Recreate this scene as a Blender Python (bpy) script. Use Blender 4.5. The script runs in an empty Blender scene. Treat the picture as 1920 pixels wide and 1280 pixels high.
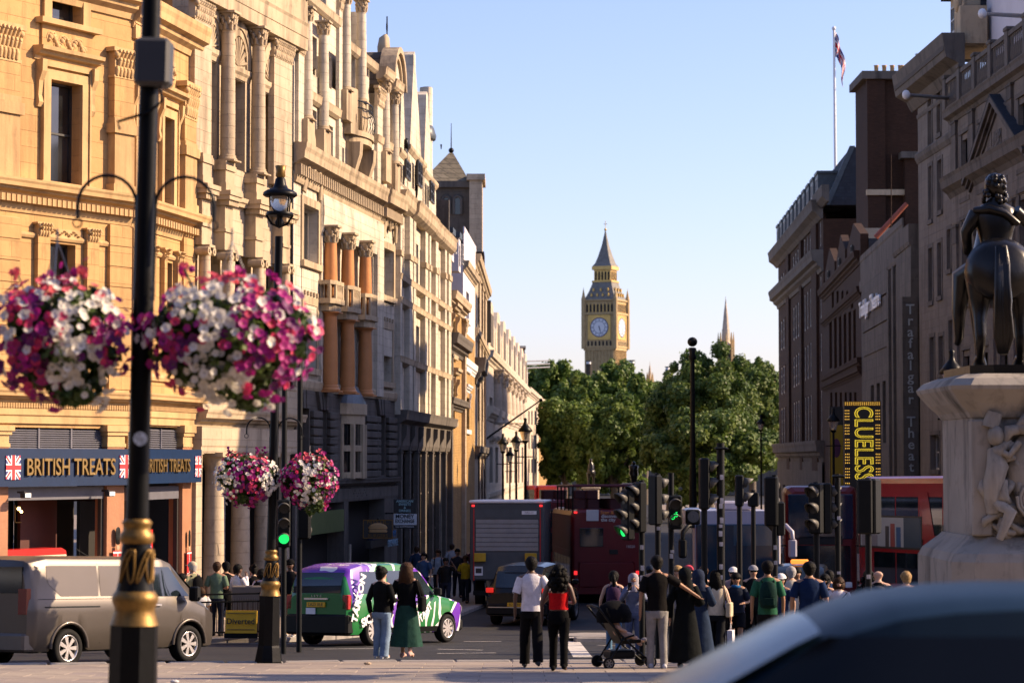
import bpy, math, random
import numpy as np
from mathutils import Vector, Matrix
R = math.radians
random.seed(7)
scene = bpy.context.scene
# ---------------------------------------------------------------- camera, sky, sun
F_PX = 85.0 / 36.0 * 1920.0
TH = math.atan(220.0 / F_PX)
cam_d = bpy.data.cameras.new('camera'); cam = bpy.data.objects.new('camera', cam_d)
scene.collection.objects.link(cam)
cam_d.lens = 85.0; cam_d.sensor_width = 36.0; cam_d.clip_start = 0.5; cam_d.clip_end = 20000
cam.location = (0, 0, 0); cam.rotation_euler = (R(90) + TH, 0, 0)
cam_d.dof.use_dof = True; cam_d.dof.focus_distance = 60.0; cam_d.dof.aperture_fstop = 2.4
scene.camera = cam
SUN_AZ = R(7.0); SUN_EL = R(30.0)
sd = Vector((math.cos(SUN_AZ) * math.cos(SUN_EL), math.sin(SUN_AZ) * math.cos(SUN_EL), math.sin(SUN_EL)))
world = bpy.data.worlds.new('World'); scene.world = world; world.use_nodes = True
wn = world.node_tree; wn.nodes.clear()
sky = wn.nodes.new('ShaderNodeTexSky'); sky.sky_type = 'NISHITA'; sky.sun_disc = False
sky.sun_elevation = SUN_EL; sky.sun_rotation = R(90) - SUN_AZ; sky.air_density = 1.0; sky.dust_density = .8; sky.ozone_density = 3.4
bg = wn.nodes.new('ShaderNodeBackground'); bg.inputs['Strength'].default_value = 0.104
wo = wn.nodes.new('ShaderNodeOutputWorld')
tint = wn.nodes.new('ShaderNodeVectorMath'); tint.operation = 'MULTIPLY'; tint.inputs[1].default_value = (1.18, .99, 1.13)
wn.links.new(sky.outputs[0], tint.inputs[0]); wn.links.new(tint.outputs[0], bg.inputs[0]); wn.links.new(bg.outputs[0], wo.inputs[0])
sun_d = bpy.data.lights.new('sun', 'SUN'); sun_d.energy = 5.0; sun_d.angle = R(0.53); sun_d.color = (1.0, 0.745, 0.49)
sun = bpy.data.objects.new('sun', sun_d); scene.collection.objects.link(sun)
sun.rotation_euler = sd.to_track_quat('Z', 'Y').to_euler()
scene.view_settings.view_transform = 'Standard'; scene.view_settings.look = 'None'
scene.view_settings.exposure = 1.0; scene.view_settings.gamma = 1.0
scene.render.engine = 'CYCLES'; scene.cycles.diffuse_bounces = 2
C = scene.collection
# ---------------------------------------------------------------- helpers
def ray(px, py):
    a = px - 960.0; b = 640.0 - py; c, s = math.cos(TH), math.sin(TH)
    return (a, F_PX * c - b * s, F_PX * s + b * c)
def at(px, py, Y):
    d = ray(px, py); k = Y / d[1]
    return Vector((d[0] * k, Y, d[2] * k))
def X(px, Y): return at(px, 860, Y).x
def Zp(px, py, Y): return at(px, py, Y).z
def G(y):
    if y < 0: return -1.65
    if y < 70: return -1.65 - 0.045 * y
    if y < 300: return -4.8 - 0.012 * (y - 70)
    return -7.56 - 0.003 * (min(y, 1000) - 300)
def link(o, parent=None):
    C.objects.link(o)
    if parent is not None: o.parent = parent
    return o
def tag(o, label=None, cat=None, group=None, kind=None):
    if label: o['label'] = label
    if cat: o['category'] = cat
    if group: o['group'] = group
    if kind: o['kind'] = kind
    return o
def empty(name, loc, rz=0, label=None, cat=None, group=None):
    o = bpy.data.objects.new(name, None); o.location = loc; o.rotation_euler = (0, 0, rz); o.empty_display_size = .2
    link(o); return tag(o, label, cat, group)
def copy_tree(o, parent=None):
    c = o.copy(); C.objects.link(c)
    if parent is not None: c.parent = parent
    for ch in list(o.children): copy_tree(ch, c)
    return c
class MB:
    def __init__(s): s.v = []; s.f = []; s.sm = []; s.mi = []
    def add(s, vs, fs, smooth=False, mi=0):
        n = len(s.v); s.v.extend([tuple(p) for p in vs])
        for f in fs: s.f.append(tuple(i + n for i in f)); s.sm.append(smooth); s.mi.append(mi)
        return s
    def box(s, x0, x1, y0, y1, z0, z1, mi=0):
        if x0 > x1: x0, x1 = x1, x0
        if y0 > y1: y0, y1 = y1, y0
        if z0 > z1: z0, z1 = z1, z0
        return s.add([(x0,y0,z0),(x1,y0,z0),(x1,y1,z0),(x0,y1,z0),(x0,y0,z1),(x1,y0,z1),(x1,y1,z1),(x0,y1,z1)],
              [(0,3,2,1),(4,5,6,7),(0,1,5,4),(1,2,6,5),(2,3,7,6),(3,0,4,7)], False, mi)
    def bevbox(s, x0, x1, y0, y1, z0, z1, b, mi=0):
        # box with chamfered vertical and horizontal edges
        pts = []
        for (zz, ins) in ((z0, b), (z0 + b, 0), (z1 - b, 0), (z1, b)):
            xs0, xs1, ys0, ys1 = x0 + ins, x1 - ins, y0 + ins, y1 - ins
            pts.append([(xs0 + b, ys0, zz), (xs1 - b, ys0, zz), (xs1, ys0 + b, zz), (xs1, ys1 - b, zz), (xs1 - b, ys1, zz), (xs0 + b, ys1, zz), (xs0, ys1 - b, zz), (xs0, ys0 + b, zz)])
        return s.loft(pts, True, mi=mi, smooth=False)
    def loft(s, rings, caps=True, closed=True, smooth=True, mi=0):
        n = len(rings[0]); vs = [p for r in rings for p in r]; fs = []
        m = n if closed else n - 1
        for i in range(len(rings) - 1):
            for j in range(m):
                k = (j + 1) % n
                fs.append((i*n+j, i*n+k, (i+1)*n+k, (i+1)*n+j))
        s.add(vs, fs, smooth, mi)
        if caps:
            s.add(rings[0], [tuple(reversed(range(n)))], False, mi); s.add(rings[-1], [tuple(range(n))], False, mi)
        return s
    def lathe(s, prof, n=16, c=(0,0,0), smooth=True, mi=0, a0=0, ell=1.0):
        rings = [[(c[0] + r*math.cos(a0 + 2*math.pi*j/n), c[1] + ell*r*math.sin(a0 + 2*math.pi*j/n), c[2] + z) for j in range(n)] for (r, z) in prof]
        return s.loft(rings, True, True, smooth, mi)
    def cyl(s, p0, p1, r0, r1=None, n=10, smooth=True, mi=0, caps=True):
        return s.tube([p0, p1], [r0, r0 if r1 is None else r1], n, smooth, mi, caps)
    def tube(s, pts, rs, n=8, smooth=True, mi=0, caps=True, flat=1.0):
        pts = [Vector(p) for p in pts]
        if not hasattr(rs, '__len__'): rs = [rs] * len(pts)
        rings = []; ref = None
        for i, p in enumerate(pts):
            t = (pts[min(i+1, len(pts)-1)] - pts[max(i-1, 0)])
            if t.length < 1e-9: t = Vector((0,0,1))
            t.normalize()
            if ref is None: ref = Vector((1,0,0)) if abs(t.x) < .8 else Vector((0,1,0))
            a = ref - t * ref.dot(t)
            if a.length < 1e-6: a = Vector((0,1,0)) - t * t.y
            a.normalize(); b = t.cross(a); ref = a
            rings.append([tuple(p + a*rs[i]*math.cos(2*math.pi*j/n) + b*rs[i]*flat*math.sin(2*math.pi*j/n)) for j in range(n)])
        return s.loft(rings, caps, True, smooth, mi)
    def ball(s, c, r, nu=12, nv=8, mi=0, smooth=True):
        if not hasattr(r, '__len__'): r = (r, r, r)
        rings = []
        for i in range(nv + 1):
            ph = -math.pi/2 + math.pi*i/nv; cr = max(math.cos(ph), 1e-3)
            rings.append([(c[0] + r[0]*cr*math.cos(2*math.pi*j/nu), c[1] + r[1]*cr*math.sin(2*math.pi*j/nu), c[2] + r[2]*math.sin(ph)) for j in range(nu)])
        return s.loft(rings, False, True, smooth, mi)
    def prism(s, poly, a, b, axis='y', mi=0):
        # poly of 2d points; axis y -> (x,z), axis z -> (x,y), axis x -> (y,z)
        def P(p, t):
            return (p[0], t, p[1]) if axis == 'y' else ((p[0], p[1], t) if axis == 'z' else (t, p[0], p[1]))
        n = len(poly); vs = [P(p, a) for p in poly] + [P(p, b) for p in poly]
        fs = [tuple(range(n)), tuple(reversed(range(n, 2*n)))] + [(i, i+n, (i+1) % n + n, (i+1) % n) for i in range(n)]
        return s.add(vs, fs, False, mi)
    def quad(s, a, b, c, d, mi=0): return s.add([a, b, c, d], [(0,1,2,3)], False, mi)
    def mesh(s, name, mats):
        me = bpy.data.meshes.new(name); me.from_pydata(s.v, [], s.f)
        me.polygons.foreach_set('use_smooth', s.sm); me.polygons.foreach_set('material_index', s.mi)
        for m in (mats if isinstance(mats, (list, tuple)) else [mats]): me.materials.append(m)
        me.update(); return me
    def build(s, name, mats, parent=None, loc=(0,0,0), rot=(0,0,0), fix=True):
        me = s.mesh(name, mats)
        if fix: recalc(me)
        o = bpy.data.objects.new(name, me); o.location = loc; o.rotation_euler = rot
        return link(o, parent)
import bmesh
def recalc(me):
    bm = bmesh.new(); bm.from_mesh(me); bmesh.ops.recalc_face_normals(bm, faces=bm.faces); bm.to_mesh(me); bm.free()
def inst(name, me, parent, loc=(0,0,0), rot=(0,0,0), sc=None):
    o = bpy.data.objects.new(name, me); o.location = loc; o.rotation_euler = rot
    if sc: o.scale = sc
    return link(o, parent)
# ---------------------------------------------------------------- materials
def newmat(name):
    m = bpy.data.materials.new(name); m.use_nodes = True
    return m, m.node_tree, m.node_tree.nodes['Principled BSDF']
def plain(name, col, rough=.6, metal=0, spec=.5, emit=None, es=1, coat=0, noise=.12, nscale=3, bump=0, trans=0):
    m, t, b = newmat(name)
    b.inputs['Base Color'].default_value = (*col, 1); b.inputs['Roughness'].default_value = rough
    b.inputs['Metallic'].default_value = metal; b.inputs['Specular IOR Level'].default_value = spec
    if coat: b.inputs['Coat Weight'].default_value = coat; b.inputs['Coat Roughness'].default_value = .04
    if trans: b.inputs['Transmission Weight'].default_value = trans
    if emit: b.inputs['Emission Color'].default_value = (*emit, 1); b.inputs['Emission Strength'].default_value = es
    if noise or bump:
        tc = t.nodes.new('ShaderNodeTexCoord'); n = t.nodes.new('ShaderNodeTexNoise'); n.inputs['Scale'].default_value = nscale; n.inputs['Detail'].default_value = 6; n.inputs['Roughness'].default_value = .65
        t.links.new(tc.outputs['Object'], n.inputs['Vector'])
        if noise:
            mr = t.nodes.new('ShaderNodeMapRange'); mr.inputs[1].default_value = .3; mr.inputs[2].default_value = .7; mr.inputs[3].default_value = 1 - noise; mr.inputs[4].default_value = 1 + noise
            mx = t.nodes.new('ShaderNodeVectorMath'); mx.operation = 'SCALE'; mx.inputs[0].default_value = col
            t.links.new(n.outputs['Fac'], mr.inputs[0]); t.links.new(mr.outputs[0], mx.inputs['Scale']); t.links.new(mx.outputs[0], b.inputs['Base Color'])
        if bump:
            bp = t.nodes.new('ShaderNodeBump'); bp.inputs['Strength'].default_value = bump; bp.inputs['Distance'].default_value = .03
            t.links.new(n.outputs['Fac'], bp.inputs['Height']); t.links.new(bp.outputs[0], b.inputs['Normal'])
    return m
def stone(name, col, dark, joints=None, bw=.9, bh=.38, grime=.5, jcol=.55, rough=.85, cvar=.12, mortar=.012, world=False):
    """weathered stone / brick: colour drift, vertical dirt streaks, joints"""
    m, t, b = newmat(name); L = t.links; N = t.nodes
    b.inputs['Roughness'].default_value = rough; b.inputs['Specular IOR Level'].default_value = .25
    tc = N.new('ShaderNodeTexCoord')
    def noise(scale, sc=(1,1,1), det=5):
        mp = N.new('ShaderNodeMapping'); mp.inputs['Scale'].default_value = sc
        n = N.new('ShaderNodeTexNoise'); n.inputs['Scale'].default_value = scale; n.inputs['Detail'].default_value = det; n.inputs['Roughness'].default_value = .62
        L.new(tc.outputs['Object'], mp.inputs[0]); L.new(mp.outputs[0], n.inputs['Vector']); return n.outputs['Fac']
    def ramp(src, a, c, lo, hi):
        r = N.new('ShaderNodeMapRange'); r.inputs[1].default_value = a; r.inputs[2].default_value = c; r.inputs[3].default_value = lo; r.inputs[4].default_value = hi
        L.new(src, r.inputs[0]); return r.outputs[0]
    def mix(fac, a, c):
        x = N.new('ShaderNodeMix'); x.data_type = 'RGBA'
        for sck, val in ((x.inputs[0], fac), (x.inputs[6], a), (x.inputs[7], c)):
            if isinstance(val, bpy.types.NodeSocket): L.new(val, sck)
            elif hasattr(val, '__len__'): sck.default_value = (*val, 1)
            else: sck.default_value = val
        return x.outputs[2]
    lo = tuple(c * (1 - cvar) for c in col); hi = tuple(min(1, c * (1 + cvar)) for c in col)
    c0 = mix(ramp(noise(.7), .35, .65, 0, 1), lo, hi)
    h = noise(14)
    sep = N.new('ShaderNodeSeparateXYZ'); L.new(tc.outputs['Object'], sep.inputs[0])
    if joints:
        ad = N.new('ShaderNodeMath'); ad.operation = 'ADD'; L.new(sep.outputs[0], ad.inputs[0]); L.new(sep.outputs[1], ad.inputs[1])
        cb = N.new('ShaderNodeCombineXYZ'); L.new(ad.outputs[0], cb.inputs[0]); L.new(sep.outputs[2], cb.inputs[1])
        br = N.new('ShaderNodeTexBrick'); br.inputs['Scale'].default_value = 1; br.inputs['Brick Width'].default_value = bw; br.inputs['Row Height'].default_value = bh
        br.inputs['Mortar Size'].default_value = mortar; br.inputs['Mortar Smooth'].default_value = .3
        br.inputs['Color1'].default_value = (.8,.8,.8,1); br.inputs['Color2'].default_value = (1.15,1.15,1.15,1); br.inputs['Mortar'].default_value = (jcol,jcol,jcol,1); br.inputs['Bias'].default_value = 0
        L.new(cb.outputs[0], br.inputs['Vector'])
        vm = N.new('ShaderNodeMix'); vm.data_type = 'RGBA'; vm.blend_type = 'MULTIPLY'; vm.inputs[0].default_value = joints
        L.new(c0, vm.inputs[6]); L.new(br.outputs['Color'], vm.inputs[7]); c0 = vm.outputs[2]
    st = ramp(noise(1.6, (1,1,.12)), .5, .72, 0, grime)
    c1 = mix(st, c0, dark)
    c2 = mix(ramp(noise(4, (1,1,.6), 8), .55, .75, 0, grime * .7), c1, dark)
    L.new(c2, b.inputs['Base Color'])
    bp = N.new('ShaderNodeBump'); bp.inputs['Strength'].default_value = .35; bp.inputs['Distance'].default_value = .02; L.new(h, bp.inputs['Height'])
    if joints:
        b2 = N.new('ShaderNodeBump'); b2.inputs['Strength'].default_value = .7; b2.inputs['Distance'].default_value = .03; b2.invert = True
        L.new(br.outputs['Fac'], b2.inputs['Height']); L.new(bp.outputs[0], b2.inputs['Normal']); L.new(b2.outputs[0], b.inputs['Normal'])
    else: L.new(bp.outputs[0], b.inputs['Normal'])
    return m
def glassy(name, col, rough=.06, var=True):
    m, t, b = newmat(name); b.inputs['Roughness'].default_value = rough; b.inputs['Specular IOR Level'].default_value = .8
    tc = t.nodes.new('ShaderNodeTexCoord'); n = t.nodes.new('ShaderNodeTexNoise'); n.inputs['Scale'].default_value = .9
    oi = t.nodes.new('ShaderNodeObjectInfo'); ad = t.nodes.new('ShaderNodeVectorMath'); ad.operation = 'ADD'
    sc = t.nodes.new('ShaderNodeVectorMath'); sc.operation = 'SCALE'; sc.inputs[0].default_value = (7, 3, 9); t.links.new(oi.outputs['Random'], sc.inputs['Scale'])
    t.links.new(tc.outputs['Object'], ad.inputs[0]); t.links.new(sc.outputs[0], ad.inputs[1]); t.links.new(ad.outputs[0], n.inputs['Vector'])
    r = t.nodes.new('ShaderNodeMapRange'); r.inputs[1].default_value = .35; r.inputs[2].default_value = .7; r.inputs[3].default_value = .4; r.inputs[4].default_value = 2.2
    v = t.nodes.new('ShaderNodeVectorMath'); v.operation = 'SCALE'; v.inputs[0].default_value = col
    t.links.new(n.outputs['Fac'], r.inputs[0]); t.links.new(r.outputs[0], v.inputs['Scale']); t.links.new(v.outputs[0], b.inputs['Base Color'])
    bp = t.nodes.new('ShaderNodeBump'); bp.inputs['Strength'].default_value = .05; t.links.new(n.outputs['Fac'], bp.inputs['Height']); t.links.new(bp.outputs[0], b.inputs['Normal'])
    return m
M = {}
M['gold'] = stone('golden_stone', (.48,.29,.12), (.20,.11,.05), .3, 1.1, .42, .6)
M['cream'] = stone('cream_stone', (.45,.36,.25), (.11,.08,.05), .3, .9, .36, .6)
M['cream2'] = stone('pale_stone', (.55,.485,.38), (.13,.10,.07), .3, .8, .34, .6)
M['trim'] = stone('carved_stone_trim', (.43,.335,.22), (.09,.065,.045), None, grime=.75)
M['goldtrim'] = stone('golden_stone_trim', (.50,.33,.155), (.18,.10,.05), None, grime=.55)
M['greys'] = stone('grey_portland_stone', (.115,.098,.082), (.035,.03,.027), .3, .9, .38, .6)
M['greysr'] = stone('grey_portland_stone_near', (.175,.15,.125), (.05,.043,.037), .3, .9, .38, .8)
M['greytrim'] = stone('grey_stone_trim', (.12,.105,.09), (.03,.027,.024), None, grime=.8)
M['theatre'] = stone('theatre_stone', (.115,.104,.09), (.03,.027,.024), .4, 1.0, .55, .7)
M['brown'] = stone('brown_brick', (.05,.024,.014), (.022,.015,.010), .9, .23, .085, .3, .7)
M['yellowb'] = stone('yellow_brick', (.42,.26,.10), (.16,.09,.04), .9, .23, .085, .35, .65)
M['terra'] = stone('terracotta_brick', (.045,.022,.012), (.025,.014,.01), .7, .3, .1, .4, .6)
M['granite'] = stone('orange_granite', (.55,.235,.085), (.3,.12,.05), None, grime=.25, rough=.45)
M['pier'] = stone('brown_granite', (.36,.18,.10), (.2,.1,.06), None, grime=.3, rough=.4)
M['slate'] = stone('roof_slate', (.08,.068,.058), (.03,.026,.026), .9, .5, .3, .5, .45, mortar=.03)
M['slatel'] = stone('mossy_roof_slate', (.20,.17,.115), (.05,.045,.04), 1.0, .7, .42, .6, .45, mortar=.04)
M['darkroof'] = stone('dark_slate_roof', (.035,.04,.05), (.015,.015,.02), .6, .4, .25, .3, .6)
M['lead'] = plain('lead_sheet', (.045,.058,.068), .45, noise=.25)
M['pave'] = stone('paving_stone', (.25,.205,.165), (.09,.075,.062), None, grime=.55, cvar=.18)
M['kerb'] = stone('kerb_granite', (.27,.25,.23), (.1,.09,.085), None, grime=.5)
M['asphalt'] = stone('asphalt', (.022,.022,.023), (.012,.012,.013), None, grime=.5, rough=.8, cvar=.25)
M['line'] = stone('road_paint', (.55,.52,.47), (.14,.13,.12), None, grime=.8)
M['iron'] = plain('black_cast_iron', (.003,.0035,.004), .4, spec=.16, noise=.3, nscale=8, bump=.1)
M['matt'] = plain('black_plastic', (.005,.006,.006), .5, spec=.2, noise=.2)
M['goldp'] = plain('gold_paint', (.20,.115,.028), .45, metal=.6, noise=.25, nscale=20, bump=.15)
M['bronze'] = plain('dark_bronze', (.010,.008,.006), .30, metal=.35, spec=.5, noise=.5, nscale=3, bump=.25)
M['glass'] = glassy('window_glass', (.012,.013,.014))
M['glassb'] = glassy('bus_glass', (.010,.016,.020), .05)
M['frame'] = plain('painted_window_frame', (.42,.36,.28), .5)
M['wframe'] = plain('white_window_frame', (.36,.35,.33), .5)
M['dframe'] = plain('dark_window_frame', (.03,.028,.025), .5)
M['white'] = plain('white_paint', (.72,.72,.72), .45)
M['render'] = plain('white_render', (.60,.57,.60), .8, noise=.06, nscale=1)
M['blue'] = plain('blue_fascia_board', (.004,.02,.065), .5, spec=.3)
M['steel'] = plain('grey_steel', (.22,.21,.2), .45, metal=.3)
M['louvre'] = plain('grey_louvre', (.12,.12,.145), .5)
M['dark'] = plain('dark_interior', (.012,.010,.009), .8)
M['redw'] = plain('dark_red_wall', (.07,.012,.006), .6)
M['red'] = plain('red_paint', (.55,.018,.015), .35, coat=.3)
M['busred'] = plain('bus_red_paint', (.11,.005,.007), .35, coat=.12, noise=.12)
M['rubber'] = plain('tyre_rubber', (.008,.008,.008), .8, spec=.2)
M['chrome'] = plain('silver_alloy', (.62,.60,.58), .28, metal=.85, noise=.05)
M['copper'] = plain('green_copper', (.16,.30,.24), .6)
M['sand'] = stone('pale_far_stone', (.52,.44,.34), (.22,.17,.12), .3, 1, .5, .5)
M['ben'] = stone('clock_tower_stone', (.46,.33,.165), (.2,.13,.065), None, grime=.45)
M['benroof'] = stone('cast_iron_roof_plates', (.20,.19,.17), (.11,.10,.09), .5, 1.2, .9, .3)
M['gilt'] = plain('gilded_stone', (.62,.40,.11), .4, metal=.25, noise=.2, nscale=.6)
M['yellow'] = plain('yellow_sign', (.75,.42,.01), .5)
# ---------------------------------------------------------------- facade toolkit (x along wall, -y out of the wall, z up)
WCACHE = {}
class Fac:
    def __init__(s, name, label, cat, px0, Y0, px1, Y1, group=None, parent=None, os=.42):
        s.os = os
        s.p0 = Vector((X(px0, Y0), Y0)); s.p1 = Vector((X(px1, Y1), Y1)); d = s.p1 - s.p0
        s.W = d.length; s.t = d / s.W; s.n = Vector((s.t.y, -s.t.x)); s.g = G(max(Y0, Y1)) - .25
        s.rz = math.atan2(s.t.y, s.t.x)
        if parent is None:
            s.root = empty(name, (s.p0.x, s.p0.y, s.g), s.rz, label, cat, group); s.off = Vector((0, 0, 0)); s.prot = 0
        else:  # second wing of the same building: children are placed relative to the first wing
            s.root = parent.root; c, sn = math.cos(-parent.rz), math.sin(-parent.rz); dd = s.p0 - parent.p0
            s.off = Vector((dd.x*c - dd.y*sn, dd.x*sn + dd.y*c, s.g - parent.g)); s.prot = s.rz - parent.rz
    def hit(s, px, d=0.0):
        dr = ray(px, 640); a = s.p0 + s.n * (d*s.os)
        # k*(dx,dy) = a + u t
        det = dr[0] * (-s.t.y) + dr[1] * s.t.x
        k = (a.x * (-s.t.y) + a.y * s.t.x) / det
        u = (dr[1] * a.x - dr[0] * a.y) / (dr[0] * s.t.y - dr[1] * s.t.x)
        return u, k * dr[1]
    def U(s, px, d=0.0): return s.hit(px, d)[0]
    def Z(s, px, py, d=0.0): return Zp(px, py, s.hit(px, d)[1]) - s.g
    def place(s, o):
        o.rotation_euler = (o.rotation_euler[0], o.rotation_euler[1], o.rotation_euler[2] + s.prot)
        c, sn = math.cos(s.prot), math.sin(s.prot); l = Vector(o.location)
        o.location = Vector((l.x*c - l.y*sn, l.x*sn + l.y*c, l.z)) + s.off
        return o
    def put(s, mb, name, mat, loc=(0,0,0), fix=True, sq=True):
        if sq: mb.v = [(p[0], p[1]*s.os if p[1] < 0 else p[1], p[2]) for p in mb.v]
        return s.place(mb.build(name, mat, s.root, loc, fix=fix))
    def puti(s, name, me, loc, rot=(0,0,0), sc=None): return s.place(inst(name, me, s.root, loc, rot, sc))
    def box(s, name, mat, u0, u1, z0, z1, d0, d1):
        return s.put(MB().box(u0, u1, -d1, -d0, z0, z1), name, mat)
    def wall(s, u0, u1, z0, z1, ops, mat, rev=.32, name='wall', d=0.0):
        """ops: (ua,ub,za,zb[,arch]) openings"""
        m = MB(); us = sorted(set([u0, u1] + [o[0] for o in ops] + [o[1] for o in ops])); zs = sorted(set([z0, z1] + [o[2] for o in ops] + [o[3] for o in ops]))
        us = [u for u in us if u0 - 1e-6 <= u <= u1 + 1e-6]; zs = [z for z in zs if z0 - 1e-6 <= z <= z1 + 1e-6]
        for i in range(len(us)-1):
            for j in range(len(zs)-1):
                cu = (us[i]+us[i+1])/2; cz = (zs[j]+zs[j+1])/2
                if any(o[0] < cu < o[1] and o[2] < cz < o[3] for o in ops): continue
                m.quad((us[i],-d,zs[j]), (us[i+1],-d,zs[j]), (us[i+1],-d,zs[j+1]), (us[i],-d,zs[j+1]))
        for o in ops:
            a, b, c, e = o[:4]; y0, y1 = -d, -d + rev
            m.quad((a,y0,c),(a,y0,e),(a,y1,e),(a,y1,c)); m.quad((b,y0,c),(b,y1,c),(b,y1,e),(b,y0,e))
            m.quad((a,y0,c),(a,y1,c),(b,y1,c),(b,y0,c)); m.quad((a,y0,e),(b,y0,e),(b,y1,e),(a,y1,e))
            if len(o) > 4 and o[4]:
                r = (b-a)/2; zc = e - r; N = 10; cx = (a+b)/2
                for side in (-1, 1):
                    for k in range(N):
                        t0, t1 = math.pi/2*k/N, math.pi/2*(k+1)/N
                        p0 = (cx+side*r*math.cos(t0), zc+r*math.sin(t0)); p1 = (cx+side*r*math.cos(t1), zc+r*math.sin(t1))
                        q0 = (p0[0], e) ; q1 = (p1[0], e)
                        m.quad((p0[0],y0-.001,p0[1]), (p1[0],y0-.001,p1[1]), (q1[0],y0-.001,q1[1]), (q0[0],y0-.001,q0[1]))
                        m.quad((p0[0],y0,p0[1]), (p0[0],y1,p0[1]), (p1[0],y1,p1[1]), (p1[0],y0,p1[1]))
        return s.put(m, name, mat, fix=False)
    def body(s, z1, depth, mat, u0=0, u1=None, z0=0, back=.34, name='side_wall'):
        u1 = s.W if u1 is None else u1
        m = MB(); m.box(u0 + .01, u1 - .01, back + .02, depth, z0, z1 - .02)
        # front returns
        for u in (u0, u1 - .012): m.box(u, u + .012, 0.001, back + .02, z0, z1 - .02)
        return s.put(m, name, mat)
    def win(s, u0, u1, z0, z1, frame='frame', nv=1, nh=1, rec=.28, glass='glass', fw=.05, arch=False, d=0.0, name='window', lab=None):
        w, h = round(u1-u0, 3), round(z1-z0, 3); key = (w, h, frame, nv, nh, glass, fw, arch)
        if key not in WCACHE:
            m = MB(); b = fw
            m.box(0, b, 0, .09, 0, h); m.box(w-b, w, 0, .09, 0, h); m.box(b, w-b, 0, .09, 0, b*1.4); m.box(b, w-b, 0, .09, h-b, h)
            for i in range(1, nv+1 if nv > 0 else 0):
                if nv > 1 or True:
                    x = w*i/(nv+1)
                    if nv: m.box(x-b*.35, x+b*.35, .012, .07, b*1.4, h-b)
            for j in range(1, nh+1):
                z = h*j/(nh+1); m.box(b, w-b, .006, .078, z-b*.5, z+b*.5)
            g = MB().box(b*.5, w-b*.5, .05, .06, b*.5, h-b*.5)
            WCACHE[key] = (m.mesh('window', M[frame]), g.mesh('pane', M[glass]))
        fm, gm = WCACHE[key]
        o = s.puti(name, fm, (u0, rec - d*s.os, z0)); inst('pane', gm, o)
        if lab: o['label'] = lab
        return o
    def band(s, name, mat, u0, u1, z, prof, ends=True):
        """moulding: prof = list of (out, dz) traced bottom to top, closed to the wall"""
        pts = [(0, prof[0][1])] + list(prof) + [(0, prof[-1][1])]
        m = MB(); ra = [(u0, -o, z + h) for o, h in pts]; rb = [(u1, -o, z + h) for o, h in pts]
        m.loft([ra, rb], True, True, False); return s.put(m, name, mat)
    def row(s, name, mat, u0, u1, n, bw, z0, z1, d0, d1):
        me = MB().box(-bw/2, bw/2, -d1*s.os, -d0*s.os, 0, z1-z0).mesh(name, M[mat] if isinstance(mat, str) else mat)
        for i in range(n): s.puti(name, me, (u0 + (u1-u0)*(i+.5)/n, 0, z0))
    def column(s, u, z0, z1, r, out, mat, capmat, cap='corinth', caph=None, base=True, name='column', half=False):
        caph = caph or r*2.2; m = MB()
        H = z1 - caph - z0 - (r*.9 if base else 0); zb = z0 + (r*.9 if base else 0)
        m.lathe([(r, 0), (r, H*.33), (r*.94, H*.7), (r*.86, H)], 18, (0, 0, zb - z0), True)
        o = s.put(m, name, M[mat], (u, -out*s.os, z0), sq=False)
        if base:
            b = MB(); b.lathe([(r*1.25, r*.2), (r*1.32, r*.32), (r*1.2, r*.5), (r*1.08, r*.6), (r*1.15, r*.75), (r*1.0, r*.9)], 18)
            b.box(-r*1.4, r*1.4, -r*1.4, r*1.4, 0, r*.2); b.build('base', M[capmat], o)
        c = MB(); zc = z1 - caph - z0; rt = r*.86
        if cap == 'corinth':
            c.lathe([(rt*1.05, 0), (rt*1.12, caph*.04), (rt, caph*.08), (rt*1.02, caph*.5), (rt*1.35, caph*.86)], 14, (0,0,zc))
            c.box(-r*1.35, r*1.35, -r*1.35, r*1.35, zc + caph*.88, zc + caph)
            for lay, (zz, rr, k, hh) in enumerate(((.08, 1.08, 8, .36), (.34, 1.12, 8, .36), (.62, 1.3, 4, .26))):
                for j in range(k):
                    a = 2*math.pi*(j + .5*(lay % 2))/k + (math.pi/4 if lay == 2 else 0); ca, sa = math.cos(a), math.sin(a)
                    q = rt*rr; zz0 = zc + caph*zz; h2 = caph*hh; w = r*.26
                    c.tube([(q*ca*.92, q*sa*.92, zz0), (q*ca*1.02, q*sa*1.02, zz0+h2*.6), (q*ca*1.25, q*sa*1.25, zz0+h2*.95), (q*ca*1.32, q*sa*1.32, zz0+h2*.75)], [w, w*1.05, w*.7, w*.3], 5)
        elif cap == 'ionic':
            c.lathe([(rt*1.05, 0), (rt*1.2, caph*.3), (rt*1.2, caph*.45)], 14, (0,0,zc)); c.box(-r*1.2, r*1.2, -r*1.2, r*1.2, zc+caph*.75, zc+caph)
            for sx in (-1, 1):
                c.cyl((sx*r*1.12, -r*1.15, zc+caph*.42), (sx*r*1.12, r*1.15, zc+caph*.42), caph*.4, n=12)
                c.cyl((sx*r*1.12, -r*1.28, zc+caph*.42), (sx*r*1.12, r*1.28, zc+caph*.42), caph*.16, n=8)
        else:
            c.lathe([(rt*1.05, 0), (rt*1.1, caph*.3), (rt*1.3, caph*.6), (rt*1.4, caph*.75)], 14, (0,0,zc)); c.box(-r*1.35, r*1.35, -r*1.35, r*1.35, zc+caph*.75, zc+caph)
        c.build('capital', M[capmat], o); return o
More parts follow.
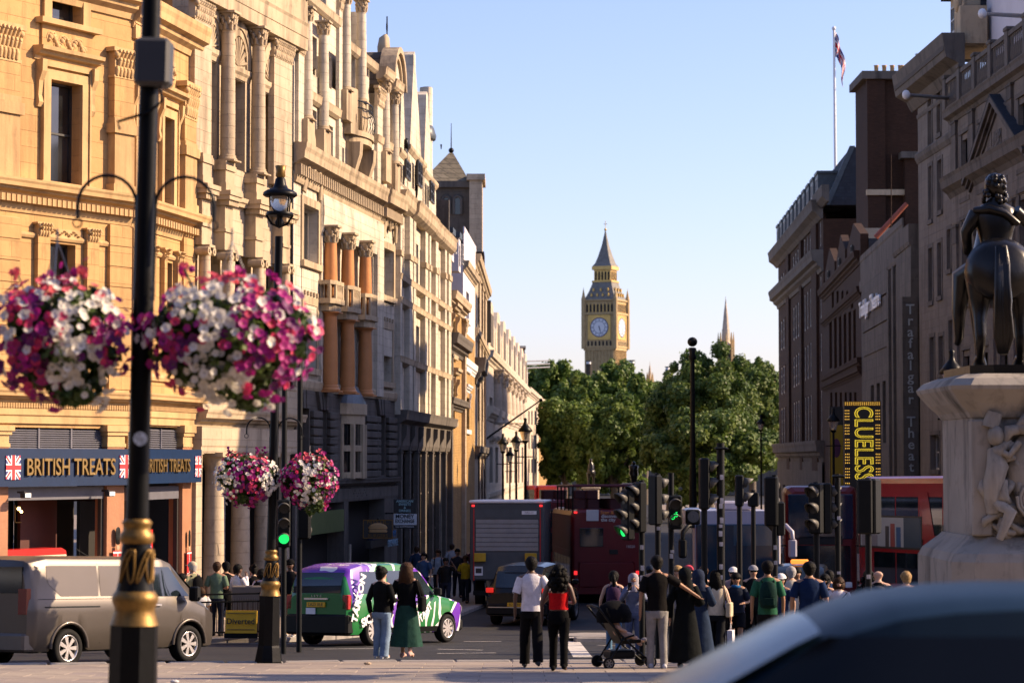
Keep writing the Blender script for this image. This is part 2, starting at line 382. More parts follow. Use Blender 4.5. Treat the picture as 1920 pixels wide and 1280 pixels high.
    def pilaster(s, u0, u1, z0, z1, out, mat, capmat=None, cap=True, ped=0, name='pilaster', caph=None, leafy=True):
        w = u1-u0; m = MB(); caph = caph or w*1.0; zt = z1 - (caph if cap else 0)
        m.box(0, w, -out, 0, ped, zt - z0)
        o = s.put(m, name, M[mat], (u0, 0, z0)); cm = M[capmat or mat]; out *= s.os; w_o = w; wo = w*s.os
        if cap:
            c = MB(); c.box(-w*.04, w*1.04, -out*1.08, 0, zt-z0, zt-z0+caph*.08); c.box(0, w, -out*1.04, 0, zt-z0+caph*.08, zt-z0+caph*.86); c.box(-w*.14, w*1.14, -out-wo*.14, 0, zt-z0+caph*.86, zt-z0+caph)
            if leafy:
                nl = max(4, int(w/.16)); q = min(w/nl*.42, .09)
                for lay in range(3):
                    for j in range(nl):
                        x = w*(j+.5+.5*(lay % 2))/(nl+.5); zz = zt-z0+caph*(.08+.27*lay); e = .03+.02*lay
                        c.tube([(x, -out, zz), (x, -out-e, zz+caph*.17), (x, -out-e*2.2, zz+caph*.27), (x, -out-e*2.3, zz+caph*.2)], [q, q*1.05, q*.7, q*.3], 5)
                for x in (0.02*w, .98*w): c.ball((x, -out-.04, zt-z0+caph*.76), min(.1, w*.15), 8, 6)
            c.build('capital', cm, o)
        if ped:
            p = MB(); p.box(-w*.08, w*1.08, -out*1.25, 0, 0, ped*.12); p.box(0, w, -out*1.1, 0, ped*.12, ped*.8); p.box(-w*.1, w*1.1, -out*1.4, 0, ped*.8, ped*.93); p.box(-w*.03, w*1.03, -out*1.15, 0, ped*.93, ped)
            p.build('pedestal', cm, o)
        return o
    def hood(s, u0, u1, z, mat, out=.35, h=.28, name='window_hood', con=True, conh=.9):
        m = MB(); pr = [(.06, 0), (.1, h*.3), (out*.6, h*.4), (out*.75, h*.6), (out, h*.7), (out*1.04, h)]
        pts = [(0, 0)] + pr + [(0, h*1.05)]
        m.loft([[(u0, -o, z+k) for o, k in pts], [(u1, -o, z+k) for o, k in pts]], True, True, False)
        o = s.put(m, name, M[mat])
        if con:
            for x in (u0+.12, u1-.30):
                k_ = s.os; c = MB(); c.prism([(a_*k_, b_) for a_, b_ in [(0, 0), (-out*.7, 0), (-out*.66, -conh*.25), (-out*.34, -conh*.45), (-out*.26, -conh*.75), (-out*.36, -conh*.9), (-out*.2, -conh), (0, -conh)]], x, x+.18, 'x')
                s2 = c.build('console', M[mat], o, (0, 0, z-.005))
        return o
    def relief(s, u0, u1, z0, z1, out, mat, name='carved_panel', n=26, seed=1):
        rg = random.Random(seed); m = MB(); m.box(u0, u1, -out*.3, 0, z0, z1)
        w, h = u1-u0, z1-z0
        for i in range(n):
            t = i/n; x = u0 + w*(.06 + .88*t); z = (z0+z1)/2 + math.sin(t*18.8)*h*.22; r = h*rg.uniform(.08, .16)
            m.tube([(x + r*1.6*math.cos(a), -out*.3-.02, z + r*1.6*math.sin(a)) for a in [k*.9 + rg.random() for k in range(5)]], [r*.5, r*.42, r*.35, r*.3, r*.2], 5)
            m.ball((x, -out*.35, z), (r, out*.5, r), 7, 5)
        return s.put(m, name, M[mat])
CORN = lambda o, h: [(o*.12, 0), (o*.2, h*.18), (o*.5, h*.3), (o*.55, h*.42), (o*.88, h*.5), (o*.92, h*.72), (o, h*.86), (o*1.02, h)]
def text_mesh(txt, mat, size=1.0, extrude=.02, outline=False, bevel=0.0, spacing=1.0, align='CENTER'):
    cu = bpy.data.curves.new('lettering', 'FONT'); cu.body = txt; cu.size = size; cu.extrude = 0 if outline else extrude
    cu.align_x = align; cu.align_y = 'CENTER'; cu.space_character = spacing; cu.resolution_u = 3
    if outline: cu.fill_mode = 'NONE'; cu.bevel_depth = bevel; cu.bevel_resolution = 0
    elif bevel: cu.offset = bevel
    ob = bpy.data.objects.new('tmp', cu); C.objects.link(ob); dg = bpy.context.evaluated_depsgraph_get(); dg.update()
    me = bpy.data.meshes.new_from_object(ob.evaluated_get(dg)); bpy.data.objects.remove(ob); bpy.data.curves.remove(cu)
    me.name = 'lettering'; me.materials.clear(); me.materials.append(mat); return me
def lettering(txt, mat, parent, loc, size, extrude=.02, rot=(R(90), 0, 0), width=None, **k):
    me = text_mesh(txt, mat, size, extrude, **k); o = inst('lettering', me, parent, loc, rot)
    if width:
        xs = [v.co.x for v in me.vertices]; w = max(xs)-min(xs); o.scale = (width/w, 1, 1)
    return o
# ================================================================ ground, roads, pavements
def kind(o, k='structure'): o['kind'] = k; return o
def sheet(name, poly, dz, mat, ystep=3.0, xclip=None):
    """polygon given as left/right edges per y: list of (y, xl, xr)"""
    m = MB(); rows = []
    for i in range(len(poly)-1):
        y0, a0, b0 = poly[i]; y1, a1, b1 = poly[i+1]; n = max(1, int((y1-y0)/ystep))
        for k in range(n):
            t = k/n; rows.append((y0+(y1-y0)*t, a0+(a1-a0)*t, b0+(b1-b0)*t))
    rows.append(poly[-1])
    for i in range(len(rows)-1):
        (y0, a0, b0), (y1, a1, b1) = rows[i], rows[i+1]
        m.quad((a0, y0, G(y0)+dz), (b0, y0, G(y0)+dz), (b1, y1, G(y1)+dz), (a1, y1, G(y1)+dz))
    return kind(m.build(name, mat))
gp = [(-60, -500, 500), (0, -500, 500), (70, -500, 500), (300, -600, 600), (1000, -2500, 2500), (9000, -9000, 9000)]
sheet('ground', gp, -.30, M['asphalt'], 40)
sheet('road', [(20, -60, 60), (70, -60, 60), (300, -60, 60), (640, -60, 60)], -.11, M['asphalt'], 10)
# near pavement of separate slabs
def near_edge(x): return 43.4 + (x + 2) * .22 if x < -2 else 43.4 + min((x+2)*.05, 1)
pav = sheet('pavement', [(12, -30, 30), (34.2, -30, 30), (40.6, -30, 30)], -.052, M['pave'], 4)
slabs = [MB().bevbox(0, .985, 0, .725, -.06, 0, .006).mesh('paving_slab', M['pave']) for _ in range(1)]
mats_sl = [stone('paving_stone_%d' % i, (.30*a, .25*a, .205*b), (.11,.095,.08), None, grime=.5, cvar=.15) for i, (a, b) in enumerate(((1,1),(.86,.9),(1.12,1.08),(.95,1.0)))]
slab_me = [MB().bevbox(.006, 1.0, .006, .74, -.07, 0, .006).mesh('paving_slab', mm) for mm in mats_sl]
rg = random.Random(3); ns = 0
y = 34.3; rowi = 0
while y < 44.2:
    off = (rowi % 2) * .5; x = -9.5 + off
    while x < 9.0:
        if y < near_edge(x + .5) - .55 and abs(x) < y*.225 + .6 and ns < 300:
            o = inst('paving_slab', rg.choice(slab_me), pav, (x, y, G(y)+rg.uniform(-.002, .002)), (math.atan(-.045), 0, 0)); ns += 1
        x += 1.0
    y += .745; rowi += 1
# kerb stones along the edge of the near pavement
kb = MB().bevbox(0, .98, 0, .28, -.16, 0.004, .02).mesh('kerb_stone', M['kerb'])
x = -10.0
while x < 7.5:
    y0, y1 = near_edge(x), near_edge(x+1)
    inst('kerb_stone', kb, pav, (x, y0, G(y0)), (0, 0, math.atan2(y1-y0, 1))); x += 1.0
# far pavement on the left, in front of the buildings, with its kerb
ledge = [(56.4, -60, -13.0), (57.0, -60, -9.2), (58.2, -60, -5.6), (60.5, -60, -4.5), (66, -60, -3.3), (76, -60, -1.9), (85, -60, -.9), (110, -60, .2), (150, -60, 1.4), (300, -60, 3.6), (420, -60, 7.5)]
lp = sheet('pavement_left', ledge, .0, M['pave'], 4)
def kerb_line(pts, parent, st=1.2):
    for i in range(len(pts)-1):
        a, b = Vector(pts[i]), Vector(pts[i+1]); L = (b-a).length; n = max(1, int(L/st)); an = math.atan2(b.y-a.y, b.x-a.x)
        for k in range(n):
            p = a + (b-a)*(k/n); q = a + (b-a)*((k+1)/n)
            me = MB().bevbox(0, L/n-.015, -.14, .14, -.2, .006, .02).mesh('kerb_stone', M['kerb'])
            inst('kerb_stone', me, parent, (p.x, p.y, G(p.y)), (0, -math.atan2(G(q.y)-G(p.y), L/n), an))
kerb_line([(-14, 56.2), (-9.2, 57.0), (-5.6, 58.2), (-4.5, 60.5), (-3.3, 66), (-1.9, 76), (-.9, 85), (.2, 110)], lp)
sheet('pavement_right', [(70, 20.5, 60), (80, 15.6, 60), (110, 14.6, 60), (300, 22, 60), (420, 24, 60)], .0, M['pave'], 6)
isl = sheet('traffic_island', [(58.3, 1.7, 2.3), (59.0, 1.3, 2.75), (61.2, 1.3, 2.8), (62, 1.8, 2.3)], .02, M['kerb'], 1)
kerb_line([(1.25, 59.0), (1.25, 61.2)], isl); kerb_line([(1.5, 58.2), (2.6, 58.4)], isl)
mk = []
def mark(x0, y0, x1, y1, w):
    a, b = Vector((x0, y0)), Vector((x1, y1)); d = (b-a).normalized(); n = Vector((-d.y, d.x))*w/2
    P = [a-n, b-n, b+n, a+n]; m = MB(); m.add([(p.x, p.y, G(p.y)-.105) for p in P], [(0,1,2,3)])
    kind(m.build('road_marking', M['line']))
def gpt(px, py):  # road point seen at a pixel
    t = (py-860)/F_PX; Y = 1.76/(t-.045) if t > .0713 else (4.91 - .84)/(t-.012)
    return X(px, Y), Y
for a in ((590, 1214, 720, 1213, .12), (600, 1206, 700, 1204, .1), (820, 1214, 905, 1216, .12), (820, 1222, 930, 1221, .12), (870, 1200, 940, 1200, .12), (380, 1203, 560, 1204, .1), (1120, 1207, 1200, 1209, .12)):
    q0, q1 = gpt(a[0], a[1]), gpt(a[2], a[3]); mark(q0[0], q0[1], q1[0], q1[1], a[4])
q0, q1 = gpt(1092, 1229), gpt(1066, 1192); mark(q0[0], q0[1], q1[0], q1[1], .38)
for k in range(5):
    mark(2.6 + .5*k, 66 + 7*k, 2.9+.5*k, 69 + 7*k, .12)
# ================================================================ LEFT, building 1: golden stone, two wings
F1 = Fac('golden_stone_building', 'golden stone building above the blue-fronted sweet shop at the left edge', 'building', -80, 60.7, 240, 66.4, os=.72)
F1b = Fac('', '', '', 240, 66.4, 362, 71.9, parent=F1, os=.72)
HT = 17.0
def zf(F, px, py, d=0): return F.Z(px, py, d)
# wing A
for F, wins, lows, top in ((F1, [(87, 146, 155, 345)], [(88, 140, 457, 640)], 0), (F1b, [(252, 272, 200, 385), (301, 319, 222, 392)], [(262, 276, 470, 640), (305, 322, 492, 640)], 0)):
    ops = []
    for (a, b, t, bo) in wins + lows:
        c = (a+b)/2; ops.append((F.U(a), F.U(b), zf(F, c, bo), zf(F, c, t)))
    for (a, b, t, bo) in wins:
        c = (a+b)/2; zt = zf(F, c, 45 if F is F1 else 120); ops.append((F.U(a), F.U(b), zt, zt + 3.4))
    zs0 = zf(F, (0 if F is F1 else 300), 800 if F is F1 else 800)
    F.wall(0, F.W, zs0, HT, ops, M['gold'])
    for i, o in enumerate(ops): F.win(*o[:4], frame='dframe', nv=0, nh=1, fw=.055)
    F.body(HT, 9, M['gold'], z0=zs0-.6)
    F.band('parapet', M['goldtrim'], 0, F.W, HT, CORN(.7, .9))
U, Z = F1.U, F1.Z
def dress(F, a, b, t, bo, mat='goldtrim', first=True):
    c = (a+b)/2; u0, u1, z0, z1 = F.U(a), F.U(b), F.Z(c, bo), F.Z(c, t)
    m = MB(); w = .26
    m.box(u0-w, u0-.003, -.13, 0, z0, z1+w); m.box(u1+.003, u1+w, -.13, 0, z0, z1+w); m.box(u0-.003, u1+.003, -.13, 0, z1+.003, z1+w)
    m.box(u0-w*1.25, u0-w-.002, -.19, 0, z0, z1+w*1.25); m.box(u1+w+.002, u1+w*1.25, -.19, 0, z0, z1+w*1.25)
    F.put(m, 'architrave', M[mat])
    F.box('window_sill', M[mat], u0-.45, u1+.45, z0-.16, z0-.004, 0, .3)
    h = F.hood(u0-.62, u1+.62, z1+w*1.25+.15, mat, .48, .34, conh=1.25)
    F.box('frieze', M[mat], u0-.45, u1+.45, z1+w*1.25+.003, z1+w*1.25+.148, 0, .16)
    return u0, u1, z0, z1
u0, u1, z0, z1 = dress(F1, 87, 146, 155, 345)
zp0, zp1 = F1.Z(115, 104), F1.Z(115, 62); F1.box('apron_panel', M['gold'], u0-.35, u1+.4, zp0-.25, zp1+.2, 0, .1); F1.relief(u0-.2, u1+.25, zp0+.02, zp1, .25, 'goldtrim', seed=4)
F1.box('window_sill', M['goldtrim'], u0-.55, u1+.6, F1.Z(115, 54), F1.Z(115, 44), 0, .36)
ut0, ut1, zt0 = u0, u1, F1.Z(115, 45)
m = MB(); m.box(u0-.3, u0-.003, -.14, 0, zt0, zt0+3.7); m.box(u1+.003, u1+.3, -.14, 0, zt0, zt0+3.7); F1.put(m, 'architrave', M['goldtrim'])
for a, b, t, bo in ((252, 272, 200, 385), (301, 319, 222, 392)):
    a0, a1, b0, b1 = dress(F1b, a, b, t, bo)
    F1b.relief(a0-.2, a1+.2, b1+1.2, b1+1.7, .25, 'goldtrim', n=14, seed=a)
# big pilasters on pedestals, upper floors
for F, a, b in ((F1, -30, 20), (F1, 199, 236), (F1b, 330, 352)):
    zz = F.Z((a+b)/2, 345 if F is F1 and a < 0 else (358 if F is F1 else 392)) - .1; ph = 2.05 if F is not F1 or a > 0 else 2.4
    F.pilaster(F.U(a), F.U(b), zz, HT-.9, .32, 'gold', 'goldtrim', ped=ph, leafy=True)
# banded strip beside window in wing B
zq = F1b.Z(250, 75)
for k in range(9):
    F1b.box('quoin_stone', M['goldtrim'], F1b.U(243), F1b.U(256), zq + k*.42, zq + k*.42 + .38, 0, .16)
# main cornice with modillions
for F, pa, ya, pb, yb, n in ((F1, 0, 348, 240, 383, 34), (F1b, 240, 383, 362, 418, 26)):
    zc = F.Z((pa+pb)/2, (ya+yb)/2 + 14)
    F.band('cornice', M['goldtrim'], 0, F.W + (.35 if F is F1b else 0), zc, CORN(.62, .42))
    F.row('modillion', 'goldtrim', 0, F.W, n, .14, zc-.19, zc-.004, 0, .40)
    F.band('cornice_bed', M['goldtrim'], 0, F.W, zc-.42, [(.06, 0), (.1, .1), (.14, .225)])
    F.band('string_course', M['goldtrim'], 0, F.W, zc-1.05, [(.08, 0), (.12, .06), (.12, .1), (.05, .14)])
    z5 = F.Z((pa+pb)/2, 757 if F is F1 else 762)
    F.band('lower_cornice', M['goldtrim'], 0, F.W+(.3 if F is F1b else 0), z5, CORN(.55, .34))
    F.row('dentil', 'goldtrim', 0, F.W, n*2, .07, z5-.13, z5-.003, 0, .2)
    F.band('fascia', M['goldtrim'], 0, F.W, z5-.55, [(.05, 0), (.1, .02), (.1, .2), (.16, .24), (.16, .41)])
    F.band('string_course', M['goldtrim'], 0, F.W, F.Z((pa+pb)/2, 715), [(.1, 0), (.14, .1), (.06, .2)])
# lower floor pilasters, frieze panels, banded piers
z6, z7 = F1.Z(115, 640), F1.Z(115, 425)
for a, b in ((62, 85), (155, 177)): F1.pilaster(F1.U(a), F1.U(b), z6, F1.Z(115, 423), .2, 'gold', 'goldtrim', caph=.36)
F1.relief(F1.U(90), F1.U(150), F1.Z(115, 446), F1.Z(115, 430), .22, 'goldtrim', n=12, seed=9)
for a, b in ((258, 263), (277, 283), (299, 304), (324, 331)): F1b.pilaster(F1b.U(a), F1b.U(b), F1b.Z(290, 640), F1b.Z(290, 462), .2, 'gold', 'goldtrim', caph=.36)
for F, a, b in ((F1, -60, 32), (F1, 199, 240), (F1b, 241, 250), (F1b, 337, 362)):
    zz = F.Z((a+b)/2, 730); k = 0
    while zz + .56*k < F.Z((a+b)/2, 432):
        F.box('stone_course', M['gold'], max(F.U(a), 0), min(F.U(b), F.W), zz+.56*k, zz+.56*k+.53, 0, .16); k += 1
    F.box('pier_core', M['goldtrim'], max(F.U(a), 0)+.03, min(F.U(b), F.W)-.03, zz-.3, zz+.56*k, 0, .12)
# shop front: louvres, fascia, piers, glazing
SG = []
for F, bays, piers in ((F1, [(-80, -8), (14, 196)], [(-6, 12), (197, 229)]), (F1b, [(240, 336)], [(337, 354)])):
    for (a, b) in piers:
        c = (a+b)/2; u0, u1 = F.U(a), min(F.U(b), F.W); zc = F.Z(c, 838); zt = F.Z(c, 797)
        F.box('granite_pier', M['pier'], u0, u1, 0, zc, -.3, .16)
        cb = MB(); cb.box(u0-.03, u1+.03, -.2, .3, zc+.004, zc+.10); cb.box(u0, u1, -.17, .3, zc+.10, zc+.32); cb.box(u0-.06, u1+.06, -.24, .3, zc+.32, zc+.42); cb.box(u0-.12, u1+.12, -.3, .3, zc+.42, zt-.003)
        F.put(cb, 'pier_capital', M['goldtrim'])
    for (a, b) in bays:
        c = (a+b)/2; u0, u1 = F.U(a), F.U(b); u0 = max(u0, 0)
        zl0, zl1 = F.Z(c, 840), F.Z(c, 803)
        F.box('louvre_back', M['dark'], u0, u1, zl0, zl1+.15, -.28, -.22)
        nl = 9
        lm = MB().prism([(0, 0), (-.07, -.01), (-.07, .0), (0, .045)], 0, u1-u0, 'x').mesh('louvre_slat', M['louvre'])
        for k in range(nl): F.puti('louvre_slat', lm, (u0, .12, zl0 + (zl1-zl0)*k/nl))
        for k in range(1, 3): F.box('louvre_post', M['louvre'], u0+(u1-u0)*k/3-.03, u0+(u1-u0)*k/3+.03, zl0, zl1, -.2, -.03)
        # shutter box, glazing and interior
        zs = F.Z(c, 912); zs2 = F.Z(c, 936)
        F.box('shutter_box', M['louvre'], u0, u1, zs2, zs, -.25, .02)
        gl = MB().box(u0, u1, 3.2, 3.3, 0, zs2).box(u0, u1, .3, 3.2, zs2-.02, zs2+.1)
        F.put(gl, 'shop_interior', M['dark'])
        F.box('shop_wall', M['redw'], u0+(u1-u0)*.58, u1-.15, 0, zs2-.05, -1.6, -1.5)
        fr = MB()
        for q in (0, 1): x = u0 + q*(u1-u0-.09); fr.box(x, x+.09, .0, .12, 0, zs2)
        fr.box(u0+.09, u1-.09, .0, .12, 0, .12); F.put(fr, 'shop_frame', M['dframe'])
        gd = MB(); w = u1-u0
        for (a0, a1, b0, b1) in ((.10, .50, zs2-1.35, zs2-1.32), (.10, .103, zs2-2.2, zs2-1.35)): gd.box(u0+w*a0, u0+w*a1, .95, .99, b0, b1)
        F.put(gd, 'gold_trim_strip', M['goldp'])
        for k in range(2 if F is F1 else 1):
            x = u0+w*(.16+.26*k); l = MB(); l.box(x-.04, x+.22, 1.1, 1.14, zs2-.62, zs2-.60); l.box(x-.04, x-.02, 1.1, 1.14, zs2-.62, zs2-.15)
            fx = F.put(l, 'wall_light_bracket', M['goldp'])
            b = MB(); b.ball((x+.1, 1.1, zs2-.25), .05, 8, 6); b.ball((x+.2, 1.1, zs2-.33), .04, 8, 6)
            b.build('bulb', plain('warm_lit_bulb', (1,.7,.3), emit=(1,.6,.2), es=6, noise=0), fx)
    if F is F1: U0, U1 = 0, F.W
zb0, zb1 = F1.Z(120, 910), F1.Z(120, 841)
fasc = empty('shop_fascia', (F1.p0.x, F1.p0.y, F1.g), F1.rz, 'blue fascia board with gold letters reading BRITISH TREATS and union flags', 'shop sign')
MB().box(0, F1.W, -.42, -.20, zb0, zb1).build('board', M['blue'], fasc)
bo = MB().box(0, F1b.U(354), -.42, -.20, F1b.Z(300, 905), F1b.Z(300, 842)).build('board', M['blue'], fasc)
def F1b_to(o):  # place an object given in wing B coordinates under a root in wing A coordinates
    return F1b.place(o)
F1b_to(bo)
gm = plain('gold_letters', (.24,.16,.06), .45, metal=.6, noise=.2)
lettering('BRITISH TREATS', gm, fasc, ((F1.U(25)+F1.U(193))/2, -.46, (zb0+zb1)/2-.01), .62, .035, width=F1.U(192)-F1.U(26), bevel=.006)
o = lettering('BRITISH TREATS', gm, fasc, ((F1b.U(243)+F1b.U(328))/2, -.46, (F1b.Z(300, 905)+F1b.Z(300, 842))/2), .52, .035, width=F1b.U(328)-F1b.U(243), bevel=.006); F1b_to(o)
def union_flag(w, h, y=0.0):
    m = MB(); e = .003
    m.box(-w/2, w/2, y, y+.012, -h/2, h/2, 0)
    def diag(wd, mi, d, off=0):
        for sx in (1, -1):
            a = Vector((-w/2*sx, -h/2)); b = Vector((w/2*sx, h/2)); dr = (b-a).normalized(); n = Vector((-dr.y, dr.x))*wd/2; o = Vector((-dr.y, dr.x))*off
            P = [a-n+o+dr*wd*.5, b-n+o-dr*wd*.5, b+n+o-dr*wd*.5, a+n+o+dr*wd*.5]; m.add([(p.x, y-d, p.y) for p in P], [(0,1,2,3)], False, mi)
    diag(h*.2, 1, e); diag(h*.07, 2, 2*e, h*.02)
    m.box(-w/2, w/2, y-3*e, y, -h*.16, h*.16, 1); m.box(-w*.16, w*.16, y-3.4*e, y, -h/2, h/2, 1)
    m.box(-w/2, w/2, y-4.4*e, y, -h*.095, h*.095, 2); m.box(-w*.1, w*.1, y-4.8*e, y, -h/2, h/2, 2)
    return m
FLM = [plain('flag_blue', (.02,.03,.17), .6, noise=0), plain('flag_white', (.75,.74,.75), .6, noise=0), plain('flag_red', (.55,.02,.03), .6, noise=0)]
for F, px, py in ((F1, 3, 876), (F1, 215, 874), (F1b, 346, 874)):
    w = .55; fl = union_flag(w, .62).build('union_flag', FLM, fasc, (F.U(px), -.44, F.Z(px, py)))
    if F is F1b: F1b_to(fl)
for px in (22, 180):
    l = empty('flood_light', (0,0,0), 0, 'small white floodlight under the blue fascia, %s' % ('left end of the shop window' if px < 100 else 'beside the brown granite pier'), 'floodlight', 'floodlights under the fascia')
    p = F1.p0 + F1.t*F1.U(px) + F1.n*.5; l.location = (p.x, p.y, F1.g + zb0 - .25); l.rotation_euler[2] = F1.rz
    MB().bevbox(-.13, .13, -.1, .06, -.05, .1, .02).build('housing', M['dframe'], l); MB().box(-.11, .11, -.112, -.102, -.03, .08).build('lamp_glass', M['white'], l); MB().box(-.02, .02, 0, .25, .08, .13).build('bracket', M['dframe'], l)
# guard cut-out posters, red toy bus counter and red box display
for F, px, pt, pb, lab in ((F1, 213, 985, 1095, 'flat guardsman cut-out in red tunic and black bearskin on the granite pier'), (F1b, 345, 995, 1085, 'flat red and white guardsman poster on the pier beside the portico')):
    g = empty('guard_cutout', (0,0,0), 0, lab, 'cut-out'); p = F.p0 + F.t*F.U(px) + F.n*.19; hh = F.Z(px, pt)-F.Z(px, pb); g.location = (p.x, p.y, F.g+F.Z(px, pb)); g.rotation_euler[2] = F.rz
    w = .19
    MB().box(-w, w, -.015, 0, 0, hh*.58).build('tunic', plain('guard_red', (.5,.02,.02), .5), g)
    MB().lathe([(0.01, 0), (.085, .02), (.1, .2), (.1, .34), (.08, .44), (.02, .48)], 12, (0, 0, 0), ell=.12).build('bearskin', M['matt'], g, (0, -.02, hh*.68))
    MB().lathe([(.02, 0), (.07, .06), (.06, .14)], 10, ell=.15).build('face', plain('guard_face', (.5,.3,.18), .6), g, (0, -.02, hh*.58))
    mm = MB(); mm.box(-.012, .012, -.019, -.015, .02, hh*.56); mm.box(-w, w, -.019, -.015, hh*.53, hh*.56); mm.box(-w, w, -.020, -.016, hh*.1, hh*.13); mm.build('braid', M['white'], g)
tb = empty('toy_bus_counter', (0,0,0), 0, 'red and cream bus-shaped counter behind the shop window above the van', 'counter'); p = F1.p0 + F1.t*F1.U(-10) - F1.n*.5
tb.location = (p.x, p.y, F1.g); tb.rotation_euler[2] = F1.rz; L = F1.U(155)-F1.U(-10); zt = F1.Z(80, 1030)
MB().prism([(0, zt-.55), (L, zt-.55), (L, zt-.2), (L-.02, zt-.18), (0, zt-.18)], 0, .6).build('cream_panel', plain('cream_paint', (.7,.6,.42), .4), tb)
MB().prism([(0, zt-.18), (L, zt-.18), (L-.02, zt-.08), (L-.2, zt), (0, zt)], 0, .6).build('red_roof', M['red'], tb)
MB().box(0, L-.05, .05, .55, 0, zt-.55).build('counter_base', M['red'], tb)
rb = empty('red_display_box', (0,0,0), 0, 'red box display cabinet with oval windows of sweets in the second shop window', 'cabinet'); p = F1b.p0 + F1b.t*F1b.U(278) - F1b.n*.35
rb.location = (p.x, p.y, F1.g); rb.rotation_euler[2] = F1b.rz; w = F1b.U(311)-F1b.U(278); zt = F1b.Z(300, 1005); zz = F1b.Z(300, 1090)
MB().box(0, w, 0, .5, zz-1.2, zt).build('cabinet_body', M['red'], rb)
for k, zc in enumerate((F1b.Z(300, 1033), F1b.Z(300, 1064))):
    s_ = MB().bevbox(w*.1, w*.86, -.012, -.002, zc-.2, zc+.2, .004).build('shelf_opening', M['dark'], rb)
    for i in range(5):
        MB().lathe([(.045, 0), (.045, .1), (.02, .13), (.02, .17)], 8).build('jar', plain('jar_%d' % i, ((.6,.5,.4),(.6,.1,.1),(.5,.45,.1),(.6,.6,.6),(.3,.1,.3))[i], .3), s_, (w*(.2+.14*i), -.05, zc-.16))
# ================================================================ LEFT, building 2: columned stone front with portico
F2 = Fac('columned_stone_building', 'pale stone building with giant Corinthian columns over a ground floor portico', 'building', 362, 71.9, 548, 80.8)
U, Z = F2.U, F2.Z
zt = Z(455, 48)                       # underside of entablature
zl = Z(455, 375)                      # ledge under the pedestals
zw = [(384, 402, 115, 295), (430, 455, 150, 318), (493, 512, 178, 338)]
ops = []
for a, b, t, bo in zw: c = (a+b)/2; ops.append((U(a), U(b), Z(c, bo), Z(c, t)))
lw = [(386, 412, 470, 690), (440, 470, 480, 700), (498, 524, 500, 705)]
for a, b, t, bo in lw: c = (a+b)/2; ops.append((U(a), U(b), Z(c, bo), Z(c, t)))
ztop = Z(455, -60)
F2.wall(0, F2.W, Z(455, 845), ztop, ops, M['cream'], rev=.5)
F2.body(ztop, 9, M['cream'], back=.55, z0=Z(455, 845)-.2)
for i, o in enumerate(ops): F2.win(*o[:4], frame='dframe', nv=1, nh=2 if i < 3 else 1, rec=.4, fw=.07)
for a, b, t, bo in zw:      # arched niches with shells over the windows
    c = (a+b)/2; u0, u1 = U(a)-.12, U(b)+.12; zi = Z(c, t)+.05; r = (u1-u0)/2; cx = (u0+u1)/2; H = 1.35
    F2.band('impost', M['trim'], u0-.35, u1+.35, zi-.02, [(.1, 0), (.16, .12), (.3, .2), (.32, .34)])
    m = MB(); N = 14
    for q, (ra, rb_, d0) in enumerate(((r, r+.16, .16), (r+.165, r+.36, .26))):
        ring = []
        for k in range(N+1):
            a_ = math.pi*k/N; ca, sa = math.cos(a_), math.sin(a_)*H
            ring.append([(cx+ra*ca, 0, zi+.36+ra*sa), (cx+ra*ca, -d0, zi+.36+ra*sa), (cx+rb_*ca, -d0, zi+.36+rb_*sa), (cx+rb_*ca, 0, zi+.36+rb_*sa)])
        m.loft(ring, True, True, False)
    F2.put(m, 'arch_moulding', M['trim'])
    m = MB()
    for k in range(9):
        a_ = math.pi*(k+.5)/9; m.tube([(cx, -.02, zi+.4), (cx+r*.92*math.cos(a_), -.09, zi+.4+r*.92*H*math.sin(a_))], [.02, r*.15], 6, flat=.6)
    F2.put(m, 'shell_carving', M['trim'])
    m = MB(); m.box(u0-.02, U(a)-.003, -.1, 0, Z(c, bo), zi-.03); m.box(U(b)+.003, u1+.02, -.1, 0, Z(c, bo), zi-.03); F2.put(m, 'architrave', M['trim'])
cols = [(362, 394, 'p'), (405, 437, 'c'), (463, 494, 'c'), (512, 546, 'p')]
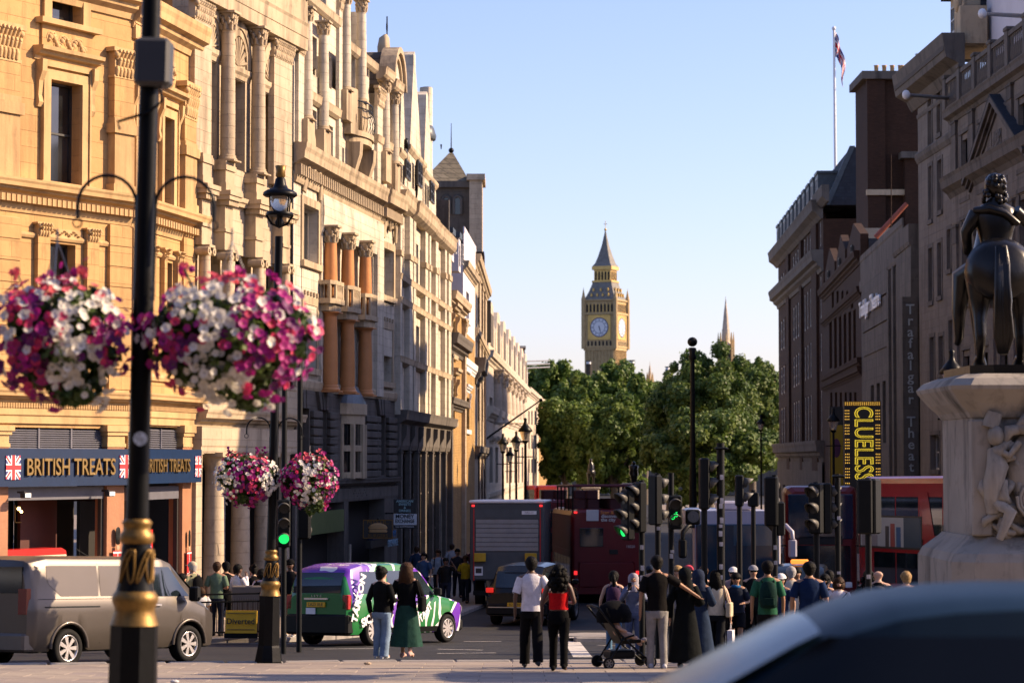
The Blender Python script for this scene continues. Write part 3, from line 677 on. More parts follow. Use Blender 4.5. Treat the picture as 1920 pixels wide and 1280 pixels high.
for i, (a, b, k) in enumerate(cols):
    c = (a+b)/2; out = .6
    zb = Z(c, {0: 290, 1: 305, 2: 330, 3: 350}[i], .5); u = F2.U(c, out); r = .235
    if k == 'c': F2.column(u, zb, zt, r, .75, 'cream', 'trim', caph=.62)
    else: F2.pilaster(F2.U(a, .5), F2.U(b, .5), zb, zt, .5, 'cream', 'trim', caph=.62)
    p = MB(); w = .42; zz = zl
    p.box(u-w, u+w, -1.02, 0, zz, zz+.25); p.box(u-w*.9, u+w*.9, -.95, 0, zz+.25, zb-.28); p.box(u-w*1.08, u+w*1.08, -1.06, 0, zb-.28, zb-.12); p.box(u-w*.97, u+w*.97, -1.0, 0, zb-.12, zb-.003)
    F2.put(p, 'pedestal', M['trim'])
    # broken entablature block above each lower column
    e = MB(); z_ = zl
    e.box(u-w*1.35, u+w*1.35, -1.5, 0, z_-.14, z_-.003); e.box(u-w*1.25, u+w*1.25, -1.4, 0, z_-.28, z_-.14)
    e.box(u-w*.8, u+w*.8, -.88, 0, z_-1.15, z_-.45); e.box(u-w*.9, u+w*.9, -.98, 0, z_-1.25, z_-1.15); e.box(u-w*.78, u+w*.78, -.86, 0, z_-1.8, z_-1.25)
    F2.put(e, 'entablature_block', M['trim'])
    for k2 in range(5): F2.box('dentil', M['trim'], u-w*.95+k2*w*.42, u-w*.95+k2*w*.42+.14, z_-.44, z_-.283, .1, 1.25)
    for k2 in range(4): F2.box('dentil', M['trim'], u-w*.78, u-w*.5, z_-.44, z_-.284, .12+.27*k2, .26+.27*k2) if 0 else None
    F2.column(u, Z(c, 715, .5), z_-1.8, .2, .8, 'cream', 'trim', cap='ionic', caph=.32)
F2.band('ledge', M['trim'], 0, F2.W, zl-.28, [(.3, 0), (.36, .1), (.5, .14), (.55, .27)])
F2.band('entablature', M['trim'], 0, F2.W+.2, zt+.003, [(1.0, 0), (1.0, .4), (1.06, .42), (1.06, .8), (1.16, .9), (.98, .95), (.98, 1.7)])
zc = zt + 1.71
F2.row('dentil', 'trim', 0, F2.W+.2, 36, .13, zc, zc+.2, 0, 1.2)
F2.band('cornice', M['trim'], 0, F2.W+.5, zc+.205, [(1.1, 0), (1.25, .12), (1.7, .2), (1.75, .42), (1.85, .5), (1.9, .62)])
F2.row('modillion', 'trim', 0, F2.W+.4, 20, .2, zc+.18, zc+.32, 0, 1.62)
# balustraded balcony and plain lintel over the portico
zb = Z(455, 790); F2.band('balcony_cornice', M['trim'], 0, F2.W+.2, zb-.2, CORN(1.1, .5)); F2.band('balcony_wall', M['cream'], 0, F2.W, zb+.3, [(.72, 0), (.72, .75), (.8, .8), (.8, .9)])
F2.band('lintel', M['cream'], 0, F2.W, Z(455, 848), [(.6, 0), (.6, .15), (.66, .2), (.66, zb-.2-Z(455, 848))])
zL = Z(455, 848)
for i, (px, w, k) in enumerate(((375, .5, 'p'), (413, .62, 'c'), (462, .6, 'c'), (505, .6, 'c'), (540, .5, 'p'))):
    u = F2.U(px, .5)
    if k == 'c': F2.column(u, .1, zL, w*.52, .1, 'cream', 'trim', cap='doric', caph=.55, name='portico_column')
    else: F2.pilaster(u-w*.5, u+w*.5, .1, zL, .5, 'cream', 'trim', cap=True, caph=.45, leafy=False, name='portico_pilaster')
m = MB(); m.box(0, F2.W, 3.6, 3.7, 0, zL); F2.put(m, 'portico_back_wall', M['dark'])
for px in (395, 440, 482): F2.box('door_frame', M['wframe'], F2.U(px), F2.U(px)+.16, 0, zL-.4, -1.2, -1.1)
F2.box('portico_soffit', M['cream'], 0, F2.W, zL-.03, zL-.004, -3.6, .55)
F2.box('downpipe', M['iron'], F2.W-.3, F2.W-.16, .5, ztop, 0, .14)

# unseen stone blocks added round the square to hold back sky light
for (nm, x, y, rz, w, h, lab) in (('sky_blocker_rear', 0, -45, 0, 190, 27, 'unseen long stone block added behind the viewer to hold back sky light'), ('sky_blocker_side', -62, -5, R(90), 90, 26, 'unseen tall stone block added on the left side of the square to hold back sky light'), ('sky_blocker_side', 125, -10, R(-90), 110, 17, 'unseen low stone block added far off on the right side of the square to hold back sky light')):
    r = empty(nm, (x, y, G(y)), rz, lab, 'building'); MB().box(-w/2, w/2, -9, 9, 0, h).build('wall', M['greys'], r); MB().box(-w/2-.4, w/2+.4, -9.4, 9.4, h, h+.8).build('cornice', M['greytrim'], r)
    wm_ = MB().box(-.8, .8, -9.06, 9.06, 0, 2.4).mesh('window', M['glass'])
    for k in range(int(w/6)):
        for z_ in (2, 7.5, 13): inst('window', wm_, r, (-w/2+3+6*k, 0, z_))
# ================================================================ LEFT, building 3: ornate bank with orange granite columns
F3 = Fac('ornate_stone_building', 'ornate sunlit stone building with three orange granite columns, balconies and a bowed iron balcony', 'building', 548, 80.8, 740, 98.6)
U, Z = F3.U, F3.Z
zc = Z(643, 352)                       # main cornice level
zg = Z(643, 735)                       # top of rusticated ground floor
ztop = Z(600, -60)
def op(F, a, b, t, bo, *r): c = (a+b)/2; return (F.U(a), F.U(b), F.Z(c, bo), F.Z(c, t)) + r
up = [op(F3, 566, 594, 388, 492), op(F3, 716, 736, 468, 556), op(F3, 568, 592, 572, 690), op(F3, 713, 734, 617, 716)]
arch = [op(F3, 622, 637, 425, 540, 1), op(F3, 656, 670, 440, 545, 1), op(F3, 688, 699, 460, 560, 1)]
archl = [op(F3, 622, 637, 590, 705), op(F3, 656, 668, 600, 710), op(F3, 688, 698, 610, 716)]
upper = [op(F3, 583, 592, 70, 128), op(F3, 613, 620, 108, 166), op(F3, 583, 592, 207, 275), op(F3, 612, 623, 236, 300), op(F3, 650, 664, 105, 185), op(F3, 633, 644, 275, 326), op(F3, 652, 660, 290, 335), op(F3, 668, 676, 285, 345), op(F3, 680, 686, 168, 190), op(F3, 727, 733, 195, 245), op(F3, 726, 732, 312, 345), op(F3, 690, 697, 300, 350)]
F3.wall(0, F3.W, zg, zc-.3, up + arch + archl, M['cream2'], rev=.45)
F3.wall(0, F3.W, zc, ztop-4, upper, M['cream2'], rev=.45, name='upper_wall')
F3.body(ztop-4, 10, M['cream2'], back=.5, z0=zg-.5)
for o in up: F3.win(*o[:4], frame='frame', nv=2, nh=0, rec=.3, fw=.12)
for o in arch + archl: F3.win(*o[:4], frame='dframe', nv=1, nh=1, rec=.38)
for o in upper: F3.win(*o[:4], frame='frame', nv=1 if o[1]-o[0] > .9 else 0, nh=1, rec=.3, fw=.08)
for i, o in enumerate(up):
    F3.box('window_sill', M['trim'], o[0]-.3, o[1]+.3, o[2]-.22, o[2]-.003, 0, .35)
    m = MB(); m.box(o[0]-.28, o[0]-.003, -.14, 0, o[2], o[3]+.28); m.box(o[1]+.003, o[1]+.28, -.14, 0, o[2], o[3]+.28); m.box(o[0]-.003, o[1]+.003, -.14, 0, o[3]+.003, o[3]+.28); F3.put(m, 'architrave', M['trim'])
    if i < 2:   # broken curved pediment with cartouche
        cx = (o[0]+o[1])/2; zz = o[3]+.4
        p = MB()
        for sgn in (-1, 1):
            p.tube([(cx+sgn*1.25, -.2, zz), (cx+sgn*1.1, -.3, zz+.5), (cx+sgn*.75, -.34, zz+1.0), (cx+sgn*.35, -.36, zz+1.35), (cx+sgn*.12, -.36, zz+1.3)], [.16, .17, .16, .15, .1], 7)
        p.ball((cx, -.25, zz+.75), (.34, .2, .45), 10, 8); p.ball((cx, -.3, zz+1.7), (.2, .16, .5), 8, 6); p.ball((cx, -.38, zz+.75), (.18, .16, .26), 8, 6)
        F3.put(p, 'window_pediment', M['trim'])
    else: F3.row('dentil', 'trim', o[0]-.2, o[1]+.2, 5, .14, o[3]+.3, o[3]+.46, 0, .22)
    if i < 2: F3.box('apron_panel', M['cream2'], o[0]-.15, o[1]+.15, o[2]-2.4, o[2]-.3, 0, .07)
# main cornice: rises over the end bay
uE = U(708)
F3.band('cornice', M['trim'], -.1, uE, zc-.05, [(.15, 0), (.5, .1), (.95, .18), (1.0, .42), (1.12, .55), (1.15, .7)])
F3.band('end_cornice', M['trim'], uE+.003, F3.W+.1, zc-.05, [(.35, 0), (.7, .1), (1.2, .18), (1.25, .44), (1.36, .57), (1.4, .72)])
F3.row('dentil', 'trim', 0, uE, 44, .17, zc-.42, zc-.055, 0, .6)
F3.row('dentil', 'trim', uE+.05, F3.W, 14, .17, zc-.42, zc-.055, 0, .85)
F3.band('cornice_bed', M['trim'], 0, F3.W, zc-.66, [(.2, 0), (.28, .1), (.34, .235)])
F3.band('frieze', M['cream2'], U(598), U(706), zc-2.0, [(.34, 0), (.40, .3), (.46, .7), (.40, 1.1), (.34, 1.335)])
F3.box('end_pilaster', M['cream2'], U(700), U(712), zg, zc-.7, 0, .4)
F3.box('end_pilaster', M['cream2'], U(600)-.25, U(600)+.15, zg, zc-.7, 0, .25)
# orange columns in two tiers with balconies between
for i, (a, b, tc, tb, bt, bb) in enumerate(((604, 632, 395, 425, 520, 574), (639, 662, 412, 442, 530, 590), (673, 694, 430, 458, 545, 605))):
    c = (a+b)/2; u = U(c, .7); z1 = zc-1.75; r = .25
    zb1, zb0 = Z(c+14, bt+8, 1.2), Z(c+14, bb-4, 1.2)
    F3.column(u, zb0+.2, z1, r, .75, 'granite', 'trim', caph=.62, base=False)
    F3.column(u, zg-.1, zb0-.3, r*1.1, .75, 'granite', 'granite', cap='doric', caph=.15, name='lower_column')
    bu0, bu1 = u-.6, u+1.2
    bal = empty('stone_balcony', (0,0,0)); bal.parent = F3.root; bal.scale = (1, F3.os, 1)
    m = MB(); m.prism([(bu0-.1, 0), (bu0-.1, -1.1), (bu0+.25, -1.5), (bu1-.25, -1.5), (bu1+.1, -1.1), (bu1+.1, 0)], zb0-.02, zb0+.16, 'z')
    m.prism([(bu0+.1, 0), (bu0+.1, -.9), (bu0+.35, -1.25), (bu1-.35, -1.25), (bu1-.1, -.9), (bu1-.1, 0)], zb0-.28, zb0-.022, 'z'); m.build('balcony_floor', M['trim'], bal)
    m = MB(); m.prism([(bu0-.05, 0), (bu0-.05, -1.08), (bu0+.27, -1.45), (bu1-.27, -1.45), (bu1+.05, -1.08), (bu1+.05, 0)], zb1-.14, zb1, 'z'); m.build('balcony_rail', M['trim'], bal)
    for (x, y) in ((bu0+.05, -1.0), (bu0+.32, -1.33), (bu1-.32, -1.33), (bu1-.05, -1.0)): MB().box(x-.09, x+.09, y-.09, y+.09, zb0+.16, zb1-.14).build('baluster_pier', M['trim'], bal)
    bm_ = MB().lathe([(.05, 0), (.05, .05), (.08, .2), (.035, .45), (.035, .6), (.06, .7)], 8).mesh('baluster', M['trim'])
    hb = (zb1-.14-zb0-.16)/.7
    for k in range(6): inst('baluster', bm_, bal, (bu0+.5+k*(bu1-bu0-1.0)/5, -1.36, zb0+.16), sc=(1, 1, hb))
    for k in range(3): inst('baluster', bm_, bal, (bu0+.03, -.25-k*.28, zb0+.16), sc=(1, 1, hb))
    m = MB(); m.prism([(0, zb0-.28), (-1.0, zb0-.28), (-.85, zb0-.55), (-.4, zb0-.75), (-.2, zb0-1.1), (0, zb0-1.15)], bu1-.65, bu1-.4, 'x'); m.build('balcony_bracket', M['trim'], bal)
# upper storeys: engaged columns on pedestals, iron balcony, gable
for a, b, t, bo in ((563, 584, 22, 232), (596, 613, 48, 252), (637, 656, -8, 178), (668, 684, 8, 200), (714, 728, 158, 292), (737, 739.5, 180, 315)):
    c = (a+b)/2; F3.column(U(c, .4), Z(c, bo), Z(c, t), .2, .4, 'cream2', 'trim', caph=.5)
    u = U(c, .4); F3.box('pedestal', M['trim'], u-.55, u+.55, max(Z(c, bo+55), zc+.7), Z(c, bo)-.003, 0, .78)
for a, b, t, bo in ((551, 562, 60, 270), (628, 634, -20, 230), (701, 712, 165, 300)):
    F3.pilaster(U(a), U(b), zc+.7, Z((a+b)/2, t), .3, 'cream2', 'trim', caph=.8)
for a, b, z_ in ((563, 630, 8), (563, 630, 185), (640, 700, 95), (700, 740, 262)):
    F3.band('string_course', M['trim'], U(a), U(b), Z((a+b)/2, z_+20), [(.15, 0), (.4, .1), (.46, .3), (.5, .36)])
ub = U(663); zbk = Z(672, 248, .8)
ib = empty('iron_balcony', (0,0,0)); ib.parent = F3.root; ib.scale = (1, .5, 1)
m = MB(); pts = lambda r, k=14: [(ub+1.75*math.cos(math.pi*i/k)*r, -1.35*math.sin(math.pi*i/k)*r) for i in range(k+1)]
m.prism(pts(1.0), zbk-.2, zbk, 'z'); m.prism(pts(.9), zbk-.45, zbk-.203, 'z'); m.build('balcony_floor', M['trim'], ib)
m = MB(); m.prism([(0, zbk-.45), (-1.1, zbk-.45), (-1.05, zbk-.9), (-.7, zbk-1.5), (-.35, zbk-1.9), (0, zbk-2.0)], ub-1.5, ub-1.0, 'x'); m.build('balcony_bracket', M['trim'], ib); m = MB(); m.prism([(0, zbk-.45), (-1.1, zbk-.45), (-1.05, zbk-.9), (-.7, zbk-1.5), (-.35, zbk-1.9), (0, zbk-2.0)], ub+1.0, ub+1.5, 'x'); m.build('balcony_bracket', M['trim'], ib)
bar = MB().tube([(0, 0, 0), (0, -.16, .25), (0, -.2, .5), (0, -.02, .85), (0, 0, 1.1)], .022, 5).mesh('iron_bar', M['iron'])
for i in range(17):
    a_ = math.pi*i/16; inst('iron_bar', bar, ib, (ub+1.65*math.cos(a_), -1.25*math.sin(a_), zbk), (0, 0, math.pi/2-a_ if 1 else 0))
m = MB()
for zz in (1.1, .85): m.tube([(ub+1.65*math.cos(math.pi*i/16), -1.25*math.sin(math.pi*i/16), zbk+zz) for i in range(17)], .03, 5)
m.build('iron_rail', M['iron'], ib)
m = MB(); m.prism([(ub-2.0, 0), (ub-2.0, -.7), (ub-1.4, -1.0), (ub-.9, -.8), (ub-.9, 0)], zbk-.2, zbk+1.5, 'z'); F3.put(m, 'balcony_pedestal', M['trim'])
# steep dormer gable silhouette stepping down to the right
zr = lambda px, py: Z(px, py, -1.0)
F3.put(MB().prism([(U(684), zc+1), (U(684), zr(684, 40)), (U(688), zr(688, 95)), (U(694), zr(694, 130)), (U(700), zr(700, 140)), (U(700), zc+1)], .2, 1.6), 'roof_gable', M['cream2'])
F3.put(MB().prism([(U(560), zc+1), (U(560), zr(600, -40)), (U(678), zr(678, -5)), (U(683), zr(683, 30)), (U(684), zc+1)], .6, 9), 'roof_block', M['cream2'])
# rounded pediment dormer with curved lead roof
ux0, ux1 = U(700), U(738)
zq = Z(712, 172); zt_ = Z(735, 105)
for k_, (a, b) in enumerate(((704, 722), (724, 739.5))):
    F3.band('dormer_cornice', M['trim'], U(a), U(b), Z((a+b)/2, 155+22*k_), [(.3, 0), (.7, .1), (.9, .2), (.95, .4), (1.05, .5)])
m = MB(); N = 12; cx = U(737); z_ = Z(740, 168); rr = (Z(740, 100)-z_)/1.25
ring = [(cx+rr*math.cos(math.pi*k/N), z_+rr*1.25*math.sin(math.pi*k/N)) for k in range(N+1)]
F3.put(MB().prism(ring, .35, 7.5), 'curved_lead_roof', M['slate'])
m = MB()
for q, (r0, r1, d) in enumerate(((rr*.96, rr*1.12, .75), (rr*.80, rr*.95, .45))):
    m.loft([[(cx+r0*math.cos(a), .35, z_+r0*1.25*math.sin(a)), (cx+r0*math.cos(a), -d, z_+r0*1.25*math.sin(a)), (cx+r1*math.cos(a), -d, z_+r1*1.25*math.sin(a)), (cx+r1*math.cos(a), .35, z_+r1*1.25*math.sin(a))] for a in [math.pi*k/N for k in range(N+1)]], True, True, False)
F3.put(m, 'arched_pediment', M['trim'])
F3.put(MB().prism([(cx+rr*.8*math.cos(math.pi*k/N), z_+rr*math.sin(math.pi*k/N)) for k in range(N+1)], -.2, .34), 'tympanum', M['cream2'])
for k, px in enumerate((709, 727)):
    u = U(px, -2); c = MB(); zz = Z(px, 104, -2); c.lathe([(.30, 0), (.30, .9), (.22, 1.15), (.05, 1.2)], 12, (0, 0, 0)); F3.put(c, 'chimney_pot', M['terra'], (u, 2.2, zz-.05))
F3.box('chimney_stack', M['cream2'], U(700), U(742), zc+2, Z(720, 105, -2), -3.4, -1.7)
F3.put(MB().lathe([(.35, 0), (.38, .5), (.3, .9), (.1, 1.05)], 10), 'finial_block', M['trim'], (U(748, -1), 1.0, Z(745, 108, -1)))
F3.put(MB().cyl((0, 0, 0), (0, 0, 1.4), .04).ball((0, 0, .15), .16, 8, 6).ball((0, 0, .95), (.06, .06, .3), 6, 5), 'iron_finial', M['iron'], (U(750, -1), 1.0, Z(750, 92, -1)))
# ground floor: rusticated piers, bay with lead dome, dark shops
ops = [op(F3, 560, 580, 765, 895), op(F3, 600, 612, 762, 885), op(F3, 711, 722, 780, 890)]
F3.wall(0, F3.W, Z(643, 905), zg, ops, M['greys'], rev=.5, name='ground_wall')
for o in ops: F3.win(*o[:4], frame='frame', nv=1, nh=1, rec=.4, fw=.1)
F3.band('ground_cornice', M['trim'], 0, F3.W, zg-.1, [(.15, 0), (.25, .1), (.3, .3), (.2, .36)])
zb = Z(643, 897); hh = (zg-.75-zb)/8
for (a, b) in ((548, 558), (582, 599), (613, 628), (682, 709), (724, 739.8)):
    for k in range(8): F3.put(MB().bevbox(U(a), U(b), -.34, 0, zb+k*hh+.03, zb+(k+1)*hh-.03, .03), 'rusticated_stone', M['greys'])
for (a, b) in ((556, 582), (598, 614), (707, 724)):
    c = (U(a)+U(b))/2; z0_ = zg-.72
    for k in (-2, -1, 0, 1, 2): F3.put(MB().prism([(c+k*.34-.15, z0_), (c+k*.34+.15, z0_), (c+k*.5+.22, z0_+.62), (c+k*.5-.22, z0_+.62)], -.4+abs(k)*.05, 0), 'voussoir', M['greys'])
ub = U(657); m = MB(); zt_ = Z(657, 775)
arc = lambda r, d: [(ub+r*math.cos(math.pi*k/8), -d*math.sin(math.pi*k/8)) for k in range(9)]
F3.put(MB().prism(arc(1.75, 1.3), zt_-.05, zt_+.35, 'z').prism(arc(1.55, 1.15), zt_-.4, zt_-.052, 'z'), 'bay_cornice', M['trim'])
F3.put(MB().loft([[(x, y, z) for x, y in arc(r, d)] for r, d, z in ((1.7, 1.25, zt_+.352), (1.35, 1.0, zt_+.62), (.8, .6, zt_+.95), (.25, .2, zt_+1.15))], True, True, False), 'bay_lead_roof', M['lead'])
for k in (0, 1, 2, 3, 4): 
    x, y = arc(1.5, 1.1)[k*2]; F3.box('bay_mullion', M['trim'], x-.16, x+.16, zb, zt_-.4, -y-.16, -y+.16)
F3.put(MB().prism(arc(1.42, 1.02), zb, zt_-.4, 'z'), 'bay_glazing', M['glass'])
for zz in (zb+.02, (zb+zt_)/2-.2): F3.put(MB().prism(arc(1.55, 1.16), zz, zz+.22, 'z'), 'bay_transom', M['trim'])
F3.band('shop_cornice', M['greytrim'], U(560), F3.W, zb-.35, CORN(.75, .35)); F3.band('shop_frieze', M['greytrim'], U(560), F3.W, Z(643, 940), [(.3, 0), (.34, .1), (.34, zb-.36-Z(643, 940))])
F3.relief(U(655), U(685), Z(670, 935), Z(670, 912), .5, 'greytrim', n=12, seed=12)
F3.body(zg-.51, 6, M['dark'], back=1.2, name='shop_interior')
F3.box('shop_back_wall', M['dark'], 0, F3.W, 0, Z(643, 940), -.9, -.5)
for a, b in ((548, 556), (640, 648), (716, 739.8)): F3.box('shop_pier', M['greytrim'], U(a), U(b), 0, Z(643, 940)-.003, -.5, .3)
F3.box('shop_door_post', M['frame'], U(655), U(658), 0, Z(656, 1020)+.0, 0, .1)
F3.box('green_shop_fascia', plain('olive_shop_fascia', (.10,.13,.045), .5), U(558), U(639), Z(598, 1000), Z(598, 958), .1, .34)
F3.box('shop_awning_board', M['blue'], U(684), U(714), Z(700, 1009), Z(700, 992), .3, .8)
lettering('MONEY', plain('dim_blue_letter', (.03,.15,.35), .5), F3.root, (U(699), -.82, Z(700, 1000)), .34, .01)
lettering('EXCHANGE', plain('pale_blue_letter', (.25,.4,.5), .5), F3.root, (U(699), -.82, Z(700, 1017)), .38, .01)
F3.box('shop_awning_board', M['dframe'], U(680), U(716), Z(700, 1024), Z(700, 1010), .3, .8)
# hanging signs
sg = empty('hanging_sign', (0,0,0), 0, 'black gold-lettered pub sign with a burger picture hanging over the dark shops', 'sign')
p = F3.p0 + F3.t*F3.U(655) + F3.n*1.1; sg.location = (p.x, p.y, F3.g+Z(660, 1008)); w = .55; h = Z(660, 973)-Z(660, 1008)
MB().bevbox(-w, w, -.04, .04, 0, h, .02).build('board', M['dframe'], sg); m = MB(); 
for a in ((-w, w, 0, .03), (-w, w, h-.03, h)): m.box(a[0], a[1], -.05, -.042, a[2], a[3])
for x in (-w, w-.03): m.box(x, x+.03, -.05, -.042, .03, h-.03)
m.build('gold_border', M['goldp'], sg)
lettering('MYSTIC', M['goldp'], sg, (0, -.05, h*.87), .24, .005); lettering('BURGERS', M['goldp'], sg, (0, -.05, h*.14), .18, .005)
bgm = plain('bun_brown', (.45,.26,.10), .6); MB().lathe([(.34, 0), (.36, .06), (.28, .16), (.12, .22), (.01, .23)], 14, ell=.12).build('burger_picture', bgm, sg, (0, -.05, h*.5)); MB().lathe([(.33, 0), (.36, .05), (.3, .1)], 14, ell=.12).build('burger_picture', bgm, sg, (0, -.05, h*.33))
MB().box(-.03, .03, -.03, .6, h, h+.06).build('bracket', M['iron'], sg)
sg = empty('hanging_sign', (0,0,0), 0, 'black sign reading AMERICAN SWEETS & DRINKS above white MONEY EXCHANGE panel', 'sign')
Ys = 96.0; p = at(738, 990, Ys); sg.location = p; w = at(780, 990, Ys).x - p.x; h1 = Zp(760, 935, Ys)-p.z; h2 = Zp(760, 962, Ys)-p.z
MB().bevbox(0, w, -.05, .05, h2+.02, h1, .015).build('black_panel', M['dframe'], sg); MB().bevbox(0, w*1.03, -.05, .05, .13, h2-.02, .015).build('white_panel', M['white'], sg); MB().bevbox(0, w*1.03, -.05, .05, 0, .127, .015).build('strip_panel', M['dframe'], sg)
for i, t in enumerate(('AMERICAN', 'SWEETS', '&', 'DRINKS')): lettering(t, plain('pale_cyan_letter', (.35,.55,.55), .5), sg, (w/2, -.06, h1-.09-.125*i), .135, .004, bevel=.003)
lettering('MONEY', M['dframe'], sg, (w/2, -.06, h2-.12), .21, .004, bevel=.006); lettering('EXCHANGE', M['dframe'], sg, (w/2, -.06, h2-.31), .2, .004, bevel=.006, width=w*.85)
lettering('NO COMMISSION', M['white'], sg, (w/2, -.06, .064), .09, .004)
MB().box(-.6, 0, -.02, .02, h2-.02, h2+.03).build('bracket', M['iron'], sg)
# ================================================================ LEFT, building 4: pale gabled stone house
F4 = Fac('pale_gabled_building', 'pale stone building with two tall pointed gables, its lower half in shadow', 'building', 740, 98.6, 838, 122.0)
U, Z = F4.U, F4.Z
zc = Z(790, 435); zg = Z(790, 785); zs = Z(760, 335)
ops = [op(F4, 745, 754, 535, 575), op(F4, 772, 784, 455, 540), op(F4, 775, 786, 610, 690), op(F4, 800, 806, 480, 560), op(F4, 800, 806, 620, 700), op(F4, 818, 823, 500, 570), op(F4, 816, 822, 632, 700), op(F4, 748, 755, 590, 700), op(F4, 748, 756, 425, 500), op(F4, 787, 793, 470, 540)]
F4.wall(0, F4.W, zg, zc, ops, M['cream2'], rev=.5); F4.body(zc, 10, M['cream2'], back=.75)
for o in ops: F4.win(*o[:4], frame='frame', nv=1, nh=1, rec=.35, fw=.1)
for (a, b) in ((740.3, 744), (758, 764), (766, 770), (788, 793), (796, 799), (808, 813), (826, 829), (833, 837.7)):
    F4.box('pilaster_shaft', M['cream2'], U(a), U(b), zg, zc-.003, 0, .55)
    F4.box('pilaster_band', M['trim'], U(a)-.12, U(b)+.12, Z((a+b)/2, 480 + (a-740)*.5), Z((a+b)/2, 470 + (a-740)*.5), 0, .68)
for z_ in (560, 600, 700):
    F4.band('string_course', M['trim'], 0, F4.W, Z(790, z_), [(.15, 0), (.6, .12), (.65, .3), (.7, .36)])
for a, b, dd in ((740.2, 762, .0), (762, 800, .3), (800, 838, .15)):
    F4.band('cornice', M['trim'], U(a)+.003, U(b), zc, [(.3+dd, 0), (.8+dd, .15), (1.0+dd, .3), (1.05+dd, .6), (1.2+dd, .75)])
F4.band('upper_string', M['trim'], 0, F4.W, zc+.9, [(.1, 0), (.3, .1), (.3, .3)])
for i, (a, b, pt, py) in enumerate(((758, 790, 771, 97), (786, 812, 795, 172), (740.5, 757, 748, 150))):
    u0, u1, um = U(a), U(b), U(pt); z1 = Z(pt, py); zl = zc+.76
    prof = [(u0, zl), (u0, zl+(z1-zl)*.30), (u0+(um-u0)*.35, zl+(z1-zl)*.36), (u0+(um-u0)*.55, zl+(z1-zl)*.6), (um-.45, zl+(z1-zl)*.9), (um-.4, z1-.2), (um, z1), (um+.4, z1-.2), (um+.45, zl+(z1-zl)*.9), (u1-(u1-um)*.55, zl+(z1-zl)*.6), (u1-(u1-um)*.3, zl+(z1-zl)*.33), (u1, zl+(z1-zl)*.28), (u1, zl)]
    F4.put(MB().prism(prof, -.3, 2.6), 'gable', M['cream2'])
    for q in range(2):
        F4.win(um-.9+q*1.0, um-.1+q*1.0, zl+(z1-zl)*.12, zl+(z1-zl)*.28, frame='dframe', rec=-.40, fw=.08)
    F4.band('gable_moulding', M['trim'], u0, u1, zl+(z1-zl)*.3, [(.35, 0), (.6, .15), (.62, .3)])
for (px, py) in ((767, 290), (788, 330)):   # dark carved figures on brackets
    F4.put(MB().ball((0, -.35, 0), (.25, .3, .35), 10, 8).ball((0, -.5, .45), (.2, .26, .25), 10, 8).ball((0, -.3, -.55), (.2, .25, .45), 8, 6).cyl((0, -.3, -.8), (0, 0, -1.3), .14, .2), 'carved_figure', M['iron'], (U(px, .8), 0, Z(px, py, .8)))
F4.box('chimney', M['brown'], U(818), U(824), zc+3, Z(818, 215), -2.5, -1.2); F4.put(MB().lathe([(.8, 0), (.9, .2), (.6, .6), (.2, .8)], 10), 'turret_cap', M['lead'], (U(826), .6, Z(826, 262)))
F4.put(MB().lathe([(.45, 0), (.45, 7.5)], 12), 'turret', M['cream2'], (U(826), .6, zc+.5))
F4.put(MB().prism([(U(797), zc+.7), (U(837.5), zc+.7), (U(837.5), Z(834, 330)), (U(815), Z(815, 215)), (U(800), Z(800, 260))], 2.7, 9), 'roof', M['slate'])
F4.band('shop_cornice', M['greytrim'], 0, F4.W+.4, zg-.35, [(.5, 0), (1.1, .15), (1.2, .4), (1.3, .55)])
F4.band('shop_fascia', M['greytrim'], 0, F4.W, Z(790, 845), [(.3, 0), (.45, .2), (.5, zg-.36-Z(790, 845))])
for k in range(7):
    u = F4.W*(k+.25)/7
    F4.put(MB().prism([(-.3, zg-.4), (-1.0, zg-.42), (-.95, zg-.8), (-.55, zg-1.1), (-.4, zg-1.5), (-.3, zg-1.5)], u, u+.3, 'x'), 'bracket', M['greytrim'])
    F4.pilaster(u-.15, u+.45, 0, Z(790, 847), .45, 'greys', 'greytrim', caph=.4, leafy=False, name='shop_pilaster')
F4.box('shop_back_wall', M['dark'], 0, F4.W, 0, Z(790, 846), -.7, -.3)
for k in range(7): F4.win(F4.W*(k+.25)/7+.5, F4.W*(k+1.25)/7-.2, .6, Z(790, 852), frame='greys', nv=1, nh=2, rec=.1, fw=.08) if k < 6 else None
# ================================================================ LEFT, building 5: tower with mossy pyramid roof
Yt = 172.0; x0, x1 = X(795, Yt), X(882, Yt); gt = G(Yt)
T5 = empty('pyramid_roof_tower', ((x0+x1)/2, Yt, gt), 0, 'square stone tower with mossy pyramid roof and paired arched windows', 'tower')
zs = Zp(840, 352, Yt)-gt; w = (x1-x0)/2
MB().box(-w, w, 0, 7, 0, zs).build('tower_wall', M['greys'], T5)
MB().box(-w-.3, w+.3, -.35, 7.3, zs, zs+.45).build('eaves', M['greytrim'], T5)
ax = (X(843, Yt)-T5.location.x); zt_ = Zp(843, 276, Yt)-gt
m = MB(); m.add([(-w-.2, -.25, zs+.45), (w*.95, -.25, zs+.45), (w*.95, 7.2, zs+.45), (-w-.2, 7.2, zs+.45), (ax-.15, 3.3, zt_), (ax+.15, 3.3, zt_), (ax+.15, 3.6, zt_), (ax-.15, 3.6, zt_)], [(0,1,5,4),(1,2,6,5),(2,3,7,6),(3,0,4,7),(4,5,6,7)]); m.build('pyramid_roof', M['slatel'], T5)
MB().cyl((ax, 3.45, zt_), (ax, 3.45, zt_+2.2), .05, .02).ball((ax, 3.45, zt_+.2), .2, 8, 6).build('finial', M['iron'], T5)
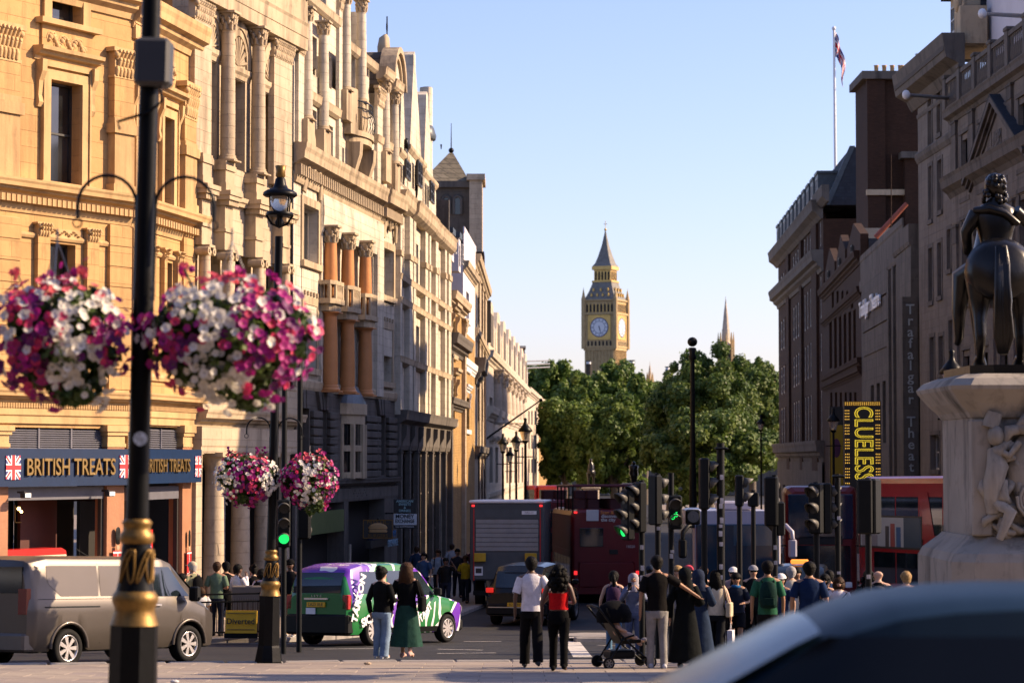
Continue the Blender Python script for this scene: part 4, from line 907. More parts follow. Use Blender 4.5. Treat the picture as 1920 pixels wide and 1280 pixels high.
MB().cyl((X(824, Yt)-T5.location.x, 3, zs+3.5), (X(824, Yt)-T5.location.x, 3, Zp(824, 270, Yt)-gt), .07, .03).build('finial', M['iron'], T5)
for pa, pb in ((828, 844), (849, 866)):
    a, b = X(pa, Yt)-T5.location.x, X(pb, Yt)-T5.location.x; zb, zt2 = Zp(840, 402, Yt)-gt, Zp(840, 368, Yt)-gt; c = (a+b)/2; r = (b-a)/2*.85
    poly = [(c-r, zb), (c+r, zb)] + [(c+r*math.cos(math.pi*k/8), zt2-r+r*math.sin(math.pi*k/8)) for k in range(9)]
    o = MB().prism(poly, -.06, 0).build('arched_window', M['glass'], T5); fr = MB()
    for k in range(9): pass
    MB().tube([(p[0], -.08, p[1]) for p in poly[1:]] + [(c-r, -.08, zb)], .12, 5).build('frame', M['greytrim'], o)
a, b = X(880, Yt)-T5.location.x, X(904, Yt)-T5.location.x
MB().box(a, b, -.8, 4, 0, Zp(890, 332, Yt)-gt).box(a-.2, b+.2, -1.0, 4.2, Zp(890, 340, Yt)-gt, Zp(890, 329, Yt)-gt+.01).build('chimney', M['cream'], T5)
MB().box(X(885, Yt)-T5.location.x, b+.15, -1.5, 3, 0, Zp(890, 475, Yt)-gt).build('brick_stack', M['brown'], T5)
# ================================================================ LEFT, building 6: yellow brick houses with mansard
F6 = Fac('mansard_building', 'yellow brick building with slate mansard roof and pale dormers beside the pale gabled building', 'building', 838, 122, 868, 134)
U, Z = F6.U, F6.Z
z1 = Z(852, 585); ops = [op(F6, 846, 853, 600, 665), op(F6, 847, 853, 720, 790)]
F6.wall(0, F6.W, 0, z1, ops, M['yellowb'], rev=.4); F6.body(z1, 10, M['brown'])
for o in ops: F6.win(*o[:4], frame='frame', rec=.3, fw=.1); F6.hood(o[0]-.5, o[1]+.5, o[3]+.3, 'trim', .9, .5, con=True); F6.box('window_sill', M['trim'], o[0]-.4, o[1]+.4, o[2]-.25, o[2]-.01, 0, .4)
F6.band('cornice', M['trim'], 0, F6.W, z1, CORN(1.2, .8)); F6.band('lower_cornice', M['greytrim'], 0, F6.W, Z(852, 668), CORN(1.4, 1.0)); F6.band('string', M['greytrim'], 0, F6.W, Z(852, 770), CORN(.9, .6))
F6.pilaster(.15, 1.0, 0, Z(845, 668), .6, 'greys', 'greytrim', caph=.8, leafy=False); F6.pilaster(F6.W-1.2, F6.W-.2, 0, z1, .5, 'cream', 'trim', caph=.8)
zm = Z(845, 395); F6.put(MB().prism([(.2, z1+.8), (2.6, zm), (9.5, zm), (9.5, z1+.8)], 0, F6.W, 'x'), 'mansard_roof', M['slate'])
for k, px in enumerate((845, 858)):
    u = U(px); zb = Z(px, 490 + k*20); zt_ = Z(px, 440+8*k)
    o = F6.put(MB().box(u-.75, u+.75, -.25, 3.0, zb, zt_), 'dormer', M['render']); F6.put(MB().box(u-.95, u+.95, -.45, 3.0, zt_, zt_+.3), 'dormer_roof', M['lead'])
    F6.win(u-.4, u+.4, zb+.4, zt_-.3, frame='wframe', rec=-.3)
F6.put(MB().box(0, .4, -.2, 8, z1+.8, zm+.3), 'party_wall', M['greytrim'])
F7 = Fac('white_upper_brick_building', 'tall narrow building with white rendered top storey over yellow brick', 'building', 868, 134, 890, 147)
U, Z = F7.U, F7.Z; z1 = Z(878, 500); zr_ = Z(878, 628)
ops = [op(F7, 874, 879.5, 548, 600), op(F7, 872, 880, 645, 690, 1), op(F7, 872, 880, 745, 805)]
F7.wall(0, F7.W, zr_, z1, ops[:1], M['render'], rev=.3, name='rendered_wall'); F7.wall(0, F7.W, 0, zr_-.01, ops[1:], M['yellowb'], rev=.3); F7.body(z1, 9, M['render'])
for o in ops: F7.win(*o[:4], frame='wframe', rec=.2, fw=.08); F7.box('window_sill', M['white'], o[0]-.3, o[1]+.3, o[2]-.25, o[2]-.01, 0, .3)
F7.hood(ops[2][0]-.4, ops[2][1]+.4, ops[2][3]+.3, 'white', .5, .4)
F7.band('cornice', M['trim'], 0, F7.W, Z(878, 522), CORN(.8, .6)); F7.band('parapet', M['render'], 0, F7.W, z1, [(.1, 0), (.1, 1.4), (.2, 1.5), (.2, 1.8)]); F7.band('string', M['white'], 0, F7.W, Z(878, 700), CORN(.5, .7))
F7b = Fac('stone_bay_building', 'narrow stone building with dark side wall and downpipes, right of the white-topped one', 'building', 890, 147, 913, 180)
U, Z = F7b.U, F7b.Z; z1 = Z(900, 528)
ops = [op(F7b, 896, 899, 560, 610), op(F7b, 904, 906, 560, 620), op(F7b, 896, 899, 640, 680), op(F7b, 903, 906, 730, 790), op(F7b, 896, 899, 730, 790)]
F7b.wall(0, F7b.W, 0, z1, ops, M['cream'], rev=.4); F7b.body(z1, 9, M['cream'])
for o in ops: F7b.win(*o[:4], frame='frame', rec=.2, fw=.1)
F7b.band('cornice', M['trim'], 0, F7b.W, z1, CORN(.9, .8)); F7b.band('string', M['trim'], 0, F7b.W, Z(900, 650), CORN(.6, .6)); F7b.band('balcony', M['greytrim'], 0, 9, Z(893, 722), CORN(1.6, 1.6)); F7b.band('string', M['greytrim'], 0, F7b.W, Z(900, 860), CORN(.8, .8))
for k in range(3): F7b.put(MB().cyl((6+8*k, -.25, 0), (6+8*k, -.25, z1), .12), 'downpipe', M['brown'])
F7b.put(MB().box(F7b.W-.3, F7b.W, -.7, .3, Z(912, 640), Z(912, 560)), 'end_banner', M['dframe'])
pp = empty('slanted_flagpole', (0,0,0), 0, 'long dark flagpole leaning out over Whitehall from the stone facade', 'flagpole'); q0, q1 = at(912, 822, 186), at(1014, 750, 178)
pp.location = q0; MB().cyl((0, 0, 0), tuple(q1-q0), .09, .05).build('pole', M['iron'], pp); MB().ball(tuple(q1-q0), .14, 8, 6).build('knob', M['iron'], pp)
# ================================================================ LEFT, far: white ornate building and others
F8 = Fac('white_ornate_building', 'pale baroque office block with row of curved gables, lit by the sun down the street', 'building', 913, 190, 988, 300)
U, Z = F8.U, F8.Z; z1 = Z(950, 712); cols = [(918, 924), (929, 934), (941, 945), (949, 953), (957, 960), (964, 967), (971, 974), (978, 981)]
ops = []
for a, b in cols:
    ops.append(op(F8, a, b, 745 + (a-918)*.12, 792)); ops.append(op(F8, a, b, 838, 905))
F8.wall(0, F8.W, 0, z1, ops, M['sand'], rev=.5); F8.body(z1, 14, M['sand'], back=.55)
for i, o in enumerate(ops): F8.win(*o[:4], frame='frame', nv=1, nh=1, rec=.3, fw=.15); (F8.hood(o[0]-.6, o[1]+.6, o[3]+.3, 'sand', .8, .6, con=False) if i % 2 else None)
F8.band('cornice', M['sand'], 0, F8.W, z1, CORN(1.3, 1.0)); F8.band('string', M['sand'], 0, F8.W, Z(950, 800), CORN(1.2, 1.1)); F8.band('base_course', M['sand'], 0, F8.W, Z(950, 925), CORN(.6, .6))
for i in range(len(cols)-1):
    a = (cols[i][1]+cols[i+1][0])/2; u = U(a); F8.column(u, Z(a, 795), z1-.05, .55, .3, 'sand', 'sand', caph=1.2)
for i in range(8):
    u0 = F8.W*i/8; w = F8.W/8; h = 4.2
    F8.put(MB().prism([(u0+.5, z1+1), (u0+.5, z1+1+h*.5), (u0+w*.2, z1+1+h*.62), (u0+w*.3, z1+1+h*.95), (u0+w*.5, z1+1+h), (u0+w*.7, z1+1+h*.95), (u0+w*.8, z1+1+h*.62), (u0+w-.5, z1+1+h*.5), (u0+w-.5, z1+1)], -.2, 3.5), 'curved_gable', M['sand'])
    F8.box('gable_panel', M['greytrim'], u0+w*.33, u0+w*.67, z1+1.6, z1+1+h*.75, .25, .32)
F8.put(MB().box(0, F8.W, 2, 12, z1, z1+3), 'roof', M['slate'])
F9 = Fac('far_cream_building', 'far cream stone building with flat roof next to the trees', 'building', 988, 302, 1010, 352); U, Z = F9.U, F9.Z; z1 = Z(998, 748)
ops = [op(F9, a, a+2.6, t, t+26) for a in (990.5, 996, 1002) for t in (770, 815, 860)]
F9.wall(0, F9.W, 0, z1, ops, M['sand'], rev=.5); F9.body(z1, 14, M['sand']); F9.band('cornice', M['sand'], 0, F9.W, z1, CORN(1.2, 1.0))
for o in ops: F9.win(*o[:4], frame='frame', nv=1, nh=1, rec=.3, fw=.12)
F10 = Fac('far_orange_building', 'far orange-brown brick building half hidden by the trees', 'building', 1006, 352, 1030, 400); U, Z = F10.U, F10.Z; z1 = Z(1016, 758)
ops = [op(F10, a, a+3, t, t+12) for a in (1009, 1017) for t in (768, 800, 825)]
F10.wall(0, F10.W, 0, z1, ops, M['yellowb'], rev=.5); F10.body(z1, 14, M['yellowb']); F10.band('cornice', M['sand'], 0, F10.W, Z(1016, 785), CORN(1.2, 1.0)); F10.band('parapet', M['sand'], 0, F10.W, z1, CORN(.8, .8))
for o in ops: F10.win(*o[:4], frame='frame', nv=1, nh=1, rec=.3, fw=.15)
def block(name, label, px0, px1, pyt, Y, depth, mat, cat='building', wins=(), extras=None):
    x0, x1 = X(px0, Y), X(px1, Y); g = G(Y); z1 = Zp((px0+px1)/2, pyt, Y)-g
    r = empty(name, ((x0+x1)/2, Y, g), 0, label, cat); w = (x1-x0)/2
    MB().box(-w, w, 0, depth, 0, z1).build('wall', mat, r); MB().box(-w-.15, w+.15, -.15, depth+.15, z1, z1+.3).build('coping', M['sand'], r)
    for (a, b, t, bo) in wins:
        o = MB().box(X(a, Y)-r.location.x, X(b, Y)-r.location.x, -.06, -.01, Zp(a, bo, Y)-g, Zp(a, t, Y)-g).build('window', M['frame'], r)
        MB().box(X(a, Y)-r.location.x+.12, X(b, Y)-r.location.x-.12, -.08, -.061, Zp(a, bo, Y)-g+.12, Zp(a, t, Y)-g-.12).build('pane', M['glass'], o)
    return r, w, z1
r, w, z1 = block('white_cubic_building', 'white building with green copper roof edge rising behind the ornate gables', 906, 931, 620, 320, 14, M['render'], wins=[(911, 915, 632, 646), (920, 923, 632, 648), (911, 915, 658, 672), (920, 923, 658, 672)])
MB().box(-w-.6, w+.6, -.6, 14, z1+.3, z1+.8).build('copper_roof', M['copper'], r)
block('striped_chimney', 'small striped brick chimney beside the white building', 930, 937, 643, 330, 3, M['brown'], 'chimney')
r, w, z1 = block('striped_brick_stack', 'brick chimney block banded in white stone above the rooftops', 960, 984, 652, 345, 6, M['brown'], 'chimney')
for k in range(5): MB().box(-w-.05, w+.05, -.05, 6.05, z1-1.0-k*1.1, z1-.6-k*1.1).build('stone_band', M['sand'], r)
an = empty('roof_railing_frame', at(955, 690, 300), 0, 'pale metal scaffold rails on the rooftops in front of the trees', 'railing')
m = MB()
for k in range(3): m.cyl((0, 0, -k*.45+.8), tuple(at(1030, 676+6*k, 330)-at(955, 690, 300)), .1)
for px in (972, 988): q = at(px, 655 if px == 972 else 690, 310)-an.location; m.cyl((q.x, q.y, q.z-8 if px > 980 else q.z-3), tuple(q), .12)
m.build('rails', M['steel'], an)
# ================================================================ RIGHT, grey stone building with pediment
F20 = Fac('grey_stone_building', 'large shaded grey stone building with balustrade and carved pediment at the right edge', 'building', 1726, 111, 2080, 79)
U, Z = F20.U, F20.Z
uS = F20.U(1800)      # plain corner wing up to here, then the pedimented front stands forward
ztop = F20.Z(1770, 170)
cw = []
for (a, b, t, bo) in ((1744, 1751, 185, 275), (1761, 1768, 168, 250), (1744, 1750, 312, 412), (1761, 1769, 300, 395), (1743, 1750, 465, 565), (1760, 1767, 455, 555), (1744, 1752, 632, 715), (1761, 1769, 630, 700), (1744, 1760, 815, 880), (1778, 1785, 430, 505), (1780, 1787, 600, 690)): cw.append(op(F20, a, b, t, bo))
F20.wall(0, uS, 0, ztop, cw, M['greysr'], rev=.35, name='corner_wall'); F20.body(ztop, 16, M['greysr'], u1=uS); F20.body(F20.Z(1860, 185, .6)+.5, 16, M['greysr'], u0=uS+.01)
for o in cw:
    F20.win(*o[:4], frame='wframe', nv=1, nh=1, rec=.22, fw=.06)
    F20.box('window_sill', M['greytrim'], o[0]-.15, o[1]+.15, o[2]-.2, o[2]-.004, 0, .2)
    m = MB(); m.box(o[0]-.18, o[0]-.003, -.07, 0, o[2], o[3]+.18); m.box(o[1]+.003, o[1]+.18, -.07, 0, o[2], o[3]+.18); m.box(o[0]-.003, o[1]+.003, -.07, 0, o[3]+.003, o[3]+.18); F20.put(m, 'architrave', M['greytrim'])
F20.band('eaves_cornice', M['greytrim'], -1.2, uS+1.5, ztop, [(.15, 0), (.5, .25), (.7, .45), (1.9, .7), (2.0, .95), (2.15, 1.3), (2.3, 1.7)])
F20.row('dentil', 'greytrim', -1.1, uS+1.4, 60, .13, ztop+.98, ztop+1.25, 2.0, 2.12)
F20.band('string_course', M['greytrim'], 0, uS, Z(1745, 210), [(.06, 0), (.14, .1), (.14, .2)])
F20.band('string_course', M['greytrim'], -.1, uS, Z(1745, 295), [(.08, 0), (.3, .2), (.36, .4), (.2, .5)])
# balustrade wing
zc1 = Z(1860, 185, .6); zc2 = Z(1860, 335, .6); dW = .6
zt2 = zc1+.55
bw = []
for k in range(7):
    u = uS + 2.0 + k*3.4
    if u+1.4 < F20.W: bw += [(u, u+1.25, zc1-3.4, zc1-1.0), (u, u+1.25, zc2-4.6, zc2-1.4), (u, u+1.25, zc2-9.6, zc2-6.8), (u, u+1.3, .8, 3.6)]
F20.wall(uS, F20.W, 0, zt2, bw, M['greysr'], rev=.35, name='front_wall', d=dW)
for o in bw: F20.win(*o[:4], frame='wframe', nv=1, nh=1, rec=.25, fw=.07, d=dW)
for o in bw:
    m = MB(); m.box(o[0]-.25, o[0]-.003, -.12-dW, -dW, o[2], o[3]+.25); m.box(o[1]+.003, o[1]+.25, -.12-dW, -dW, o[2], o[3]+.25); m.box(o[0]-.35, o[1]+.35, -.22-dW, -dW, o[3]+.253, o[3]+.42); m.box(o[0]-.35, o[1]+.35, -.2-dW, -dW, o[2]-.2, o[2]-.003); F20.put(m, 'architrave', M['greytrim'])
F20.band('cornice', M['greytrim'], uS-.4, F20.W, zc1, [(.7, 0), (.9, .15), (1.35, .25), (1.4, .45), (1.5, .55)])
F20.band('cornice', M['greytrim'], uS-.4, F20.W, zc2, [(.7, 0), (1.0, .2), (1.6, .4), (1.7, .7), (1.85, .85)])
F20.band('frieze', M['greysr'], uS, F20.W, zc2-1.2, [(.66, 0), (.74, .1), (.74, 1.19)])
bal = empty('balustrade', (0,0,0)); bal.parent = F20.root; bal.scale = (1, .45, 1)
bl = MB().lathe([(.08, 0), (.08, .08), (.13, .3), (.06, .65), (.06, .85), (.1, 1.0)], 8).mesh('baluster', M['greytrim'])
uu = uS-.3; k = 0
while uu < F20.W-.5:
    MB().bevbox(uu, uu+.5, -1.35, -.75, zt2+.003, zt2+1.35, .03).build('baluster_pier', M['greytrim'], bal)
    MB().bevbox(uu-.06, uu+.56, -1.42, -.68, zt2+1.35, zt2+1.5, .03).build('pier_cap', M['greytrim'], bal)
    for j in range(7): inst('baluster', bl, bal, (uu+.68+j*.3, -1.05, zt2+.12))
    uu += 2.9
MB().box(uS-.3, F20.W, -1.2, -.9, zt2+.003, zt2+.12).build('balustrade_base', M['greytrim'], bal); MB().box(uS-.3, F20.W, -1.25, -.85, zt2+1.12, zt2+1.3).build('balustrade_rail', M['greytrim'], bal)
for k in range(11):
    u = uS+.3+k*3.4
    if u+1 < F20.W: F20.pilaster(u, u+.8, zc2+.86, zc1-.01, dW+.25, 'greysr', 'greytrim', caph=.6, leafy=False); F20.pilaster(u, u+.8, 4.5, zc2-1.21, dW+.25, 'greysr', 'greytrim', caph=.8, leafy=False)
# pediment
pu0 = U(1805, 1.6); pc = U(1859, 1.6); pu1 = 2*pc-pu0; zp_ = Z(1805, 345, 1.6); hp = Z(1859, 186, 1.6)-zp_; D = 1.6
for (a, b) in (((pu0, zp_), (pc, zp_+hp)), ((pc, zp_+hp), (pu1, zp_))):
    A, B = Vector(a), Vector(b); n = Vector((-(B-A).y, (B-A).x)).normalized(); m = MB()
    for (t0, t1, d) in ((-.42, -.26, D-.6), (-.26, -.10, D-.3), (-.10, .10, D)):
        P = [A+n*t0, B+n*t0, B+n*t1, A+n*t1]; m.prism([(p.x, p.y) for p in P], -d, -.4)
    F20.put(m, 'raking_cornice', M['greytrim'])
F20.put(MB().prism([(pu0+.6, zp_), (pu1-.6, zp_), (pc, zp_+hp-.35)], -.8, -.3), 'tympanum', M['greysr'])
F20.put(MB().prism([(pu0-.1, zp_+.12), (pc, zp_+hp+.12), (pu1+.1, zp_+.12), (pc, zp_+hp+.2)], -D, 4), 'pediment_roof', M['darkroof'])
for dx in (-1.3, 0, 1.3):
    o = F20.relief(pc+dx-.6, pc+dx+.6, zp_+.35, zp_+1.5-abs(dx)*.4, .3, 'greytrim', name='pediment_carving', n=16, seed=int(dx*10)+50); o.location.y -= .33
# dark roof with dormer and white gable wall above
F20.put(MB().prism([(U(1752), ztop+1.6), (U(1776), Z(1776, -60, -3)), (U(1801), Z(1800, -60, -3)), (U(1801), ztop+1.6)], 1.0, 3.0), 'steep_roof', M['darkroof'])
F20.put(MB().box(uS+.3, F20.W, 1.2, 8, ztop-6, Z(1860, -55, -3.6)), 'white_gable_wall', M['render'])
zd0, zd1 = Z(1788, 62, -.3), Z(1788, 12, -.3)
F20.box('dormer_wall', M['cream'], U(1775), U(1800), zd0-1.0, zd1+.4, -3, -.3)
for a, b in ((1777, 1785), (1788, 1796)): F20.win(U(a), U(b), zd0, zd1, frame='wframe', rec=.24, fw=.07)
F20.put(MB().prism([(-.2, zd1+.4), (-.2, zd1+.6), (2.6, zd1+1.4), (2.6, zd1+.4)], U(1773), U(1802), 'x'), 'dormer_roof', M['darkroof'])
F20.box('scroll_block', M['trim'], U(1800), U(1812), zd0-1.0, zd0+.6, -1, .3); F20.put(MB().ball((U(1806), -.3, zd0+.9), (.35, .4, .5), 8, 6), 'urn', M['trim'])
for (px, py, qx, qy, Y) in ((1842, 26, 1930, 31, 96), (1699, 178, 1822, 188, 104)):
    a, b = at(px, py, Y-6), at(qx, qy, Y); o = empty('slanted_flagpole', b, 0, 'pale metal pole with white tip projecting from the %s of the grey stone building' % ('top' if py < 100 else 'upper corner'), 'flagpole')
    MB().cyl((0,0,0), tuple(a-b), .10, .07).build('pole', M['steel'], o); MB().ball(tuple(a-b), (.17, .17, .2), 8, 6).build('tip', M['white'], o)
# ================================================================ RIGHT, theatre
F21 = Fac('theatre_building', 'grey stone theatre with vertical letters on its corner and black yellow-lit blade sign', 'building', 1617, 143, 1726, 113)
U, Z = F21.U, F21.Z; z1 = Z(1672, 505)
ops = [op(F21, 1631, 1637, 638, 660), op(F21, 1641, 1648, 632, 655), op(F21, 1651, 1658, 627, 650)] + [op(F21, 1632+11*k, 1638+11*k, 722-4*k, 830) for k in range(3)] + [op(F21, 1688, 1690, 735, 860)]
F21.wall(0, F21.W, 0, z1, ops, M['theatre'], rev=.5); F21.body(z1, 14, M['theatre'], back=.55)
for i, o in enumerate(ops): F21.win(*o[:4], frame='dframe', nv=1 if i < 3 else 0, nh=2 if i < 3 else 0, rec=.35, fw=.06)
F21.box('recess_pier', M['theatre'], U(1668), U(1671), 0, z1, 0, .35); F21.box('recess_pier', M['theatre'], U(1678), U(1680), 0, z1, 0, .35)
F21.box('corner_tower', M['theatre'], U(1696), F21.W-.02, 0, Z(1710, 460), 0, .9)
F21.band('parapet', M['greytrim'], 0, U(1696)-.01, z1, [(.2, 0), (.3, .2), (.3, .6), (.1, .65), (.1, 1.7), (.2, 1.8), (.2, 2.1)])
F21.band('tower_band', M['greytrim'], U(1692), F21.W, Z(1710, 470), [(1.0, 0), (1.15, .2), (1.15, 1.0)])
for k in range(3): F21.band('stepped_course', M['theatre'], U(1620), U(1668), z1-1.1-1.4*k, [(.3-.08*k, 0), (.3-.08*k, 1.3)])
F21.put(MB().prism([(U(1686)+.35*math.cos(a), Z(1686, 626)+1.1*math.sin(a)) for a in [k*math.pi/8 for k in range(16)]], -.05, 0), 'oval_window', M['glass'])
lm_ = plain('steel_letters', (.38,.42,.42), .4, metal=.3)
zt = Z(1710, 577, .95); zb = Z(1710, 900, .95); word = 'Trafalgar Theatre'
nn = 16.6
fin = empty('letter_fin', (0,0,0)); fin.parent = F21.root; fin.location = (U(1711, .95), -.95*F21.os-.1, 0); fin.rotation_euler = (0, 0, -F21.rz)
MB().box(-.36, .36, 0, .5, 0, zt+.5).build('fin_panel', M['theatre'], fin)
for i, ch in enumerate(word):
    if ch != ' ': lettering(ch, lm_, fin, (0, -.02, zt-(zt-zb)*(i+.2)/nn*1.08), .66, .02, bevel=.006)
lettering('Trafalgar Theatre', M['white'], F21.root, ((U(1619)+U(1658))/2, -.22, Z(1639, 571)), 1.25, .05, width=U(1658)-U(1619), bevel=.03)
sg = empty('theatre_blade_sign', at(1584, 905, 118), R(-6), 'black blade sign with yellow neon letters CLUELESS running downwards and bulb border', 'sign')
Ys = 118; w = X(1652, Ys)-X(1583, Ys); z1s = Zp(1618, 752, Ys); z0s = Zp(1618, 925, Ys); sg.location = at(1618, 925, Ys); h = z1s-z0s
MB().bevbox(-w/2, w/2, 0, .5, 0, h, .03).build('sign_box', M['dframe'], sg)
neon = plain('yellow_neon_tube', (.8,.65,.05), emit=(1.0, .72, .06), es=.42, noise=0)
bulbm = plain('amber_bulb', (.9,.6,.1), emit=(1.0, .55, .08), es=.5, noise=0); dimy = plain('dim_yellow_letter_face', (.10,.085,.01), emit=(1, .75, .05), es=.05, noise=0)
me = text_mesh('CLUELESS', neon, .95, 0, outline=True, bevel=.013, spacing=1.05)
me2 = text_mesh('CLUELESS', dimy, .95, .005, spacing=1.05)
xs = [v.co.x for v in me2.vertices]; tw = max(xs)-min(xs); k = 3.55/tw; kh = (w*.5)/.68
for mm, dy in ((me2, -.02), (me, -.05)):
    o = inst('lettering', mm, sg, (0.02, dy, h-2.05), (R(90), R(90), 0), (k, kh, 1))
bw_ = MB().ball((0,0,0), (.026,.02,.026), 6, 4).mesh('bulb', bulbm)
cnt = 0
for j in range(30):
    for s_ in (-1, 1):
        for q in range(3):
            if j % 5 == 4: continue
            inst('bulb', bw_, sg, (s_*(w/2-.07-.085*q), -.02, .08 + (h-.25)*j/30)); cnt += 1
for j in range(17):
    for q in range(2): inst('bulb', bw_, sg, (-w/2+.08+(w-.16)*j/16, -.02, h-.07-.09*q))
MB().box(-w/2, w/2, -.012, -.002, h-.24, h).build('gold_strip', M['goldp'], sg)
ps = empty('yellow_poster', at(1569, 935, 126), 0, 'yellow and purple theatre poster on the dark wall left of the blade sign', 'poster')
a0 = X(1556, 126)-X(1569, 126); b0 = X(1582, 126)-X(1569, 126); hp_ = Zp(1569, 762, 126)-Zp(1569, 935, 126)
MB().box(a0, b0, 0, .15, 0, hp_).build('frame', M['dframe'], ps); MB().box(a0+.05, b0-.02, -.02, 0, .6, hp_*.8).build('print', plain('poster_yellow', (.32,.22,.01), .6), ps); MB().ball(((a0+b0)/2, -.02, hp_*.55), (.22, .012, .5), 12, 8).build('printed_figure', plain('poster_purple', (.08,.02,.07), .6), ps)
lettering('CLUELESS', plain('poster_lettering', (.35,.25,.02), .6), ps, ((a0+b0)/2, -.03, .3), .35, .005, width=(b0-a0)*.9)
# ================================================================ RIGHT, terracotta building and big brown brick block
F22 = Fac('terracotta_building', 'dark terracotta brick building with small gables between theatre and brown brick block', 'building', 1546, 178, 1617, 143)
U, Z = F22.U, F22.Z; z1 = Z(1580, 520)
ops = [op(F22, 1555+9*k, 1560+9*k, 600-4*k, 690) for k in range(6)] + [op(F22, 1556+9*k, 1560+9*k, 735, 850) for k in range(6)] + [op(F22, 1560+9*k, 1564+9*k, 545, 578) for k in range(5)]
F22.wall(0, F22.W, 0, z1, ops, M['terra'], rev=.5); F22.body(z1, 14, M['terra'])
for o in ops: F22.win(*o[:4], frame='dframe', nv=1, nh=1, rec=.3, fw=.07)
for z_ in (585, 705, 720): F22.band('string_course', M['terra'], 0, F22.W, Z(1580, z_), CORN(.7, .6))
F22.band('cornice', M['terra'], 0, F22.W, Z(1580, 530), CORN(1.1, .8))
for k, (a, b, t) in enumerate(((1550, 1568, 465), (1572, 1588, 440), (1592, 1617, 418))):
    c = (a+b)/2; u0, u1 = U(a), U(b); zt = Z(c, t)
    F22.put(MB().prism([(u0, z1), (u0, z1+(zt-z1)*.55), ((u0+u1)/2, zt), (u1, z1+(zt-z1)*.55), (u1, z1)], -.2, .4), 'brick_gable', M['terra'])
    F22.put(MB().prism([(u0-.2, z1), (u0-.2, z1+(zt-z1)*.55-.3), ((u0+u1)/2, zt-.3), (u1+.2, z1+(zt-z1)*.55-.3), (u1+.2, z1)], .41, 9), 'gable_roof', M['darkroof'])
    F22.win((u0+u1)/2-.5, (u0+u1)/2+.5, z1+.3, z1+(zt-z1)*.45, frame='dframe', rec=-.24)
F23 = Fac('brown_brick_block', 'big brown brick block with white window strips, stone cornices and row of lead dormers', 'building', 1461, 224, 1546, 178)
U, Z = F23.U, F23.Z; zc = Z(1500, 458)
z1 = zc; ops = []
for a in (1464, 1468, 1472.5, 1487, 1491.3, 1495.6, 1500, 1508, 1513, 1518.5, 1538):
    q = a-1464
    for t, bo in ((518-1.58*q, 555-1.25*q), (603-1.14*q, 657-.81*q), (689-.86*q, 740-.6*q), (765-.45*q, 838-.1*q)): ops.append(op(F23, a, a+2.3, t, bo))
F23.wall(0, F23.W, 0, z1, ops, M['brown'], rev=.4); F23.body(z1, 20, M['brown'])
for o in ops: F23.win(*o[:4], frame='wframe', nv=1, nh=2, rec=.05, fw=.16)
F23.box('projecting_bay', M['brown'], U(1503), U(1507), 6, z1, 0, .5); F23.box('projecting_bay', M['brown'], U(1526), U(1536), 6, z1, 0, .5); F23.box('projecting_bay', M['brown'], U(1478), U(1483), 6, z1, 0, .5)
F23.band('cornice', M['greytrim'], -1, F23.W, z1, [(.3, 0), (.9, .3), (1.9, .6), (2.0, 1.1), (2.2, 1.4)])
F23.band('lower_cornice', M['greytrim'], 0, F23.W, Z(1500, 546), CORN(2.2, 1.6)); F23.band('base_cornice', M['greytrim'], 0, F23.W, Z(1500, 865), CORN(1.6, 1.6))
F23.wall(0, F23.W, 0, Z(1500, 865), [(2+5*k, 4.4+5*k, .5, 4.6) for k in range(int(F23.W/5))], M['greys'], rev=.6, name='stone_base', d=.45)
for k in range(int(F23.W/5)): F23.win(2+5*k, 4.4+5*k, .5, 4.6, frame='dframe', rec=.4, d=.45)
F23.put(MB().prism([(.2, z1+1.0), (2.1, Z(1546, 274)), (13, Z(1546, 274)), (13, z1+1.0)], 0, F23.W-.02, 'x'), 'roof_slope', M['darkroof'])
zr0 = z1+.95
nd = 11
for k in range(nd):
    u = F23.W*(.0 + .98*k/nd); o = F23.put(MB().box(u, u+2.3, -.3, 1.6, zr0, zr0+2.7), 'dormer', M['lead']); F23.put(MB().box(u-.15, u+2.45, -.5, 1.7, zr0+2.7, zr0+2.9), 'dormer_roof', M['lead'])
    F23.win(u+.5, u+1.8, zr0+.4, zr0+2.4, frame='wframe', rec=-.17, fw=.1)
F23.put(MB().prism([(.1, z1+1.0), (2.0, Z(1546, 272)), (2.4, Z(1546, 272)), (.5, z1+1.0)], F23.W-.3, F23.W+.05, 'x'), 'hip_flashing', M['lead'])
F23.band('side_cornice', M['greytrim'], F23.W-3, F23.W+5, zr0-.2, [(.3, 0), (1.2, .4), (1.3, 1.2)])
ch = empty('tall_brick_chimney', (0,0,0), 0, 'massive brown brick chimney stack with row of yellow pots above the theatre', 'chimney'); Yc = 152
x0, x1 = X(1630, Yc), X(1742, Yc); ch.location = ((x0+x1)/2, Yc, G(Yc)); w = (x1-x0)/2; zt = Zp(1680, 150, Yc)-G(Yc)
MB().box(-w, w, 0, 5, 0, zt).build('brick_stack', M['brown'], ch); MB().box(-w-.02, -w+1.1, -.3, 0, 8, zt).build('brick_pilaster', M['brown'], ch); MB().box(-w-.35, w+.3, -.5, 5.4, zt, zt+.5).build('stack_cap', M['greytrim'], ch)
zb_ = Zp(1660, 367, Yc)-G(Yc); MB().box(-w-.1, -w+2.3, -.45, 0, zb_, zb_+.35).build('stone_band', M['trim'], ch)
MB().box(.4, w, -.8, 0, 5, Zp(1700, 300, Yc)-G(Yc)).build('brick_pilaster', M['brown'], ch); MB().box(.1, w+.2, -1.1, 0, Zp(1700, 300, Yc)-G(Yc), Zp(1700, 288, Yc)-G(Yc)).build('stack_cap', M['greytrim'], ch)
